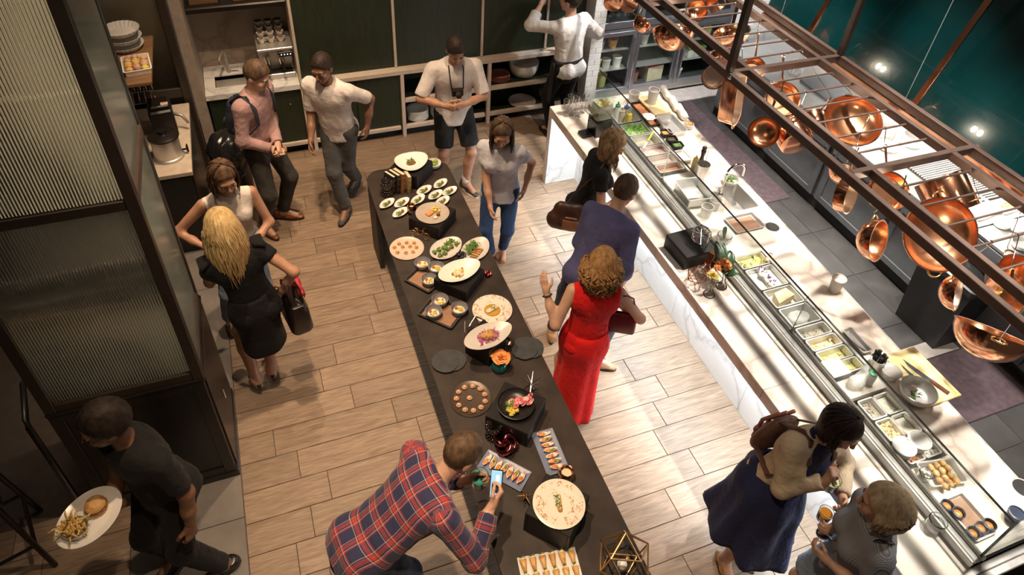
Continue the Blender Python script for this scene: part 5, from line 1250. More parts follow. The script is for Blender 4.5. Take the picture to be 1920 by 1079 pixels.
for x in (-.09, .05): M().lathe([(0, .10), (.03, .10), (.034, .15), (.034, .20), (0, .20)], (x, -.15, .05), 16).to('group_head', m_chrome, em, 40); M().tube([(x, -.18, .17), (x+.01, -.30, .15)], [.012, .015], 8).to('portafilter_handle', m_black, em, 40)
M().box((.10, -.262, .30), (.14, .006, .05), 0, .002).to('control_panel', m_black, em)
for i in range(4): M().ell((.055+.03*i, -.266, .30), (.006, .004, .006), 8, 6).to('indicator', emit('blue_led', (.5, .6, 1), 5), em)
cupm = plain('cup_white', (.66, .6, .54), .3); cupg = plain('cup_grey', (.16, .14, .13), .4)
def cup_mesh(t, mat): M().lathe([(0, 0), (.022, 0), (.036, .028), (.04, .055), (.037, .055), (.03, .025), (.018, .005), (0, .005)], n=16).to('cup', mat, t, 50); M().tube([(.036, 0, .045), (.055, 0, .04), (.055, 0, .022), (.032, 0, .016)], .004, 6).to('handle', mat, t, True)
c0 = {}
LV = ('bottom', 'second', 'third', 'top'); CO = ('left', 'middle', 'right')
for lv in range(4):
    for c in range(3):
        for r_ in range(1):
            mat = cupm if lv < 2 else cupg; loc = (.08+.095*c, 7.07+.03*lv, 1.235+.05*lv+.002)
            lab = '%s cup in the %s column, %s layer of the stack on the espresso machine' % ('white' if lv < 2 else 'grey', CO[c], LV[lv])
            if mat.name not in c0: t = thing('coffee_cup', lab, 'cup', loc, rnd.uniform(0, 6), 'cups on the espresso machine'); cup_mesh(t, mat); c0[mat.name] = t
            else: dup(c0[mat.name], loc, rnd.uniform(0, 6), lab)
for i, (x, y, lab) in enumerate(((-.06, 7.12, 'white cup on the counter left of the espresso machine, near one'), (-.055, 7.25, 'white cup on the counter left of the espresso machine, rear one'))): dup(c0['cup_white'], (x, y, .861), i*2.0, lab)
# plates on the open shelves
def stack(x, y, z, n, r, mat, lab):
    for i in range(n):
        if i == 0: t0 = dish(lab+', lowest', (x, y, z), plate_prof(r, .014, .65), mat, name='shelf_plate', cat='plate', group='plates stacked on the open shelves', n=32); 
        else: dup(t0, (x, y, z+.012*i), i*.3, lab+', %s from bottom' % ('second third fourth fifth sixth seventh eighth ninth tenth'.split()[i-1]))
stack(1.66, 7.0, .119, 10, .13, m_white, 'left white plate pile behind the man in shorts')
stack(1.95, 7.0, .119, 9, .13, m_white, 'right white plate pile behind the man in shorts')
stack(2.68, 7.0, .476, 6, .12, plain('red_plate', (.32, .10, .07), .35), 'red plate pile by the cook')
dish('big white basin on the upper shelf by the cook', (3.0, 7.05, .476), bowl_p(.18, .17, .6), m_white, name='basin', cat='bowl')
dish('round brass-coloured dish lying on the lower shelf by the cook', (2.98, 6.98, .119), plate_prof(.17, .02, .7), m_beige, name='shelf_dish', cat='dish')
t = dish('clear glass jar on the lower shelf beside the cook', (3.28, 6.98, .119), bowl_p(.1, .2, .7), m_clear, name='glass_jar', cat='jar')

# ================================================================ things standing on the service counter
CZ = 0.941
t = thing('drink_dispenser', 'clear square drink dispenser of lemon water on a black stand', 'dispenser', (2.966, 5.013, 0.940), .1)
W_ = .15
m = M()
for a, b in (((-.08, -.07, .17), (.08, -.065, .40)), ((-.08, .065, .17), (.08, .07, .40)), ((-.08, -.065, .17), (-.075, .065, .40)), ((.075, -.065, .17), (.08, .065, .40)), ((-.075, -.065, .17), (.075, .065, .175))): m.b2(a, b, .002)
m.to('clear_tank', m_pane, t); M().b2((-.085, -.075, .401), (.085, .075, .412), .003).to('lid', m_pane, t)
M().b2((-.074, -.064, .176), (.074, .064, .335)).to('lemon_water', sheet_glass('cloudy_water', (.9, .9, .85), .05, .05, .3, (.62, .58, .45)), t)
for i in range(6): M().lathe([(0, 0), (.028, 0), (.028, .006), (0, .006)], (-.045+.02*i, -.03+.025*(i % 3), .325+.004*(i % 2)), 14, R=np.array(Euler((.5*i, .3, 0)).to_matrix())).to('lemon_slice', plain('lemon', (.72, .58, .12), .4), t, 40)
m = M(); m.b2((-.09, -.08, 0), (.09, .08, .166), .006); m.to('stand', m_black, t); M().b2((-.20, -.05, 0), (-.092, .06, .03), .005).to('drip_tray', m_black, t)
m = M(); m.tube([(-.09, 0, .20), (-.13, 0, .20), (-.135, 0, .165)], .009, 8); m.tube([(-.125, -.02, .225), (-.125, .02, .225)], .006, 6); m.tube([(-.125, 0, .2), (-.125, 0, .225)], .005, 6); m.to('tap', m_black, t, 40)
GL = [(2.794, 5.419, 0.940), (2.835, 5.367, 0.940), (2.881, 5.313, 0.940), (2.873, 5.491, 0.940), (2.914, 5.438, 0.940), (2.956, 5.374, 0.940), (3.021, 5.450, 0.940)]
LG = ['leftmost tall clear glass at the counter corner', 'second tall clear glass from the counter corner, front row', 'tall clear glass in front closest to the dispenser tap', 'tall clear glass in the rear row nearest the corner', 'tall clear glass in the middle of the rear row', 'tall clear glass touching the drink dispenser', 'tall clear glass half behind the drink dispenser']
g0 = None
for p, lab in zip(GL, LG):
    if g0 is None:
        g0 = thing('drinking_glass', lab, 'glass', (p[0], p[1], CZ), 0, 'tall glasses by the drink dispenser'); M().lathe([(0, 0), (.026, 0), (.031, .15), (.0285, .15), (.0245, .008), (0, .008)], n=20).to('tumbler', m_clear, g0, 40); M().lathe([(.029, .148), (.0325, .150), (.029, .152)], n=20).to('rim', m_clear, g0, True)
    else: dup(g0, (p[0], p[1], CZ), .3, lab)
# riser with wire ball
A_, B_, C_ = np.array((2.757, 3.350, 1.070)), np.array((2.771, 3.064, 1.070)), np.array((3.071, 3.138, 1.070))
cx, cy = (A_+C_)[:2]/2; ang = math.atan2(*(B_-A_)[[1, 0]])
t = thing('display_riser', 'black riser on the marble counter carrying a silver wire ball', 'riser', (float(cx), float(cy), CZ), ang)
w, d = float(np.linalg.norm(B_-A_)), float(np.linalg.norm(C_-B_))
M().b2((-w/2, -d/2, .115), (w/2, d/2, .13), .003).to('top_panel', m_riser, t)
for a, b in (((-w/2, -d/2, 0), (w/2, -d/2+.015, .1145)), ((-w/2, d/2-.015, 0), (w/2, d/2, .1145)), ((-w/2, -d/2+.0155, 0), (-w/2+.015, d/2-.0155, .1145)), ((w/2-.015, -d/2+.0155, 0), (w/2, d/2-.0155, .1145))): M().b2(a, b, .002).to('side_panel', m_riser, t)
p = (2.945, 3.215, 1.070); wire_poly('silver wire ball on the black counter riser', (p[0], p[1], CZ+.131), .085, m_silver, rz=.6)
p = (2.783, 2.953, 0.940); wire_poly('copper wire ball on the counter in front of the black riser', (p[0], p[1], CZ), .08, m_copper, rz=.2, th=.003)
p = (3.004, 3.076, 0.940); t = thing('hexagon_frame', 'copper hexagon frame leaning between the riser and the orange flowers', 'ornament', (p[0], p[1], CZ), .4)
hx = [(.085*math.cos(PI/3*k), .085*math.sin(PI/3*k)) for k in range(6)]
for k in range(6):
    a, b = hx[k], hx[(k+1) % 6]; mx, mz = (a[0]+b[0])/2, (a[1]+b[1])/2
    M().box((mx, 0, mz+.0745), (.084, .05, .007), R=np.array(Euler((0, -math.atan2(b[1]-a[1], b[0]-a[0]), 0)).to_matrix())).to('side_plate', m_copper, t)
m_leaf = plain('dark_leaf', (0.025, 0.055, 0.022), .35, var=.2)
def leaf(t, a, b, w, mat=m_leaf, name='leaf', bend=.03):
    a, b = np.array(a), np.array(b); d = b-a; R = frame(d)
    M().grid(lambda u, v: a+d*v+R[:, 0]*(u-.5)*2*w*math.sin(PI*min(1, v*.93+.07))**.8+np.array([0, 0, 1])*(bend*math.sin(PI*v)+.25*w*abs(u-.5)*2), 5, 9).to(name, mat, t, True, sol=.0012)
m_stemw = plain('wire_black', (.03, .028, .028), .4, .5)
def bud_vase(lab, px, flower, ftype, leaves=()):
    t = thing('bud_vase', lab, 'vase', (px[0], px[1], CZ))
    M().lathe([(0, .004), (.018, .004), (.022, .03), (.012, .07), (.014, .12), (.012, .12), (.010, .07), (.019, .03), (.015, .008), (0, .008)], n=20).to('glass_tube', m_clear, t, 40)
    M().tube([(.04*math.cos(.7+2*PI*k/20*.85), .04*math.sin(.7+2*PI*k/20*.85), .004) for k in range(21)]+[(.02, 0, .05), (.012, 0, .13)], .0035, 6).to('wire_stand', m_stemw, t, True)
    f = np.array(flower); M().tube([(0, 0, .02), f*.6+np.array([0, 0, .03]), f], .003, 6).to('stem', MATS['stem_green'], t, True)
    if ftype == 'o':
        for j in range(5):
            a = j*2.4; q = f+np.array([.03*math.cos(a), .03*math.sin(a), .012*(j % 2)])*(1 if j < 4 else 2.2); m = M()
            for i in range(34):
                e = np.random.RandomState(i+40*j).normal(size=3); e[2] = abs(e[2]); e = e/np.linalg.norm(e)*.034; m.tube([q, q+e*.6, q+e], [.003, .008, .003], 5, flat=.5)
            m.to('bloom', m_rose, t)
    else: rose(t, tuple(f), .055, speck('green_orange_petal', [(.60, .20, .04), (.26, .33, .05), (.60, .30, .06)], 40, bump=.1), 18, 5)
    for a, b, w in leaves: leaf(t, a, b, w)
    return t
v1 = bud_vase('glass bud vase with a big orange bloom and dark leaves', (2.950, 2.854, 0.940), (-.01, .03, .19), 'o', (((0, .02, .12), (.02, .22, .26), .05), ((.02, .02, .12), (.10, .13, .22), .045), ((.02, 0, .10), (.09, -.04, .14), .045), ((.01, .02, .12), (.08, .2, .25), .022)))
bud_vase('glass bud vase with a green and orange bloom nearest the copper wire ball', (2.815, 2.811, 0.940), (.0, .02, .17), 'g')
t = dish('clear glass bowl holding a dark leaf behind the orange flowers', (3.259, 3.293, 0.940), bowl_p(.06, .06, .6), m_clear, name='glass_bowl', cat='bowl'); leaf(t, (0, 0, .02), (-.01, .03, .12), .03); t.location.z = CZ
def drink(lab, loc, r, h, col, garn=True, liquid='pale_drink', lc=None):
    t = thing('tumbler', lab, 'glass', loc); M().lathe([(0, 0), (r*.8, 0), (r, h), (r-.003, h), (r*.8-.003, .006), (0, .006)], n=24).to('glass', m_clear, t, 40)
    M().lathe([(0, .007), (r*.8-.004, .007), (r-.006, h*.8), (0, h*.8)], n=24).to('drink', plain(liquid, lc or (.62, .60, .28), .1), t, 40)
    if garn:
        for k in range(4): a = 1.5*k; leaf(t, (0, 0, h*.82), (r*.8*math.cos(a), r*.8*math.sin(a), h*.95), .010, plain('clove_dark', (.06, .03, .02), .5), 'garnish_leaf', .004)
    return t
drink('small tumbler of pale green drink with dark garnish on the counter', (2.855, 4.077, 0.940), .042, .075, None).location.z = CZ
t = dish('little cut-glass jar on the counter beside the blond bobbed woman', (3.046, 0.879, 0.940), bowl_p(.05, .08, .7), m_clear, name='glass_jar', cat='jar'); t.location.z = CZ

# ---------------------------------------------------------------- kitchen side of the counter
def quad_frame(L, Mm, Rr):
    L, Mm, Rr = (np.array(p[:2]) for p in (L, Mm, Rr)); c = (L+Rr)/2; d = Mm-L; return (float(c[0]), float(c[1])), math.atan2(d[1], d[0]), float(np.linalg.norm(d)), float(np.linalg.norm(Rr-Mm))
m_board = wood('board_wood', (.60, .44, .22), (.74, .58, .32), .5, (2, 14, 14), .05)
c, a, w, d = quad_frame((3.610, 5.441, 0.970), (3.621, 5.088, 0.970), (3.816, 5.086, 0.970))
t = thing('cutting_board', 'wooden cutting board on a dark base at the far end of the prep counter', 'board', (*c, CZ), a); M().box((0, 0, .032), (w, d, .026), 0, .005).to('board', m_board, t); M().box((0, 0, .009), (w-.02, d-.02, .017), 0, .003).to('dark_base', m_black, t)
def tub(lab, loc, r, h, mat=m_frost, lid=None, fill=None, name='plastic_tub'):
    t = thing(name, lab, 'tub', loc); M().lathe([(0, 0), (r*.82, 0), (r, h), (r*1.05, h), (r*1.05, h+.004), (r-.003, h+.004), (r*.82-.003, .004), (0, .004)], n=26).to('tub', mat, t, 40)
    if lid: M().lathe([(0, h+.005), (r*1.07, h+.005), (r*1.07, h+.012), (r*.9, h+.014), (r*.88, h+.010), (0, h+.010)], n=26).to('lid', lid, t, 40)
    if fill: M().lathe([(0, .005), (r*.80, .005), (r*.92, h*.7), (0, h*.74)], n=20).to('filling', fill, t, True)
    return t
p = (3.701, 5.295, 0.990); tub('tall translucent cup standing on the far cutting board', (p[0], p[1], CZ+.046), .055, .15)
p = (3.570, 5.438, 0.940); tub('translucent deli cup left of the far cutting board', (p[0], p[1], CZ), .055, .10)
m_cloth = plain('pale_cloth', (.74, .70, .58), .9, var=.06)
for i, (p, lab) in enumerate((((3.950, 5.437, 0.970), 'rolled pale towel at the far rear corner of the prep counter'), ((3.928, 5.224, 0.970), 'second rolled pale towel behind the far cutting board'), ((3.917, 5.068, 0.970), 'third rolled pale towel behind the hotel pan'))):
    t = thing('rolled_towel', lab, 'towel', (p[0], p[1], CZ), 0, 'rolled towels on the prep counter')
    V, F = sdf([cap((-.02, -.09, .04), (.02, .09, .04), .038)], h=.012, wrinkle=.008, wscale=50, seed=i); mk('roll', V, F, m_cloth, t, True); M().tube([(-.02+.04*k/16, -.09+.0, .04) if False else (.03*math.cos(k*.6)*(1-k/18)-.018, -.128, .04+.03*math.sin(k*.6)*(1-k/18)) for k in range(16)], .002, 4).to('rolled_edge', m_cloth, t)
c, a, w, d = quad_frame((3.511, 5.340, 0.950), (3.499, 4.895, 0.950), (3.624, 4.968, 0.950))
t = food_pan((*c, CZ), w, d, .03, 'black tray with bacon bits and a napkin beside the glass line', F_BACON, .3, .008, rz=a, mat=m_black)
M().grid(lambda u, v: (.02+.12*u-.02, (v-.5)*d*.8, .026+.006*math.sin(9*u+4*v)), 8, 8).to('napkin', m_whitew, t, True, sol=.001)
c, a, w, d = quad_frame((3.598, 5.001, 0.990), (3.594, 4.672, 0.990), (3.779, 4.753, 0.990)); food_pan((*c, CZ), w, d, .06, 'empty oblong steel hotel pan on the rear edge of the prep counter', rz=a, r=.04)
p = (3.861, 4.838, 0.940); t = dish('small grey bowl of chopped orange vegetables at the rear counter edge', (p[0], p[1], CZ), bowl_p(.055, .05), m_greyc, name='bowl', cat='bowl'); garnish(t, F_ORA, .06, .06, .034, 40, (.012, .01, .008), 51, 'box', 'chopped_vegetables', .012)
for p, lab, fd in (((3.570, 4.768, 0.950), 'black insert pan of orange shreds along the glass line', F_ORA), ((3.565, 4.657, 0.950), 'black insert pan of dark relish along the glass line', F_DARK), ((3.569, 4.554, 0.950), 'black insert pan of chopped green herbs along the glass line', F_GREEN)):
    food_pan((p[0], p[1], CZ), .11, .10, .05, lab, fd, .7, .008, rz=-.1, mat=m_black)
p = (3.532, 4.394, 0.950); t = food_pan((p[0], p[1], CZ), .13, .17, .04, 'white tray with pink paper beside the steel canister', F_WHITE, .5, .006, mat=m_white)
def bottle(lab, loc, col, capc, h=.16, r=.028):
    t = thing('squeeze_bottle', lab, 'bottle', loc); M().lathe([(0, 0), (r, 0), (r, h*.62), (r*.8, h*.70), (0, h*.70)], n=18).to('bottle', col, t, 40); M().lathe([(r*.85, h*.69), (r*.85, h*.78), (r*.35, h*.82), (r*.14, h), (0, h)], n=14).to('nozzle_cap', capc, t, 40); return t
b_clear = plain('bottle_cream', (.66, .58, .44), .35); b_yel = plain('bottle_mustard', (.70, .54, .08), .35); c_green = plain('cap_green', (.02, .35, .12), .4); c_blue = plain('cap_blue', (.05, .08, .3), .4); b_white = plain('bottle_white', (.72, .70, .64), .35)
for p, lab, cc, cp_ in (((3.332, 5.326, 0.950), 'squeeze bottle with a green cap at the far end of the case', b_white, c_green), ((3.323, 5.214, 0.950), 'cream squeeze bottle between the green-capped and mustard ones', b_clear, b_clear), ((3.364, 5.142, 0.950), 'mustard-yellow squeeze bottle in the food case', b_yel, b_yel), ((3.403, 5.275, 0.950), 'squeeze bottle with a blue cap behind the mustard one', b_clear, c_blue)):
    bottle(lab, (p[0], p[1], .853), cc, cp_, .19, .032)
bottle('mustard squeeze bottle beside the steel canister', ((3.545, 4.215, 0.940)[0], (3.545, 4.215, 0.940)[1], CZ), plain('bottle_pale_mustard', (.62, .56, .30), .35), b_yel)
t = thing('utensil_brush', 'yellow-handled brush laid across the pans of the case', 'brush', (PX-.02, 4.70, .962), .75); M().tube([(.02, 0, 0), (.19, 0, .01)], [.008, .011], 8).to('handle', b_yel, t, 40); M().box((-.05, 0, -.003), (.12, .018, .008), 0, .003).to('blade', b_white, t)
p = (3.541, 4.091, 0.940); t = thing('utensil_canister', 'steel canister with a whisk wire behind the glass', 'canister', (p[0], p[1], CZ)); M().lathe([(0, 0), (.055, 0), (.06, .15), (.057, .15), (.052, .006), (0, .006)], n=28).to('canister', m_steel, t, 40)
M().tube([(.02, .01, .01), (.035, .03, .27)], .003, 6).to('whisk_wire', m_chrome, t)
p = (3.653, 4.269, 0.940); t = thing('pepper_mill', 'dark turned pepper mill behind the steel canister', 'mill', (p[0], p[1], CZ)); M().lathe([(0, 0), (.026, 0), (.024, .05), (.016, .09), (.024, .14), (.022, .16), (0, .16)], n=18).to('body', plain('mill_dark', (.04, .016, .012), .25), t, True); M().lathe([(0, .161), (.02, .165), (.022, .185), (.01, .20), (0, .20)], n=18).to('crown', plain('mill_dark', (.04, .016, .012), .25), t, True)
t = thing('prep_faucet', 'tall chrome gooseneck faucet at the prep sink', 'faucet', (3.56, 3.80, CZ), 0)
m = M(); m.tube([(0, 0, 0), (0, 0, .24)]+[(.09-.09*math.cos(PI*k/10), 0, .24+.09*math.sin(PI*k/10)) for k in range(1, 11)]+[(.18, 0, .19)], .011, 10); m.to('gooseneck', m_chrome, t, 40); M().lathe([(0, 0), (.024, 0), (.02, .03), (0, .03)]).to('base', m_chrome, t, 40); M().tube([(0, .02, .03), (0, .07, .05)], .007, 8).to('lever', m_chrome, t, 40)
p = (3.719, 3.940, 0.940); t = dish('white bowl of pale lettuce behind the gooseneck faucet', (p[0]+.03, p[1], CZ), bowl_p(.075, .05), m_white, name='bowl', cat='bowl'); garnish(t, F_GREEN, .08, .08, .03, 26, (.03, .012, .004), 61, 'box', 'lettuce', .02)
c, a, w, d = quad_frame((3.207, 4.010, 1.030), (3.174, 3.708, 1.030), (3.429, 3.713, 1.030)); t = food_pan((*c, CZ), w, d, .095, 'deep square steel pan behind the glass with a white scraper inside', rz=a, r=.02); M().b2((-.06, -.07, .006), (.03, .05, .012), .004).to('scraper', m_white, t)
for p, lab in (((3.288, 3.610, 0.940), 'translucent deli cup left of the brown paper tray'), ((3.406, 3.670, 0.940), 'translucent deli cup next to the square steel pan')): tub(lab, (p[0], p[1], CZ), .05, .10)
c, a, w, d = quad_frame((3.404, 3.529, 0.960), (3.404, 3.327, 0.960), (3.690, 3.308, 0.960)); t = food_pan((*c, CZ), w, d, .025, 'steel tray lined with brown paper next to the round waste hole', rz=a, r=.02); M().b2((-w/2+.03, -d/2+.03, .003), (w/2-.03, d/2-.03, .005)).to('paper_liner', m_pap, t)
for p, lab in (((3.758, 3.318, 0.940), 'round black waste hole set in the marble beside the brown paper tray'), ((3.756, 0.885, 0.940), 'round waste hole with steel rim at the right edge of the picture')):
    t = thing('waste_chute', lab, 'chute', (p[0], p[1], CZ)); M().lathe([(.055, 0), (.062, .003), (.066, 0)], n=30).to('rim', m_steel, t, True); M().lathe([(0, .0015), (.056, .0015)], n=30).to('hole_shade_disc', m_dark, t)  # flat dark disc stands in for the shade down the hole
p = (3.761, 2.558, 0.940); tub('clear jar with a white lid at the rear edge of the counter', (p[0], p[1], CZ), .05, .12, m_frost, m_white)
p = (3.496, 3.011, 0.940); t = thing('sauce_packet', 'small foil clip and packet on the marble behind the glass', 'packet', (p[0], p[1], CZ), .6); M().box((0, 0, .006), (.10, .03, .010), 0, .004).to('packet', plain('packet_pink', (.6, .45, .38), .4), t); M().box((.055, 0, .014), (.02, .034, .008), 0, .002).to('clip', m_steel, t)
c, a, w, d = quad_frame((3.526, 2.203, 0.950), (3.521, 1.976, 0.950), (3.606, 1.987, 0.950)); food_pan((*c, CZ), w, d, .03, 'narrow steel tray along the glass beside the black-handled utensils', rz=a)
p = (3.530, 1.877, 0.940); t = thing('utensil_canister', 'steel cup of black-handled utensils left of the pale cutting board', 'canister', (p[0], p[1], CZ)); M().lathe([(0, 0), (.045, 0), (.052, .10), (.049, .10), (.042, .006), (0, .006)], n=26).to('canister', m_steel, t, 40)
for i in range(6): a = i; M().tube([(.02*math.cos(a), .02*math.sin(a), .02), (.035*math.cos(a), .035*math.sin(a), .13+.01*(i % 3))], [.007, .012], 8).to('utensil', m_black, t, True)
p = (3.577, 1.787, 0.940); tub('white deli tub with a pale lid left of the steel bowl', (p[0], p[1], CZ), .062, .05, m_frost, m_frost)
c, a, w, d = quad_frame((3.656, 1.929, 0.960), (3.654, 1.505, 0.960), (3.923, 1.502, 0.960)); t = thing('cutting_board', 'pale yellow cutting board with two knives at the right of the counter', 'board', (*c, CZ), a); M().box((0, 0, .010), (w, d, .020), 0, .004).to('board', plain('board_yellow', (.78, .62, .30), .5, var=.05), t); M().box((0, d/2-.03, .0202), (w-.04, .006, .001)).to('juice_groove', plain('groove', (.6, .45, .2), .6), t)
def knife(lab, a, b, w, hl, hc):
    a, b = np.array(a), np.array(b); d = b-a; L = float(np.linalg.norm(d)); t = thing('knife', lab, 'knife', (float(a[0]), float(a[1]), CZ+.0205), math.atan2(d[1], d[0]))
    M().prism([(0, 0), (L*.18, -w*.75), (L-hl, -w), (L-hl, 0)], 0.001, .003).to('blade', metal('blade', (.8, .8, .82), .2), t); M().box((L-hl/2, -w*.45, .006), (hl, w*.75, .012), 0, .004).to('handle', hc, t)
    for k in (.25, .75): M().lathe([(0, .012), (.003, .012), (0, .0135)], (L-hl+hl*k, -w*.45, 0), 8).to('rivet', m_chrome, t)
knife('chef knife with a dark red wooden handle on the yellow cutting board', (3.759, 1.862, 0.960), (3.857, 1.541, 0.960), .042, .13, plain('handle_red', (.10, .03, .02), .35))
knife('small paring knife with a black handle on the yellow cutting board', (3.713, 1.834, 0.960), (3.734, 1.639, 0.960), .02, .10, m_black)
p = (3.602, 1.592, 0.940); t = dish('steel mixing bowl with a few green leaves beside the yellow cutting board', (p[0], p[1]-.0, CZ+.021), bowl_p(.115, .075, .5), m_steel, name='mixing_bowl', cat='bowl'); garnish(t, F_GREEN, .07, .05, .02, 12, (.03, .010, .003), 71, 'box', 'leaves', .02); t.location.x += .0
for p, lab in (((3.230, 1.312, 0.950), 'round tub with a white lid behind the bobbed woman, left one'), ((3.353, 1.316, 0.950), 'round tub with a white lid and green contents, right one')): tub(lab, (p[0], p[1], CZ), .066, .05, m_frost, m_white, F_GREEN if 'green' in lab else None)
c, a, w, d = quad_frame((3.227, 1.172, 0.950), (3.196, 1.013, 0.950), (3.444, 1.048, 0.950)); t = food_pan((*c, CZ), w, d, .04, 'clear tray of golden pastries in the near part of the glass case', rz=a, mat=m_frost)
for i in range(12): M().ell((-.06+.04*(i % 4)+.01*(i//4), .05-.045*(i//4), .025+.012*(i % 2)), (.026, .020, .016), 9, 6, noise=.12, seed=i).to('pastry', F_BREAD, t, True)
p = (3.221, 1.130, 0.940); t = dish('small glass of white puffs beside the tray of pastries', (p[0], p[1], CZ), bowl_p(.04, .06, .7), m_clear, name='glass_cup', cat='cup'); [M().ell((.015*math.cos(k), .015*math.sin(k), .03+.012*k), (.014,)*3, 8, 6, noise=.1, seed=k).to('puff', F_CREAM, t, True) for k in range(5)]
c, a, w, d = quad_frame((3.197, 0.986, 0.950), (3.199, 0.730, 0.950), (3.366, 0.726, 0.950)); t = food_pan((*c, CZ), w, d, .025, 'steel tray with brown mesh liner and blue cups at the near end of the case', rz=a); M().b2((-w/2+.02, -d/2+.02, .003), (w/2-.02, d/2-.02, .005)).to('mesh_liner', m_pap, t)
m_bcup = plain('blue_cup', (.045, .06, .10), .35)
b0 = None
for p, lab in (((3.199, 0.941, 0.970), 'small blue cup at the far left of the brown-lined tray'), ((3.226, 0.886, 0.970), 'second small blue cup, paired with the far left one'), ((3.214, 0.771, 0.970), 'small blue cup of orange filling at the near corner of the tray'), ((3.281, 0.777, 0.970), 'middle small blue cup of the three with orange filling'), ((3.340, 0.775, 0.970), 'small blue cup with orange filling at the right of the three')):
    if b0 is None: b0 = dish(lab, (p[0], p[1], CZ+.007), bowl_p(.036, .04, .7), m_bcup, name='ramekin', cat='cup', group='blue cups on the brown-lined tray', n=24); M().lathe([(0, .02), (.028, .02), (.02, .027), (0, .03)], n=14).to('filling', F_ORA, b0, True)
    else: dup(b0, (p[0], p[1], CZ+.007), 0, lab)
p = (3.520, 0.768, 0.940); tub('dark blue cup alone on the marble by the near glass end', (p[0], p[1], CZ), .042, .06, m_bcup, m_bcup)
# bags and bottle between the wells
t = thing('piping_bag', 'white piping bag and crumpled bag lying in the case near the utensils', 'bag', (PX-.02, 1.80, CZ)); V, F = sdf([ellp((-.03, 0, .04), (.06, .05, .04)), cap((.03, .02, .05), (.07, .05, .14), .04, .012)], h=.012, wrinkle=.01, wscale=60, seed=9); mk('bag', V, F, m_frost, t, True)
M().tube([(.07, .05, .14), (.085, .06, .19)], [.012, .003], 8).to('tip', m_white, t, True)
bottle('squeeze bottle with a bright green cap lying beside the piping bag', (PX+.06, 1.79, CZ), b_white, c_green, .13, .03)

# ---------------------------------------------------------------- on the range and worktop
def saucepan(lab, p, r, h, hd=0.16, ang=.5):
    t = thing('steel_saucepan', lab, 'pan', (p[0], p[1], .926), ang); P_, Q_ = cyl_prof(r, h); M().lathe(P_, (0, 0, h), 28).to('body', m_steel, t, 40); M().lathe(Q_, (0, 0, h), 28).to('lining', m_steeld, t, 40); M().tube([(r, 0, h-.02), (r+hd, 0, h)], [.009, .010], 8).to('handle', m_chrome, t, 40)
saucepan('steel saucepan at the rear of the range left of the others', (5.775, 4.182, 0.950), .09, .09)
saucepan('steel saucepan at the rear of the range behind the white plate', (5.912, 3.986, 0.950), .10, .10, .14, -.6)
saucepan('steel saucepan farthest back on the range beside the griddle', (5.831, 4.410, 0.950), .08, .09, .12, 2.2)
t = dish('white round platter with wire handles on the range', (5.631, 4.001, 0.930), plate_prof(.115, .02, .8), m_white); t.location.z = .926
for p, w, d, lab, b in (((5.728, 2.984, 0.930), .34, .24, 'white baking tray on the worktop beside the grill', 0), ((5.994, 2.935, 0.930), .26, .16, 'white baking tray with yellow pieces at the rear of the worktop', 1)):
    t = food_pan((p[0], p[1], .926), w, d, .02, lab, rz=.1, mat=m_white)
    if b: garnish(t, F_YEL, .2, .06, .012, 18, (.02, .014, .01), 81, 'box', 'yellow_pieces')
for p, lab, r in (((5.733, 2.758, 0.930), 'crumpled white paper bowl on the worktop', .075), ((5.827, 2.687, 0.930), 'white plate at the right edge of the worktop', .085), ((5.661, 2.499, 0.930), 'round steel-rimmed tin at the right edge of the worktop', .085)):
    t = dish(lab, (p[0], p[1], .926), bowl_p(r, .04, .7), m_white if 'white' in lab else m_steeld, name='worktop_dish', cat='dish')
t = thing('glass_globe', 'clear glass globe vessel standing at the far end of the range', 'vessel', (5.620, 5.461, 0.930)); t.location.z = .926; M().lathe([(0, 0), (.04, 0), (.085, .06), (.09, .10), (.06, .16), (.05, .18), (.047, .18), (.085, .10), (.08, .06), (.035, .005), (0, .005)], n=26).to('globe', m_clear, t, 40); M().lathe([(.048, .18), (.055, .185), (.048, .19)], n=26).to('rim', m_clear, t, True)
# ---------------------------------------------------------------- inside the fridges
m_tubw = plain('tub_white', (.70, .68, .64), .5); m_tuby = plain('tub_yellow', (.62, .55, .22), .5); m_card = plain('carton_cream', (.58, .50, .36), .7)
FI = [(3.97, .141, .06, .13, m_tuby, 'yellow stacked cup low in the left fridge door, left'), (4.10, .141, .06, .16, m_tuby, 'yellow stacked cup low in the left fridge door, right'), (3.99, .406, .06, .13, m_tuby, 'yellow tub on the middle shelf of the left fridge'), (4.13, .406, .055, .10, m_tubw, 'white tub on the middle shelf of the left fridge'), (4.28, .406, .06, .12, m_tubw, 'white tub right on the middle shelf of the left fridge'), (4.0, .683, .06, .09, m_tubw, 'white tub on the top shelf of the left fridge'), (4.18, .683, .06, .10, F_BREAD, 'brown tub on the top shelf of the left fridge'),
      (4.58, .141, .05, .13, plain('tub_red', (.35, .13, .09), .5), 'reddish tub at the lower left of the middle fridge'), (4.62, .683, .06, .12, m_tubw, 'white tub on the top shelf of the middle fridge'), (5.22, .141, .07, .09, m_tubw, 'round white tub low in the right fridge'), (5.55, .683, .06, .1, m_tuby, 'yellow tub on the top shelf of the right fridge')]
for x, z, r, h, mt, lab in FI: tub(lab, (x, 7.06, z), r, h, mt, mt)
t = thing('carton', 'open cream cardboard carton in the middle fridge', 'box', (4.84, 7.10, .141), .1)
for a, b in (((-.12, -.1, 0), (.12, -.094, .20)), ((-.12, .094, 0), (.12, .1, .20)), ((-.12, -.094, 0), (-.114, .094, .20)), ((.114, -.094, 0), (.12, .094, .20))): M().b2(a, b).to('side_flap', m_card, t)
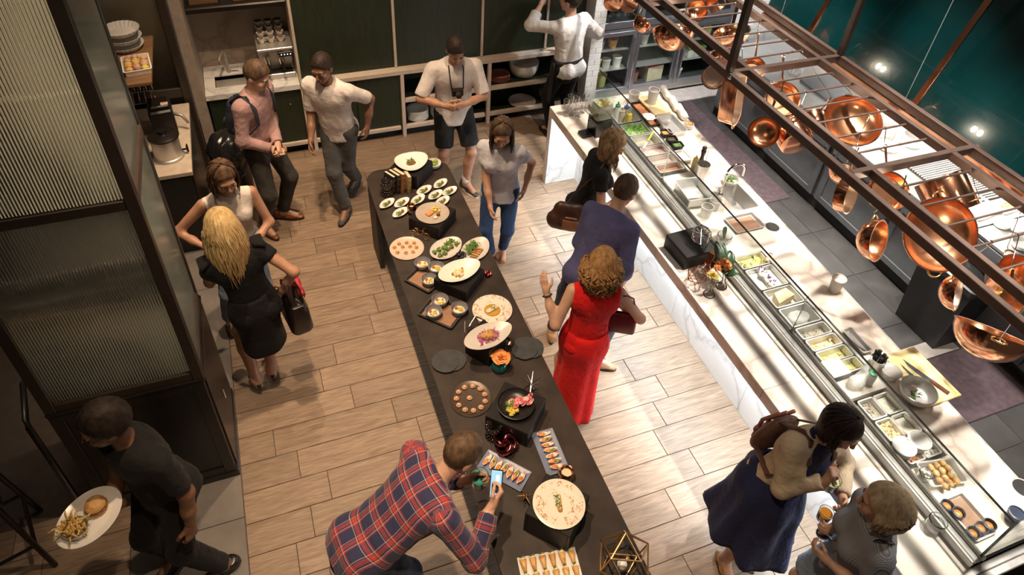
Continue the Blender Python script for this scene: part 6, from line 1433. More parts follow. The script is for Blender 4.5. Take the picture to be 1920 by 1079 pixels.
M().box((0, 0, .15), (.2, .16, .08), .05, .01).to('red_packet', plain('packet_red', (.5, .05, .07), .5), t)
t = thing('crate', 'pale crate with green lid in the right fridge', 'crate', (5.42, 7.10, .406)); M().box((0, 0, .06), (.26, .24, .12), 0, .01).to('crate', m_tubw, t); M().box((0, 0, .135), (.27, .25, .02), 0, .006).to('lid', plain('lid_green', (.16, .24, .04), .5), t)
for i in range(9):
    x = 3.95+.05*i
    lab = 'upside-down glass in the upper fridge, number %s from the left' % ('one two three four five six seven eight nine'.split()[i])
    if i == 0: u0 = thing('stem_glass', 'upside-down glass in the upper left fridge, farthest left', 'glass', (x, 7.0, 1.051), 0, 'glasses in the upper fridge'); M().lathe([(.028, 0), (.03, .09), (.004, .10), (.004, .15), (.028, .152), (0, .155)], n=14).to('bowl', m_clear, u0, True); M().lathe([(.027, 0), (.031, .003), (.027, .005)], n=14).to('rim', m_clear, u0, True)
    else: dup(u0, (x, 7.0+.03*(i % 2), 1.051), 0, 'upside-down glass in the upper left fridge, %s from the left' % ('second third fourth fifth sixth seventh eighth ninth'.split()[i-1]))

# ================================================================ people
SKIN = {}
def skin_mat(name, col):
    if name in MATS: return MATS[name]
    t = NT(name); c = t.ramp(t.noise(t.coord(), 18, 4), [(.3, sc(col, .88)), (.7, sc(col, 1.1))]); t.l(c, t.b.inputs['Base Color']); t.set(Roughness=.5); t.b.inputs['Subsurface Weight'].default_value = .08; t.b.inputs['Subsurface Radius'].default_value = (.02, .008, .004); MATS[name] = t.m; return t.m
sk_light = skin_mat('skin_light', (.56, .33, .23)); sk_tan = skin_mat('skin_tan', (.45, .235, .15)); sk_brown = skin_mat('skin_brown', (.22, .105, .06))
def hair_mat(name, a, b):
    if name in MATS: return MATS[name]
    t = NT(name); c = t.ramp(t.noise(t.coord('Object', (1, 1, .35)), 38, 5, .6), [(.3, a), (.68, b)]); t.l(c, t.b.inputs['Base Color']); t.set(Roughness=.6); t.b.inputs['Specular IOR Level'].default_value = .3; t.bump(t.noise(t.coord('Object', (1, 1, .12)), 160, 3), .5, .004); MATS[name] = t.m; return t.m
h_blonde = hair_mat('hair_blonde', (.38, .22, .08), (.72, .52, .26)); h_brown = hair_mat('hair_brown', (.05, .028, .016), (.18, .10, .055)); h_dark = hair_mat('hair_dark', (.012, .008, .006), (.04, .024, .017)); h_auburn = hair_mat('hair_auburn', (.20, .09, .03), (.48, .27, .11)); h_ash = hair_mat('hair_ash', (.30, .19, .10), (.60, .45, .28)); h_chest = hair_mat('hair_chestnut', (.045, .026, .016), (.13, .078, .046)); h_ombre = hair_mat('hair_ombre', (.10, .045, .02), (.50, .32, .16))
m_eye = plain('eye_white', (.75, .72, .68), .2, var=.02); m_iris = plain('iris_dark', (.03, .018, .012), .15); m_lip = plain('lip', (.42, .14, .11), .45); m_nail = None

def ik(S, Wt, l1, l2, hint):
    S, Wt, hint = np.array(S, float), np.array(Wt, float), np.array(hint, float); d = Wt-S; L = np.linalg.norm(d); mx = (l1+l2)*.985
    if L > mx: d = d*mx/L; Wt = S+d; L = mx
    a = (l1*l1-l2*l2+L*L)/(2*L); h = math.sqrt(max(l1*l1-a*a, 0)); u = d/L; p = hint-u*(hint @ u); n = np.linalg.norm(p)
    p = p/n if n > 1e-6 else frame(u)[:, 0]
    return S+u*a+p*h, Wt
def hand_prims(Wr, X, Z, side, curl, s=1.0, thumb=.6):
    """Wr wrist, X along the hand, Z out of the palm; side -1 right, +1 left"""
    X = nz(X); Z = nz(np.array(Z)-X*(np.array(Z) @ X)); Y = np.cross(Z, X)
    P = lambda x, y, z: np.array(Wr)+s*(X*x+Y*y*side+Z*z)
    pr = []
    kn = ((.088, .030), (.092, .010), (.088, -.010), (.080, -.028)); ln = (.074, .082, .076, .058)
    for (kx, ky), L in zip(kn, ln):
        k0 = P(kx, ky, 0); pr.append(cap(P(.005, ky*.55, 0), k0, .0155*s, .0125*s, k=.014))
        a = 0; p = k0; r = .0100*s
        for i, f in enumerate((.45, .31, .24)):
            a += math.radians(curl[i]); q = p+s*L*f*(X*math.cos(a)+Z*math.sin(a)); pr.append(cap(p, q, r, r*.88, k=.006)); p = q; r *= .88
    b = P(.02, .026, .006); c = b+s*.042*nz(X*.62+Y*side*.72+Z*.3); d = c+s*.034*nz(X*.86+Y*side*(.42-thumb*.4)+Z*(.15+thumb*.5)); e = d+s*.026*nz(X*.95+Y*side*(.1-thumb*.5)+Z*(.1+thumb*.6))
    pr += [cap(b, c, .0145*s, .0120*s, k=.012), cap(c, d, .0115*s, .0100*s, k=.006), cap(d, e, .0098*s, .0080*s, k=.006)]
    return pr
def merge(parts):
    V = []; F = []; n = 0
    for v, f in parts: V.append(v); F.append(f+n); n += len(v)
    return np.concatenate(V), np.concatenate(F)
class Person: pass
def person(lab, pos, face, h=1.72, sex='f', lean=(0, 0), pel=(0, 0, 0), head=(0, 0, 0), hands=None, hint=None, curl=None, palm=None, feet=None, skin=sk_light, twist=0, wide=1.0, knee=None, bare=False):
    """pos floor point, face = heading (deg from +X, ccw). hands/feet in world coordinates."""
    p = Person(); s = h/1.75; p.s = s; p.sex = sex; yaw = math.radians(face-90); p.yaw = yaw
    p.t = thing('person', lab, 'person', (pos[0], pos[1], 0), yaw)
    Rw = rotz(-yaw)
    loc = lambda w: Rw @ (np.array(w, float)-np.array((pos[0], pos[1], 0)))
    p.loc = loc
    P0 = np.array((0, 0, .93*s))+np.array(pel)
    pf, pr_ = math.radians(lean[0]), math.radians(lean[1])
    U = nz((math.sin(pr_), math.sin(pf)*math.cos(pr_), math.cos(pf)*math.cos(pr_))); Rt = nz(np.array((math.cos(math.radians(twist)), math.sin(math.radians(twist)), 0))-U*(U @ np.array((math.cos(math.radians(twist)), math.sin(math.radians(twist)), 0)))); Fw = np.cross(U, Rt)
    p.P0, p.U, p.R, p.F = P0, U, Rt, Fw
    m = sex == 'm'; sw = (.185 if m else .158)*s*wide; p.sw = sw
    p.hip = lambda k: P0+np.array((1, 0, 0))*k*.092*s-np.array((0, 0, .02*s))
    p.sh = {k: P0+U*.455*s+Rt*k*sw for k in (-1, 1)}; p.nb = P0+U*.515*s
    hp, hy, hr = (math.radians(a) for a in head)
    # head frame
    R3 = np.array((Matrix.Rotation(math.radians(twist), 3, 'Z') @ Matrix.Rotation(hy, 3, 'Z') @ Matrix.Rotation(-hp, 3, 'X') @ Matrix.Rotation(hr, 3, 'Y')))
    p.HR = R3; nk = nz(U*.55+R3[:, 2]*.45+Fw*.12); p.hc = p.nb+nk*.155*s+R3[:, 2]*.022*s
    p.elb, p.wr, p.hd, p.knee, p.ank, p.fdir = {}, {}, {}, {}, {}, {}
    fl_ = lambda d: {-k: v for k, v in (d or {}).items()}     # the key 1 is the left side, -1 the right
    hands, hint, curl, palm, feet, knee = map(fl_, (hands, hint, curl, palm, feet, knee))
    for k in (-1, 1):
        tgt = loc(hands[k]) if k in hands else p.sh[k]+np.array((k*.06*s, .06*s, -.50*s))
        hi = np.array(hint.get(k, (k*.5, -1, -.3)), float); hi[0] = abs(hi[0])*k; p.elb[k], p.wr[k] = ik(p.sh[k], tgt, .29*s, .255*s, hi)
        f = feet.get(k); a = (loc((f[0], f[1], 0)) if f else np.array((k*.10*s, 0, 0))); lift = f[3] if f and len(f) > 3 else 0
        fy = math.radians(f[2]-face) if f and len(f) > 2 and f[2] is not None else -k*.18
        p.fdir[k] = np.array((-math.sin(fy), math.cos(fy), 0)); p.ank[k] = a+np.array((0, 0, .085*s+lift))-p.fdir[k]*.03*0
        p.knee[k], p.ank[k] = ik(p.hip(k), p.ank[k], .44*s, .43*s, (knee or {}).get(k, tuple(p.fdir[k]+np.array((k*.1, .3, 0)))))
    # ---- skin
    B = []
    B += torso_prims(p, -.006)
    B.append(cap(p.nb-U*.05*s, p.hc-R3[:, 2]*.05*s-R3[:, 1]*.012*s, (.058 if m else .050)*s, (.052 if m else .045)*s, k=.03))
    for k in (-1, 1):
        q = 1.0 if m else .86
        B += [cap(p.sh[k], p.elb[k], .054*s*q, .041*s*q), cap(p.elb[k], p.elb[k]*.45+p.wr[k]*.55, .041*s*q, .036*s*q), cap(p.elb[k]*.45+p.wr[k]*.55, p.wr[k], .036*s*q, .0265*s*q)]
        kn, an = p.knee[k], p.ank[k]; c1 = kn*.66+an*.34-p.fdir[k]*.018*s
        lc = 0 if bare else .013; lt = .022 if bare == 'skirt' else lc
        B += [cap(p.hip(k), kn, .084*s-lt, .054*s-lt*.5), cap(kn, c1, .052*s-lc, .055*s-lc), cap(c1, an, .055*s-lc, .036*s-lc*.3), cap(an, an+p.fdir[k]*.13*s+np.array((0, 0, -.05*s)), .034*s, .03*s), cap(an, an-p.fdir[k]*.03*s-np.array((0, 0, .045*s)), .034*s, .03*s)]
    parts = [sdf(B, h=.0125, k=.03)]
    parts.append(sdf(head_prims(p), h=.0068*s, k=.012, smooth=1))
    for k in (-1, 1):
        X = nz(p.wr[k]-p.elb[k]); pl = np.array(palm.get(k, (-k, 0, 0))[:3], float)
        if k in palm: pl = Rw @ pl
        if k in palm and len(palm[k]) > 3: X = Rw @ np.array(palm[k][3:])
        if abs(nz(pl) @ X) > .97: pl = np.array((0, .3, -1))
        p.hd[k] = (X, pl)
        hs = .95*s if m else .87*s
        parts.append(sdf(hand_prims(p.wr[k], X, pl, (1 if k < 0 else -1), curl.get(k, (22, 28, 18)), hs)+[cap(p.wr[k]-X*.05*s, p.wr[k]+X*.02*s, .028*hs, .021*hs, k=.02)], h=.0052, k=.008))
    V, F = merge(parts); mk('body', V, F, skin, p.t, True)
    # ---- face parts
    H = lambda x, y, z: p.hc+R3 @ (np.array((x, y, z))*s)
    for k in (-1, 1):
        e = mk_ell('eye', H(k*.032, .080, .010), .0125*s, m_eye, p.t); d = M().ell(tuple(H(k*.0325, .0905, .010)), (.0055*s,)*3, 8, 6).to('iris', m_iris, e, True)
        M().tube([H(k*.014, .098, .030), H(k*.032, .097, .036), H(k*.052, .084, .030)], [.0035*s, .0045*s, .002*s], 5).to('eyebrow', h_dark if sex == 'm' else h_chest, p.t, True)
    M().tube([H(-.024, .083, -.060), H(-.010, .094, -.0565), H(0, .096, -.058), H(.010, .094, -.0565), H(.024, .083, -.060)], [.002*s, .0055*s, .006*s, .0055*s, .002*s], 6, flat=.8).to('lips', m_lip, p.t, True)
    p.skin = skin; return p
def mk_ell(name, c, r, mat, t): return M().ell(tuple(c), (r,)*3, 10, 8).to(name, mat, t, True)
def torso_prims(p, inf=0.0, top=.47, bottom=-.05, bust=True):
    s, P0, U, R, F = p.s, p.P0, p.U, p.R, p.F; m = p.sex == 'm'
    pr = [cap(P0+U*bottom*s, P0+U*.10*s, (.155 if m else .160)*s+inf, (.142 if m else .128)*s+inf, .70, F), cap(P0+U*.10*s, P0+U*.38*s, (.142 if m else .122)*s+inf, (.168 if m else .142)*s+inf, .68, F),
          cap(p.nb-U*.07*s, p.sh[-1]-R*-.01*s, .074*s*(1 if m else .86)+inf, .050*s*(1 if m else .84)+inf), cap(p.nb-U*.07*s, p.sh[1]-R*.01*s, .074*s*(1 if m else .86)+inf, .050*s*(1 if m else .84)+inf), cap(P0+U*.38*s-R*.07*s, P0+U*.38*s+R*.07*s, .10*s+inf, None, .9, F),
          cap(P0-R*.07*s-F*.06*s-U*.03*s, P0+R*.07*s-F*.06*s-U*.03*s, .085*s+inf)]
    if not m and bust: pr += [ellp(P0+U*.34*s+R*k*.07*s+F*.085*s, (.062*s+inf,)*3) for k in (-1, 1)]
    return pr
def head_prims(p):
    s = p.s; R = p.HR; H = lambda x, y, z: p.hc+R @ (np.array((x, y, z))*s)
    pr = [ellp(H(0, -.012, .034), np.array((.076, .096, .094))*s, R, k=.02), ellp(H(0, .026, -.040), np.array((.060, .066, .076))*s, R, k=.03), ellp(H(0, .068, -.088), np.array((.026, .024, .020))*s, R, k=.03),
          cap(H(0, .094, .012), H(0, .114, -.024), .0085*s, .0125*s, k=.012), ellp(H(0, .098, -.058), np.array((.026, .010, .012))*s, R, k=.012), ellp(H(0, .082, .032), np.array((.055, .016, .012))*s, R, k=.02)]
    for k in (-1, 1):
        pr += [ellp(H(k*.078, -.012, -.006), np.array((.010, .022, .032))*s, R, k=.008), ellp(H(k*.046, .066, -.022), np.array((.022, .022, .020))*s, R, k=.02), ellp(H(k*.011, .106, -.028), np.array((.008, .008, .007))*s, R, k=.006)]
    pr += [ellp(H(k*.033, .100, .010), np.array((.018, .014, .012))*s, R, k=.012, neg=True) for k in (-1, 1)]
    return pr
def garment(p, name, prims, mat, cuts=(), h=.012, k=.035, wr=.004, wsc=32, seed=1, parent=None, uv=None):
    V, F = sdf(prims, h=h, k=k, cuts=cuts, wrinkle=wr, wscale=wsc, seed=seed, smooth=1)
    o = mk(name, V, F, mat, parent or p.t, True)
    if uv: cloth_uv(o, V, uv)
    return o
def cloth_uv(o, V, segs):
    """cloth coordinates (across, along) for every vertex from the nearest garment piece: (a, b, side axis, r)"""
    best = np.full(len(V), 1e9); out = np.zeros((len(V), 3))
    for i, (a, b, ax, r, rnd_) in enumerate(segs):
        a, b, ax = np.array(a), np.array(b), nz(ax); d = b-a; L = np.linalg.norm(d); u = d/L; ax = nz(ax-u*(ax @ u)); ay = np.cross(u, ax)
        Q = V-a; t = Q @ u; x = Q @ ax; y = Q @ ay; dist = np.hypot(x, y)-r+np.maximum(np.maximum(-t, t-L), 0)
        m = dist < best; best[m] = dist[m]
        ua = np.arctan2(x, y)*.055 if rnd_ else x
        out[m] = np.stack([ua, t, np.full(len(V), i*.37)], 1)[m]
    at_ = o.data.attributes.new('cloth', 'FLOAT_VECTOR', 'POINT'); at_.data.foreach_set('vector', out.astype(np.float32).ravel())
def sleeve(p, k, r0=.068, r1=.052, to=1.0, full=False, r2=.040):
    s = p.s; a, e, w = p.sh[k], p.elb[k], p.wr[k]
    if not full:
        q = a+(e-a)*to; return [cap(a, q+(q-a)*.2, r0*s, r1*s, cut=[(q, q-a)])]
    q = e+(w-e)*to; return [cap(a, e, r0*s, r1*s), cap(e, q+nz(q-e)*.05, r1*s, r2*s, cut=[(q, q-e)])]
def shirt2(p, mat, **kw):
    """torso with hem and neck cuts applied only to the trunk, sleeves free"""
    s = p.s; inf = kw.get('inf', .014); hem = kw.get('hem', -.06); slv = kw.get('slv', ('short', .7)); nk = kw.get('neck', 0.012)
    pr = torso_prims(p, inf, bottom=hem, bust=True)
    pr[0] = cap(p.P0+p.U*(hem-.05)*s, p.P0+p.U*.10*s, (.166+kw.get('flare', 0))*s+inf, (.142 if p.sex == 'm' else .128)*s+inf, .74, p.F)
    pr[5] = cap(p.P0-p.R*.07*s-p.F*.06*s-p.U*.03*s, p.P0+p.R*.07*s-p.F*.06*s-p.U*.03*s, .085*s+inf)
    pr.append(cap(p.P0+p.U*.44*s, p.P0+p.U*.52*s, .085*s+inf, .060*s+inf, .9, p.F))
    c = [(p.P0+p.U*hem*s, -p.U), (p.nb+p.U*nk*s, nz(p.U+p.F*kw.get('vneck', .35)))]
    for q in pr: q['cut'] = q['cut']+c
    if not slv:
        for q in (pr[2], pr[3]): q['cut'] = q['cut']+[(p.sh[k]-p.R*k*kw.get('strap', .012)*s, nz(p.R*k-p.U*.25)) for k in (-1, 1)]
    if slv:
        for k in (-1, 1): pr += sleeve(p, k, kw.get('r0', .064)*.88, kw.get('r1', .056)*.92, slv[1], slv[0] == 'long', kw.get('r2', .042))
    return garment(p, kw.get('name', 'shirt'), pr, mat, (), wr=kw.get('wr', .008), seed=kw.get('seed', 1), uv=kw.get('uv'))
def trousers(p, mat, name='trousers', to=.97, r0=.098, r1=.072, r2=.058, waist=.08, wr=.008, seed=3):
    s = p.s; pr = [cap(p.P0-p.U*.06*s, p.P0+p.U*.10*s, .157*s, .140*s, .72, p.F, cut=[(p.P0+p.U*waist*s, p.U)]), cap(p.P0-p.R*.075*s-p.F*.055*s-p.U*.03*s, p.P0+p.R*.075*s-p.F*.055*s-p.U*.03*s, .089*s)]
    for k in (-1, 1):
        kn, an, hp = p.knee[k], p.ank[k], p.hip(k)
        if to > .5: q = kn+(an-kn)*(to-.5)*2; pr += [cap(hp, kn, r0*s, r1*s), cap(kn, q+nz(q-kn)*.05, r1*s, r2*s, cut=[(q, q-kn)])]
        else: q = hp+(kn-hp)*to*2; pr += [cap(hp, q+nz(q-hp)*.06, r0*s, (r0+(r1-r0)*to*2)*s+.008, cut=[(q, q-hp)])]
    return garment(p, name, pr, mat, wr=wr, seed=seed)
def shoes(p, mat, kind='shoe', sole=None, name='shoe'):
    s = p.s*(1.0 if p.sex == 'm' else .9)
    for k in (-1, 1):
        an = p.ank[k]; f = p.fdir[k]; z0 = an[2]-.085*p.s; b = np.array((an[0], an[1], z0)); u = np.array((0, 0, 1.0)); r = np.cross(f, u)
        Q = lambda y, z, x=0: b+f*y*s+u*z*s+r*x*s
        if kind in ('shoe', 'sneaker', 'flat'):
            hi = {'shoe': .085, 'sneaker': .095, 'flat': .055}[kind]
            pr = [cap(Q(-.055, .040), Q(.06, .036), .040*s, .045*s, .85, r), cap(Q(.06, .034), Q(.165, .026), .045*s, .032*s, .62, u), cap(Q(-.04, .05), Q(-.035, hi), .040*s, .041*s, cut=[(Q(0, hi), u)])]
            if kind == 'flat': pr.append(cap(Q(.02, .055), Q(.02, .12), .03*s, .035*s, neg=True, k=.01))
            o = garment(p, name, pr, mat, [(Q(0, .012), -u)], h=.008, k=.025, wr=0)
            P = []
            for i in range(20): a = 2*PI*i/20; x, y = .047*math.sin(a), .052+.148*math.cos(a); x *= 1-.25*max(0, -math.cos(a)); P.append(Q(y, 0, x))
            mm = M(); mm.add([tuple(q) for q in P]+[tuple(q+u*.016*s) for q in P], [tuple(range(20))[::-1], tuple(range(20, 40))]+[(i, (i+1) % 20, 20+(i+1) % 20, 20+i) for i in range(20)]); so = mm.to('sole', sole or m_dark, o)
            if kind == 'sneaker':
                for j in range(4): y = .03+.025*j; M().tube([Q(y, .078-.010*j, -.03), Q(y+.006, .088-.012*j, 0), Q(y, .078-.010*j, .03)], .004*s, 5).to('lace', m_white, o, True)
        else:
            heel = .075 if kind == 'heel' else .0
            m_ = M(); pts = [Q(-.05, .012+heel*.9), Q(.0, .012+heel*.75), (Q(.06, .010+heel*.15)), Q(.10, .008), Q(.17, .008)]
            m_.tube(pts, [.026*s, .030*s, .036*s, .040*s, .024*s], 10, flat=.22); o = m_.to(name, mat, p.t, True)
            if heel: M().tube([Q(-.05, .01+heel*.85), Q(-.055, 0)], [.022*s, .012*s], 8).to('heel', mat, o, True)
            for y, z, w in ((.11, .035, .042), (.085, .05, .040)): M().tube([Q(y, .010, -w), Q(y, z+.012, -w*.6), Q(y, z+.02, 0), Q(y, z+.012, w*.6), Q(y, .010, w)], .006*s, 6).to('strap', mat, o, True)
            aa = [an+.043*s*(f*math.cos(2*PI*i/16)+r*math.sin(2*PI*i/16))+u*.01 for i in range(16)]; M().tube(aa, .006*s, 6, closed=True).to('ankle_strap', mat, o, True)
def skirt(p, mat, length, r0, r1, folds=9, amp=.015, name='skirt', top=.10, sway=(0, 0, 0), fl=.78, n=72, hemwave=0, seed=0, hipw=.042):
    s = p.s; rg = random.Random(seed); ph = [rg.uniform(0, 6) for _ in range(4)]
    T = p.P0+p.U*top*s; B = np.array((T[0], T[1], 0))*0+p.P0-np.array((0, 0, length*s))+np.array(sway)
    def f(u, v):
        a = 2*PI*u; c = T+(B-T)*v; e = v**.75
        hip = hipw*math.exp(-((v*(top+length)-(top+.03))/.13)**2)
        r = (r0+(r1-r0)*e+hip)*s; w = amp*v*(math.sin(folds*a+ph[0]+2*v)+.5*math.sin((folds*2-3)*a+ph[1]))
        q = r+w; return c+p.R*q*math.cos(a)+p.F*q*math.sin(a)*(fl+(1-fl)*v*.8)+np.array((0, 0, hemwave*v*math.sin(3*a+ph[2])))
    m = M(); m.grid(f, n, 22, True); return m.to(name, mat, p.t, True, sol=.006)
def hair(p, mat, kind='short', length=.3, n=150, seed=1, part=0.0, vol=.016, spread=1.0, fall=(0, 0, -1), curl=0.0, wavy=1.0):
    s = p.s; R = p.HR; H = lambda x, y, z: p.hc+R @ (np.array((x, y, z))*s); rg = random.Random(seed)
    if kind == 'short':
        pr = [ellp(H(0, -.014, .038), np.array((.078+vol*.6, .100+vol*.6, .096+vol))*s, R)]
        fwd = R @ nz((0, .80, -.62)); pr[0]['cut'] = [(H(0, .062, .062), fwd), (H(0, -.05, -.055), R @ nz((0, 0, -1)))]
        V, F = sdf(pr, h=.0085, wrinkle=.004, wscale=90, seed=seed); o = mk('hair', V, F, mat, p.t, True); return o
    base = [ellp(H(0, -.018, .040), np.array((.080+vol*.5, .100+vol*.5, .096+vol*.6))*s, R, cut=[(H(0, .066, .058), R @ nz((0, .82, -.57)))])]
    if kind in ('long', 'bob'):
        L = length; down = np.array((0, 0, -1.0)); bk = R @ np.array((0, -1, 0)); bk = nz(np.array((bk[0], bk[1], min(0, bk[2])*0))+1e-6)
        q = H(0, -.075, .0); base += [cap(q, q+nz(down+bk*.12)*L*.62*s, .075*s, .06*s, .62, bk, k=.05)]
        for k in (-1, 1): q = H(k*.072, -.03, .0); base.append(cap(q, q+nz(down+bk*.15)*L*.5*s, .032*s, .02*s, k=.05))
    parts = [sdf(base, h=.0095, wrinkle=.006*min(1, wavy+.2), wscale=60, seed=seed)]
    o = mk('hair', *parts[0], mat, p.t, True)
    m = M(); f = nz(fall)
    for i in range(n):
        az = rg.uniform(.42, 1.0)*PI*rg.choice((-1, 1)) if kind != 'curly' else rg.uniform(-PI, PI); ro = rg.uniform(.0, .9)
        a2 = az; pts = []; rad = []; r_ = 1.0+rg.uniform(.02, .16)
        for j in range(5):
            th = (.08+.42*j/4*PI*(1 if kind != 'curly' else .9)); x = math.sin(a2)*math.sin(th)*.085*r_; y = math.cos(a2)*math.sin(th)*.105*r_-.016; z = math.cos(th)*.10*r_+.04
            pts.append(H(x+part*(1-j/4)*.03, y, z))
        q = pts[-1]; L = length*s*rg.uniform(.72, 1.08); out = nz(R @ np.array((math.sin(a2), math.cos(a2), 0))); w = rg.uniform(-1, 1)
        for j in range(1, 7):
            tt = j/6; sway_ = wavy*.018*math.sin(tt*6+w*5)*(1+curl*2)
            pts.append(q+f*L*tt+out*(.03*spread*tt*(1-tt)*2-.02*tt*(1-spread*.5))*s+frame(out)[:, 0]*sway_*.8+out*curl*.02*math.sin(tt*11+w*3))
        k0 = rg.uniform(.0065, .010)*s; rad = [k0*.5]+[k0]*(len(pts)-4)+[k0*.8, k0*.5, k0*.15]
        m.tube(pts, rad, 5, flat=.55, cap=False)
    m.to('hair_strands', mat, o, True); return o
def strap_path(m, pts, w=.02, th=.006): m.tube(pts, w/2, 6, flat=th/w*1.0); return m

c_polo = fabric('black_polo', (.016, .015, .015)); c_black = fabric('black_cloth', (.010, .009, .010)); c_pink = fabric('mauve_shirt', (.36, .22, .21)); c_greytr = fabric('charcoal_trousers', (.045, .040, .036)); c_whitesh = fabric('white_shirt', (.68, .62, .60)); c_chef = fabric('chef_white', (.74, .71, .69)); c_jean = fabric('blue_jeans', (.03, .06, .14)); c_djean = fabric('dark_jeans', (.035, .045, .07)); c_red = fabric('red_dress', (.62, .012, .012)); c_navy = fabric('navy_dress', (.016, .018, .055)); c_beige = fabric('beige_cardigan', (.46, .36, .25)); c_purple = fabric('violet_blue_shirt', (.085, .085, .19)); c_tank = fabric('white_top', (.66, .58, .52)); c_grbl = fabric('grey_white_blouse', (.50, .49, .54)); c_short = fabric('black_shorts', (.018, .018, .02)); c_brownleather = plain('brown_leather', (.20, .065, .02), .35, var=.2); c_tan = plain('tan_leather', (.34, .19, .09), .5, var=.2); c_darkleather = plain('dark_brown_leather', (.055, .022, .014), .4, var=.25)
# small blue-and-white check
def check(name, a, b, scale):
    t = NT(name); w1 = t.n('ShaderNodeTexWave', wave_type='BANDS', bands_direction='X'); w2 = t.n('ShaderNodeTexWave', wave_type='BANDS', bands_direction='Z'); co = t.coord()
    for w in (w1, w2): w.inputs['Scale'].default_value = scale; t.l(co, w.inputs['Vector'])
    ad = t.n('ShaderNodeMath', operation='ADD'); t.l(w1.outputs['Fac'], ad.inputs[0]); t.l(w2.outputs['Fac'], ad.inputs[1]); h = t.n('ShaderNodeMath', operation='MULTIPLY'); h.inputs[1].default_value = .5; t.l(ad.outputs[0], h.inputs[0])
    t.l(t.ramp(h.outputs[0], [(.3, a), (.7, b)]), t.b.inputs['Base Color']); t.set(Roughness=.85); return t.m
c_check = check('fine_grey_check', (.10, .11, .14), (.34, .34, .36), 45)
def plaid():
    t = NT('plaid_flannel'); at_ = t.n('ShaderNodeAttribute', attribute_name='cloth'); sp = t.n('ShaderNodeSeparateXYZ'); t.l(at_.outputs['Vector'], sp.inputs[0])
    navy, red, wht = (.022, .024, .075), (.42, .045, .03), (.55, .42, .38)
    def band(src, per, off):
        m = t.n('ShaderNodeMath', operation='MULTIPLY_ADD'); t.l(src, m.inputs[0]); m.inputs[1].default_value = 1/per; m.inputs[2].default_value = off; fr = t.n('ShaderNodeMath', operation='FRACT'); t.l(m.outputs[0], fr.inputs[0])
        r = t.n('ShaderNodeValToRGB'); r.color_ramp.interpolation = 'CONSTANT'; e = r.color_ramp.elements; e[0].position = 0; e[0].color = (*navy, 1); e[1].position = .34; e[1].color = (*wht, 1)
        for p_, c_ in ((.375, navy), (.42, red), (.60, navy), (.66, wht), (.695, red), (.76, navy)): q = e.new(p_); q.color = (*c_, 1)
        t.l(fr.outputs[0], r.inputs[0]); return r.outputs[0]
    a = band(sp.outputs[0], .105, .2); b = band(sp.outputs[1], .115, .1); mx = t.n('ShaderNodeMix', data_type='RGBA'); mx.inputs[0].default_value = .5; t.l(a, mx.inputs[6]); t.l(b, mx.inputs[7]); t.l(mx.outputs[2], t.b.inputs['Base Color']); t.set(Roughness=.85); t.b.inputs['Sheen Weight'].default_value = .2
    t.bump(t.noise(t.coord(), 40, 4), .25, .01); return t.m
c_plaid = plaid()
def phone(lab, c, d, n, screen=(.35, .6, .8)):
    """d = long side direction, n = screen normal"""
    n = nz(n); d = nz(np.array(d)-n*(np.array(d) @ n)); R = np.array([np.cross(d, n), d, n]).T; t = thing('mobile_phone', lab, 'phone', tuple(map(float, c)))
    M().box((0, 0, 0), (.072, .148, .008), R=R, bev=.003).to('case', m_black, t); s_ = M().box(tuple(R @ np.array((0, 0, .0045))), (.064, .136, .001), R=R).to('screen', emit('screen_glow', (.45, .72, .85), 1.1), t)
    M().box(tuple(R @ np.array((.0, -.02, .0053))), (.05, .05, .0004), R=R).to('picture_dark', plain('screen_dark', (.03, .06, .09), .2), s_); M().box(tuple(R @ np.array((.008, .03, .0053))), (.02, .03, .0004), R=R).to('picture_light', emit('screen_white', (.9, 1, 1), 1.6), s_)
    return t
m_plidw = m_white
# ---- server with plate, lower left
p = person('man in a black polo shirt and glasses carrying a plate of burger and fries', (-.92, 2.48), 222, 1.80, 'm', lean=(6, 0), head=(10, -30, 0), hands={1: (-.80, 2.24, .84), -1: (-1.12, 2.32, 1.10)}, hint={-1: (.6, -.6, -.8), 1: (.6, -1, 0)}, curl={-1: (15, 25, 15)}, palm={-1: (0, 0, 1, -.75, -.5, .05)}, feet={-1: (-1.05, 2.56, 225), 1: (-.78, 2.38, 200)}, skin=sk_brown)
shirt2(p, c_polo, name='polo_shirt', hem=-.08, slv=('short', .82), r0=.074, r1=.066); trousers(p, c_black); shoes(p, m_black, 'shoe'); hair(p, h_dark, 'short', vol=.022)
M().tube([p.nb+p.U*.01+.075*(p.R*math.cos(a)+p.F*math.sin(a)*.9)+p.U*.012*math.cos(a-PI/2)*-1 for a in np.linspace(0, 2*PI, 24, endpoint=False)], .013, 8, closed=True).to('collar', c_polo, p.t, True)
g_ = M(); H = lambda x, y, z: p.hc+p.HR @ (np.array((x, y, z))*p.s)
for k in (-1, 1): g_.tube([H(k*.033+.024*math.cos(a), .104, .008+.018*math.sin(a)) for a in np.linspace(0, 2*PI, 16, endpoint=False)], .0022, 5, closed=True); g_.tube([H(k*.057, .103, .012), H(k*.080, .02, .012), H(k*.080, -.02, .002)], .002, 5)
g_.tube([H(-.010, .106, .010), H(0, .109, .014), H(.010, .106, .010)], .002, 5); g_.to('eyeglasses', m_black, p.t, True)
hw = p.t.matrix_basis
pl = dish('white oval plate with a burger and a basket of fries, held by the server', (-1.20, 2.265, 1.165), plate_prof(.165, .02, .7), m_white, sx=1, sy=.8, rz=.85, name='dinner_plate')
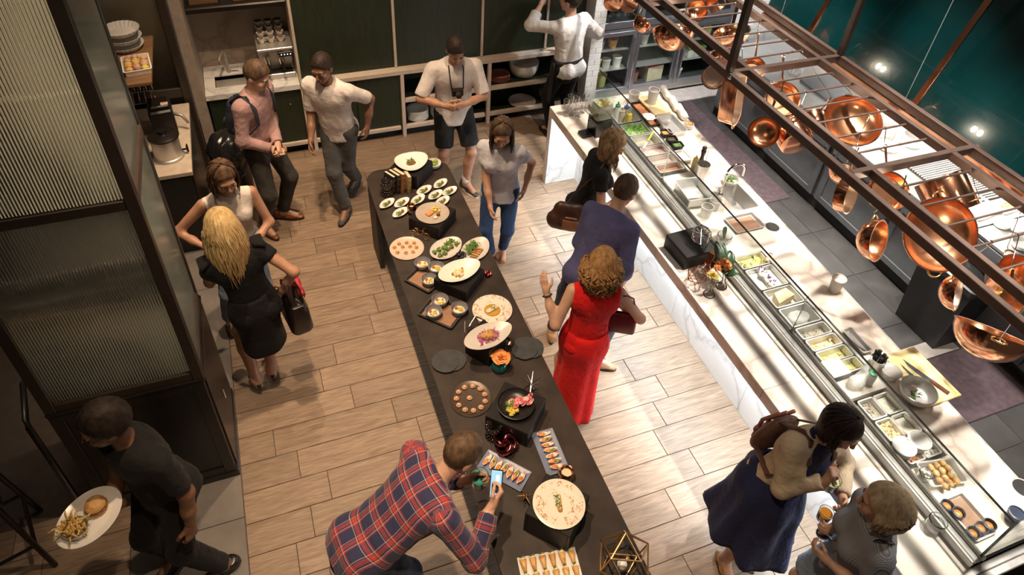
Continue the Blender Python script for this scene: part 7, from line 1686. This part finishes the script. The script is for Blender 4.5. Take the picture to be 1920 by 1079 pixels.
V, F = sdf([ellp((0.05, 0, .05), (.05, .05, .032), cut=[((0, 0, .04), (0, 0, -1))])], h=.007); mk('bun_top', V, F, F_BREAD, pl, True); M().lathe([(0, .012), (.048, .012), (.05, .026), (0, .028)], (.05, 0, 0), 20).to('bun_bottom', F_BREAD, pl, True); M().lathe([(0, .028), (.052, .028), (.052, .038), (0, .040)], (.05, 0, 0), 20).to('patty', F_BROWN, pl, True)
m = M(); bits(m, .10, .10, .045, 60, (.05, .0045), 91, 'tube', .03); m.v = [(x-.075, y, z) for x, y, z in m.v]; m.to('fries', speck('fries', [(.70, .44, .12), (.78, .56, .22), (.6, .34, .08)], 60), pl); M().lathe([(0, .008), (.045, .008), (.06, .05), (.057, .05), (.042, .011), (0, .011)], (-.075, 0, 0), 22).to('fry_basket', m_steel, pl, 40)
# ---- woman in white top facing the camera beside the partition
p = person('dark-haired woman in a sleeveless white top and jeans facing the blonde woman', (-.40, 4.48), -80, 1.70, 'f', lean=(6, 0), head=(18, 8, 0), hands={1: (-.30, 4.22, 1.02), -1: (-.60, 4.20, 1.12)}, hint={1: (1, -.4, -.5), -1: (-1, -.4, -.5)}, curl={1: (40, 45, 30), -1: (40, 45, 30)}, feet={-1: (-.62, 4.46, -85), 1: (-.38, 4.50, -70)}, skin=sk_tan, wide=1.12)
shirt2(p, c_tank, name='tank_top', hem=-.10, slv=None, inf=.012); trousers(p, fabric('pale_jeans', (.16, .21, .30))); shoes(p, m_gold, 'sandal', name='sandal'); hair(p, h_brown, 'long', .22, 110, seed=4)
# ---- blonde woman, black dress, seen from behind
p = person('blonde woman in a black dress and jacket seen from behind with strappy heels', (-.33, 3.73), 100, 1.76, 'f', lean=(2, -7), head=(8, 14, 0), hands={-1: (-.13, 3.72, 1.02), 1: (-.55, 3.95, 1.34)}, hint={-1: (.8, -.8, -.2), 1: (-.2, -.2, -1)}, curl={-1: (60, 70, 40), 1: (30, 40, 30)}, palm={1: (0, 1, 0)}, feet={-1: (-.345, 3.77, 95, .06), 1: (-.46, 3.71, 105, .06)}, bare='skirt', skin=sk_tan)
shirt2(p, c_black, name='jacket', hem=-.09, slv=('short', .40), r0=.070, r1=.066, inf=.010); skirt(p, c_black, .42, .125, .155, 5, .004, name='pencil_skirt', top=.12, fl=.85); shoes(p, m_black, 'heel', name='heeled_sandal'); hair(p, h_blonde, 'long', .50, 300, seed=5, spread=2.4, vol=.030)
for k in (-1, 1):
    b0_ = p.sh[k]; M().grid(lambda u, v, k=k, b0_=b0_: b0_+p.R*k*(-.02+.075*v)+p.U*(.055+.02*math.sin(PI*u)+.008*math.sin(9*u)-.02*v*v)+p.F*(u-.5)*(.10+.05*v), 8, 5).to('shoulder_ruffle', c_black, p.t, True, sol=.004)
hb = thing('handbag', 'black handbag with red scarf and gold clasp on the blonde woman’s arm'.replace('’', "'"), 'bag', (-.075, 3.70, .70), math.radians(12))
m = M(); rpan(m, .16, .32, .05, [(.01, 0), (0, .02), (.012, .20), (.03, .25), (.05, .26)]); m.to('bag_body', plain('bag_leather', (.018, .011, .010), .3), hb, 40)
for s_ in (-1, 1): M().tube([(s_*.045, -.09, .24), (s_*.04, -.08, .36), (s_*.02, 0, .42), (s_*.04, .08, .36), (s_*.045, .09, .24)], .009, 8).to('strap', plain('strap_dark', (.03, .014, .012), .35), hb, True)
M().box((.080, 0, .14), (.008, .09, .02), 0, .003).to('clasp', m_gold, hb); M().box((.079, 0, .17), (.006, .12, .006)).to('zip', m_gold, hb)
V, F = sdf([cap((.05, .10, .27), (.08, .12, .10), .03, .035), cap((.05, -.05, .29), (.07, .11, .27), .022)], h=.010, wrinkle=.01, wscale=60); mk('red_scarf', V, F, plain('scarf_red', (.45, .02, .03), .6, var=.3, scale=40), hb, True)
# ---- man in mauve shirt with backpack
p = person('man in a mauve shirt and charcoal trousers standing with clasped hands and a backpack', (-.11, 5.70), -38, 1.79, 'm', lean=(3, 0), head=(30, 10, 0), hands={1: (.035, 5.52, 1.02), -1: (-.02, 5.49, 1.0)}, hint={1: (.8, -.8, -.2), -1: (-.8, -.8, -.2)}, curl={1: (50, 50, 30), -1: (50, 50, 30)}, palm={1: (-.5, .5, 0), -1: (.5, -.2, .3)}, feet={1: (-.04, 5.74, -20), -1: (-.23, 5.58, -60)}, skin=sk_light)
shirt2(p, c_pink, hem=-.02, slv=('long', .93), r0=.070, r1=.058, r2=.042, seed=4); trousers(p, c_greytr); shoes(p, c_brownleather, 'shoe', name='dress_shoe'); hair(p, h_chest, 'short', vol=.016)
M().tube([p.nb+p.U*.005+.07*(p.R*math.cos(a)+p.F*math.sin(a)*.9) for a in np.linspace(0, 2*PI, 24, endpoint=False)], .014, 8, closed=True).to('collar', c_pink, p.t, True)
def backpack(p, lab, mat, stripe=None, w=.26, h=.40, dep=.14, straps=True):
    s = p.s; c = p.P0+p.U*.26*s-p.F*(.115*s+dep*.5+.012); t = thing('backpack', lab, 'backpack', tuple(p.t.location), p.yaw)
    V, F = sdf([cap(c-p.U*h*.30-p.R*w*.22, c-p.U*h*.30+p.R*w*.22, w*.30, None, dep/w*1.5, p.F), cap(c-p.U*h*.05-p.R*w*.20, c-p.U*h*.05+p.R*w*.20, w*.31, None, dep/w*1.45, p.F), cap(c+p.U*h*.22-p.R*w*.12, c+p.U*h*.22+p.R*w*.12, w*.28, None, dep/w*1.3, p.F)], h=.012, k=.05, wrinkle=.004, wscale=30); b = mk('pack', V, F, mat, t, True)
    d = c-p.F*dep*.62; V, F = sdf([cap(d-p.U*h*.22-p.R*w*.18, d-p.U*h*.22+p.R*w*.18, w*.18, None, .4, p.F)], h=.012); mk('front_pocket', V, F, stripe or mat, t, True)
    if stripe:
        for q in (-.06, 0, .06): M().tube([c+p.R*q-p.U*h*.42-p.F*dep*.45, c+p.R*q-p.F*dep*.72, c+p.R*q+p.U*h*.42-p.F*dep*.35], .012, 6).to('stripe', stripe, t, True)
    if straps:
        for k in (-1, 1):
            sh = p.sh[k]-p.R*k*.055*s; pts = [c+p.U*h*.34+p.R*k*.06, sh+p.U*.075*s-p.F*.05*s, sh+p.U*.088*s+p.F*.02*s, sh+p.F*.105*s-p.U*.02*s, sh+p.F*.115*s-p.U*.16*s, sh+p.F*.03*s-p.U*.27*s+p.R*k*.075*s, c-p.U*h*.30+p.R*k*.11]
            M().tube(pts, .020, 8, flat=.35, hint=tuple(p.F)).to('strap', mat, t, True)
    M().tube([c+p.U*h*.42+p.R*x-p.U*abs(x)*.6 for x in (-.03, -.015, 0, .015, .03)], .008, 6).to('grab_loop', mat, t, True); return t
backpack(p, 'dark blue backpack worn by the man in the mauve shirt', plain('pack_navy', (.015, .018, .035), .6))
# ---- walking man in white shirt (blurred in the photo)
p = person('man in a white shirt and grey trousers walking past the green cabinets', (.60, 5.78), -125, 1.78, 'm', lean=(10, 0), head=(16, 0, 0), hands={-1: (.33, 5.66, .92), 1: (.86, 5.66, .98)}, hint={-1: (-.4, -1, 0), 1: (.4, -1, 0)}, feet={-1: (.56, 5.60, -120), 1: (.74, 6.02, -125, .05)}, skin=sk_brown)
shirt2(p, c_whitesh, hem=-.09, slv=('short', .88), r0=.074, r1=.066, seed=5, inf=.018); trousers(p, fabric('grey_trousers', (.085, .08, .078))); shoes(p, fabric('grey_shoe', (.06, .058, .055)), 'sneaker'); hair(p, h_dark, 'short', vol=.014)
# ---- man in white shirt and shorts with camera
p = person('man in a white shirt and black shorts standing at the far end of the buffet', (1.74, 5.80), -95, 1.78, 'm', lean=(4, 0), head=(35, 0, 0), hands={1: (1.76, 5.50, 1.16), -1: (1.58, 5.52, 1.16)}, hint={1: (1, -.5, -.2), -1: (-1, -.5, -.2)}, curl={1: (50, 50, 30), -1: (50, 50, 30)}, feet={1: (1.84, 5.66, -70), -1: (1.64, 5.86, -100)}, bare=True, skin=sk_tan, wide=1.08)
shirt2(p, c_whitesh, hem=-.12, slv=('short', .92), r0=.080, r1=.074, seed=7, inf=.026, flare=.02, wr=.007); trousers(p, c_short, name='shorts', to=.42, r0=.102, r1=.080, wr=.006); shoes(p, plain('sneaker_black', (.03, .03, .03), .5), 'sneaker', m_white)
for k in (-1, 1): M().tube([p.ank[k]+np.array((0, 0, z)) for z in (-.01, .10)], [.046, .043], 14).to('sock', c_chef, p.t, True)
hair(p, h_dark, 'short', vol=.018)
cm = thing('camera', 'small black camera hanging on the chest of the man in shorts', 'camera', tuple(p.t.location), p.yaw); c = p.P0+p.U*.30*p.s+p.F*.175; M().box(tuple(c), (.11, .05, .075), R=np.array([p.R, p.F, p.U]).T, bev=.008).to('camera_body', m_black, cm); M().tube([c+p.F*.025, c+p.F*.075], .026, 16).to('lens', m_dark, cm, 40)
M().tube([c-p.R*.055+p.U*.03, p.nb+p.F*.10-p.R*.07, p.nb-p.R*.06+p.U*.02, p.nb-p.F*.06+p.U*.03, p.nb+p.R*.06+p.U*.02, p.nb+p.F*.10+p.R*.07, c+p.R*.055+p.U*.03], .006, 6, flat=.4).to('neck_strap', m_black, cm, True)
# ---- woman in jeans at the right of the far buffet
p = person('long-haired woman in a loose grey white blouse and blue jeans by the buffet', (1.80, 4.56), -120, 1.64, 'f', lean=(6, 0), head=(24, 10, 0), hands={-1: (1.62, 4.30, .84), 1: (1.98, 4.44, .9)}, feet={-1: (1.74, 4.56, -130), 1: (1.87, 4.60, -105)}, skin=sk_tan)
shirt2(p, c_grbl, name='blouse', hem=-.10, slv=('short', .5), r0=.070, r1=.075, inf=.022, flare=.02, seed=9); trousers(p, c_jean, r0=.092, r1=.062, r2=.046); shoes(p, c_tan, 'sandal', name='sandal'); hair(p, h_chest, 'long', .28, 130, seed=8)
# ---- cook at the back
p = person('cook in a white jacket with a dark apron seen from behind at the green wall', (3.22, 6.32), 108, 1.80, 'm', lean=(4, 0), head=(5, 20, 0), hands={1: (2.97, 6.62, 1.55), -1: (3.42, 6.62, 1.20)}, hint={1: (-.8, -.3, -.7), -1: (.8, -.5, -.5)}, palm={1: (0, 1, 0)}, curl={1: (5, 8, 5)}, feet={1: (3.12, 6.36, 110), -1: (3.32, 6.30, 95)}, skin=sk_light, wide=1.05)
shirt2(p, c_chef, name='chef_jacket', hem=-.10, slv=('long', .60), r0=.076, r1=.066, r2=.058, inf=.02, seed=3); trousers(p, c_black); shoes(p, m_black, 'shoe'); hair(p, h_dark, 'short', vol=.016)
ap = M(); ap.grid(lambda u, v: p.P0+p.U*(.09-.02*v)*p.s+p.R*(.178*p.s)*math.cos(2*PI*u)+p.F*(.132*p.s)*math.sin(2*PI*u)-np.array((0, 0, .05*v)), 40, 3, True); ap.to('apron_band', fabric('apron', (.035, .03, .035)), p.t, True, sol=.006)
ap = M(); ap.grid(lambda u, v: p.P0+p.U*.06+p.R*(.19+.02*v)*p.s*math.cos(PI*u)+p.F*(.155+.02*v)*p.s*math.sin(PI*u)-np.array((0, 0, .5*v))+p.F*.008*math.sin(9*u+3*v), 24, 10); ap.to('apron', MATS['apron'], p.t, True, sol=.006)
# ---- woman with phone at the counter
p = person('woman in a black top looking at her phone at the counter', (2.40, 4.10), -18, 1.66, 'f', lean=(9, 0), head=(32, -6, 0), hands={1: (2.66, 3.99, 1.12), -1: (2.62, 3.86, 1.09)}, hint={1: (.6, -.8, -.4), -1: (-.7, -.7, -.5)}, curl={1: (45, 50, 30), -1: (45, 50, 30)}, palm={1: (-.3, -.6, .4, .9, -.3, .0), -1: (-.2, .7, .4, .9, .2, .1)}, feet={1: (2.46, 4.14, -10), -1: (2.40, 3.98, -25)}, skin=sk_tan)
shirt2(p, c_black, name='top', hem=-.08, slv=('short', .45), r0=.064, r1=.064, inf=.014); trousers(p, fabric('dark_trousers', (.03, .03, .045))); shoes(p, m_black, 'flat'); hair(p, h_ombre, 'long', .27, 190, seed=11, spread=1.1)
phone('phone with a lit picture held by the woman in the black top', (2.715, 3.94, 1.135), (.75, .5, .1), (-.35, -.1, .93))
hb = thing('shoulder_bag', 'brown leather shoulder bag at the hip of the woman with the phone', 'bag', (2.25, 4.03, .70), math.radians(-30))
V, F = sdf([cap((-.11, 0, .10), (.11, 0, .10), .10, None, .75, (0, 1, 0)), cap((-.09, 0, .22), (.09, 0, .22), .07, None, .7, (0, 1, 0))], h=.013, wrinkle=.008, wscale=35); mk('bag_body', V, F, c_darkleather, hb, True); M().box((0, -.085, .12), (.14, .02, .10), 0, .008).to('pocket', c_brownleather, hb); M().box((0, -.09, .20), (.10, .012, .012), 0, .003).to('zip', m_brass, hb)
q = [hb.location, None]; a_ = np.array(((.06, .0, .26), (.15, .06, .50), (.20, .10, .68), (.21, .06, .735), (.15, .0, .62), (.0, -.01, .40), (-.06, 0, .26))); M().tube([tuple(x) for x in a_], .011, 6, flat=.4).to('strap', c_darkleather, hb, True)
# ---- person in violet shirt behind the woman in red (blurred in the photo)
p = person('person in a violet blue shirt and dark jeans bending towards the counter', (2.06, 3.32), 30, 1.72, 'm', lean=(30, 0), head=(34, 0, 0), hands={1: (2.26, 3.50, .86), -1: (2.34, 3.22, .84)}, feet={-1: (2.14, 3.12, -35), 1: (1.93, 3.50, 60)}, skin=sk_light)
shirt2(p, c_purple, hem=-.12, slv=('long', .5), r0=.070, r1=.062, r2=.058, inf=.014, flare=.0, seed=12, wr=.007); trousers(p, c_djean); shoes(p, c_tan, 'shoe', name='leather_shoe'); hair(p, h_chest, 'short', vol=.016)
# ---- woman in red
p = person('woman in a long red sleeveless dress with curly auburn hair seen from behind', (1.79, 2.78), 70, 1.66, 'f', lean=(2, 4), head=(4, -6, 0), hands={1: (1.52, 2.92, 1.28), -1: (2.08, 2.88, 1.02)}, hint={1: (-.6, -.4, -1), -1: (.8, -.8, -.2)}, curl={1: (15, 15, 10), -1: (25, 25, 20)}, palm={1: (.7, .5, 0)}, bare='skirt', skin=sk_light, wide=1.08)
shirt2(p, c_red, name='dress_bodice', hem=-.04, slv=None, inf=.012, neck=.0); skirt(p, c_red, .84, .135, .185, 7, .010, name='dress_skirt', top=.10, fl=.9, sway=(-.02, -.04, 0)); shoes(p, m_dark, 'flat'); hair(p, h_auburn, 'long', .24, 280, seed=13, spread=2.4, vol=.034, curl=1.0)
M().tube([p.wr[-1]-nz(p.wr[-1]-p.elb[-1])*.03+.030*(frame(p.wr[-1]-p.elb[-1])[:, 0]*math.cos(a)+frame(p.wr[-1]-p.elb[-1])[:, 1]*math.sin(a)) for a in np.linspace(0, 2*PI, 14, endpoint=False)], .005, 6, closed=True).to('bracelet', m_dark, p.t, True)
hb = thing('clutch_bag', 'dark red leather purse at the right side of the woman in the red dress', 'bag', (2.02, 2.72, .92), math.radians(60)); m = M(); rpan(m, .05, .22, .02, [(.005, 0), (0, .02), (.004, .15), (.016, .17)]); m.to('purse', plain('purse_red', (.16, .012, .02), .3), hb, 40)
M().prism([(-.10, .17), (.10, .17), (.0, .06)], .026, .030, R=np.array([[0, 0, 1], [1, 0, 0], [0, 1, 0]])).to('flap', plain('purse_red', (.16, .012, .02), .3), hb); M().tube([(0, -.10, .16), (-.02, -.05, .36), (-.08, .0, .44), (-.02, .05, .36), (0, .10, .16)], .006, 6).to('strap', plain('purse_red', (.16, .012, .02), .3), hb, True)
# ---- woman in navy dress and beige cardigan
p = person('woman in a navy dress and beige cardigan leaning over the counter with a drink', (2.33, 1.42), -92, 1.68, 'f', lean=(7, -13), head=(22, 22, 0), pel=(-.05, -.02, 0), hands={-1: (2.445, 1.20, 1.24), 1: (2.60, 1.15, 1.05)}, hint={1: (.9, -.6, -.5), -1: (.7, -.2, -1)}, curl={-1: (70, 75, 45), 1: (45, 50, 35)}, palm={-1: (.8, -.3, .2, .2, .1, .95), 1: (-.8, .1, .3)}, feet={1: (2.40, 1.42, -85), -1: (2.25, 1.37, -100)}, skin=sk_light, bare='skirt')
shirt2(p, c_navy, name='dress_bodice', hem=-.03, slv=None, inf=.010); skirt(p, c_navy, .52, .130, .30, 7, .028, name='dress_skirt', top=.12, fl=.92, hemwave=.02, sway=(.02, .03, 0), seed=2)
ca = torso_prims(p, .026, bottom=-.02)
for q in ca: q['cut'] = q['cut']+[(p.P0+p.U*.03*p.s, -p.U), (p.nb+p.U*.01, p.U)]
ca += [cap(p.P0+p.U*.50*p.s+p.F*.13, p.P0-p.U*.12*p.s+p.F*.19, .105, .095, neg=True, k=.015)]
for k in (-1, 1): ca += sleeve(p, k, .066, .054, .92, True, .046)
garment(p, 'cardigan', ca, c_beige, wr=.005, seed=5); shoes(p, c_tan, 'flat', name='perforated_flat'); hair(p, h_dark, 'long', .17, 190, seed=15, spread=1.2, wavy=.5)
H = lambda x, y, z: p.hc+p.HR @ (np.array((x, y, z))*p.s); M().tube([H(-.05, .03, .128), H(-.035, -.02, .146)], .004, 6).to('hair_clip', m_copper, p.t, True)
backpack(p, 'brown striped backpack worn by the woman in the beige cardigan', plain('pack_brown', (.10, .045, .03), .55, var=.3), plain('pack_stripe', (.30, .11, .07), .55), .24, .33, .11)
drink('stemless glass of pale drink with dark garnish in the hand of the woman in navy', (2.575, 1.235, 1.035), .046, .09, None)
# ---- blond bobbed woman in grey check, lower right
p = person('woman with a blond bob in a grey checked shirt holding an amber drink', (2.50, .88), 150, 1.62, 'f', lean=(4, 0), head=(8, -18, 0), hands={-1: (2.42, 1.02, 1.10), 1: (2.28, .90, 1.06)}, hint={-1: (.6, -.8, -.6), 1: (-.6, -.8, -.6)}, curl={-1: (55, 55, 35), 1: (40, 45, 30)}, palm={-1: (-.5, .1, .1), 1: (.3, .6, .2)}, feet={-1: (2.52, .95, 150), 1: (2.46, .80, 150)}, bare=True, skin=sk_light, wide=1.06)
shirt2(p, c_check, hem=-.14, slv=('short', .72), r0=.076, r1=.072, inf=.022, seed=16, flare=.02); trousers(p, fabric('pale_denim', (.22, .27, .36)), name='shorts', to=.38, r0=.105, r1=.09); shoes(p, c_tan, 'flat'); hair(p, h_ash, 'bob', .16, 300, seed=17, spread=2.2, vol=.040, wavy=.2)
hb = thing('crossbody_strap', 'thin black bag strap over the shoulder of the blond bobbed woman', 'bag', tuple(p.t.location), p.yaw)
c = p.P0; q1 = p.sh[-1]+p.R*.05; M().tube([c+p.R*.20-p.F*.02-p.U*.02, c+p.U*.25*p.s+p.R*.16-p.F*.11, q1+p.U*.070-p.F*.05, q1+p.U*.080+p.F*.02, c+p.U*.30*p.s-p.R*.02+p.F*.17, c+p.U*.05*p.s+p.R*.17+p.F*.12, c+p.R*.21-p.U*.02], .010, 6, flat=.4).to('strap', m_black, hb, True); V, F = sdf([cap(c+p.R*.235-p.U*.12-p.F*.05, c+p.R*.235-p.U*.12+p.F*.05, .06, None, .6, p.R)], h=.012); mk('pouch', V, F, m_black, hb, True)
drink('small tumbler of amber drink held by the blond bobbed woman', (2.395, 1.085, 1.075), .040, .075, None, False, 'amber_drink', (.62, .26, .03))
# ---- man in plaid shirt photographing the food
p = person('bending man in a red and navy plaid shirt photographing food with his phone', (.16, 1.82), 8, 1.80, 'm', lean=(52, 0), head=(34, 4, 0), pel=(0, -.10, -.01), hands={1: (.655, 1.915, 1.06), -1: (.715, 1.70, 1.12)}, hint={1: (.4, -.3, -1), -1: (.7, -.9, -.5)}, curl={1: (55, 60, 40), -1: (45, 50, 35)}, palm={1: (.1, -.8, .2, .9, -.1, .1), -1: (-.1, .8, .2, .75, .45, .3)}, feet={1: (.12, 1.97, 10), -1: (.30, 1.86, -10)}, skin=sk_light, wide=1.08)
s_ = p.s; uvs = [(p.P0-p.U*.2*s_, p.P0+p.U*.55*s_, p.R, .15*s_, False)]+[x for k in (-1, 1) for x in ((p.sh[k], p.elb[k], p.F, .06*s_, True), (p.elb[k], p.wr[k], p.F, .05*s_, True))]
shirt2(p, c_plaid, name='plaid_shirt', hem=-.13, slv=('long', .88), r0=.078, r1=.062, r2=.048, inf=.022, flare=.015, seed=21, wr=.009, uv=uvs)
M().tube([p.nb+p.U*.012+.074*(p.R*math.cos(a)+p.F*math.sin(a)*.92) for a in np.linspace(0, 2*PI, 26, endpoint=False)], .015, 8, closed=True).to('collar', fabric('collar_navy', (.05, .035, .07)), p.t, True)
trousers(p, c_djean); shoes(p, c_brownleather, 'shoe', name='leather_shoe'); hair(p, h_chest, 'short', vol=.008)
phone('phone showing the food picture, held by the man in plaid', (.775, 1.79, 1.165), (.55, .75, .15), (-.62, -.25, .72))
t = drink('round glass of turquoise drink with a dark star garnish held by the man in plaid', (.715, 1.895, 1.025), .052, .085, None, False, 'turquoise_drink', (.10, .52, .42))
for k in range(5): leaf(t, (0, 0, .075), (.034*math.cos(1.26*k), .034*math.sin(1.26*k), .078), .007, m_dark, 'star_garnish', .002)
# ---- bar stool and rope post at the lower left
t = thing('bar_stool', 'black bar stool partly in view at the left edge', 'stool', (-2.05, 2.9, 0), .3)
M().box((0, 0, .74), (.40, .40, .04), 0, .015).to('seat', m_black, t)
for sx in (-1, 1):
    for sy in (-1, 1): M().tube([(sx*.16, sy*.16, .72), (sx*.22, sy*.22, 0)], .017, 8).to('leg', m_black, t, 40)
for sx, sy, ex, ey in ((-1, -1, 1, -1), (-1, 1, 1, 1), (-1, -1, -1, 1), (1, -1, 1, 1)): M().tube([(sx*.20, sy*.20, .26), (ex*.20, ey*.20, .26)], .012, 6).to('stretcher', m_black, t, 40)
p0, p1 = np.array((-1.770, 3.515, 1.050)), np.array((-1.821, 3.593, 0.150))
t = thing('rope_post', 'tall black bent metal rail beside the partition at the left', 'post', (-1.62, 3.06, 0)); M().tube([(-.05, .35, 1.02), (-.05, .30, 1.05), (0, .02, 1.05), (.0, 0, 1.0), (0, 0, .02)], .018, 10).to('bent_rail', m_black, t, True); M().lathe([(0, 0), (.09, 0), (.085, .014), (.02, .02), (0, .02)], n=24).to('foot_plate', m_steeld, t, 40)
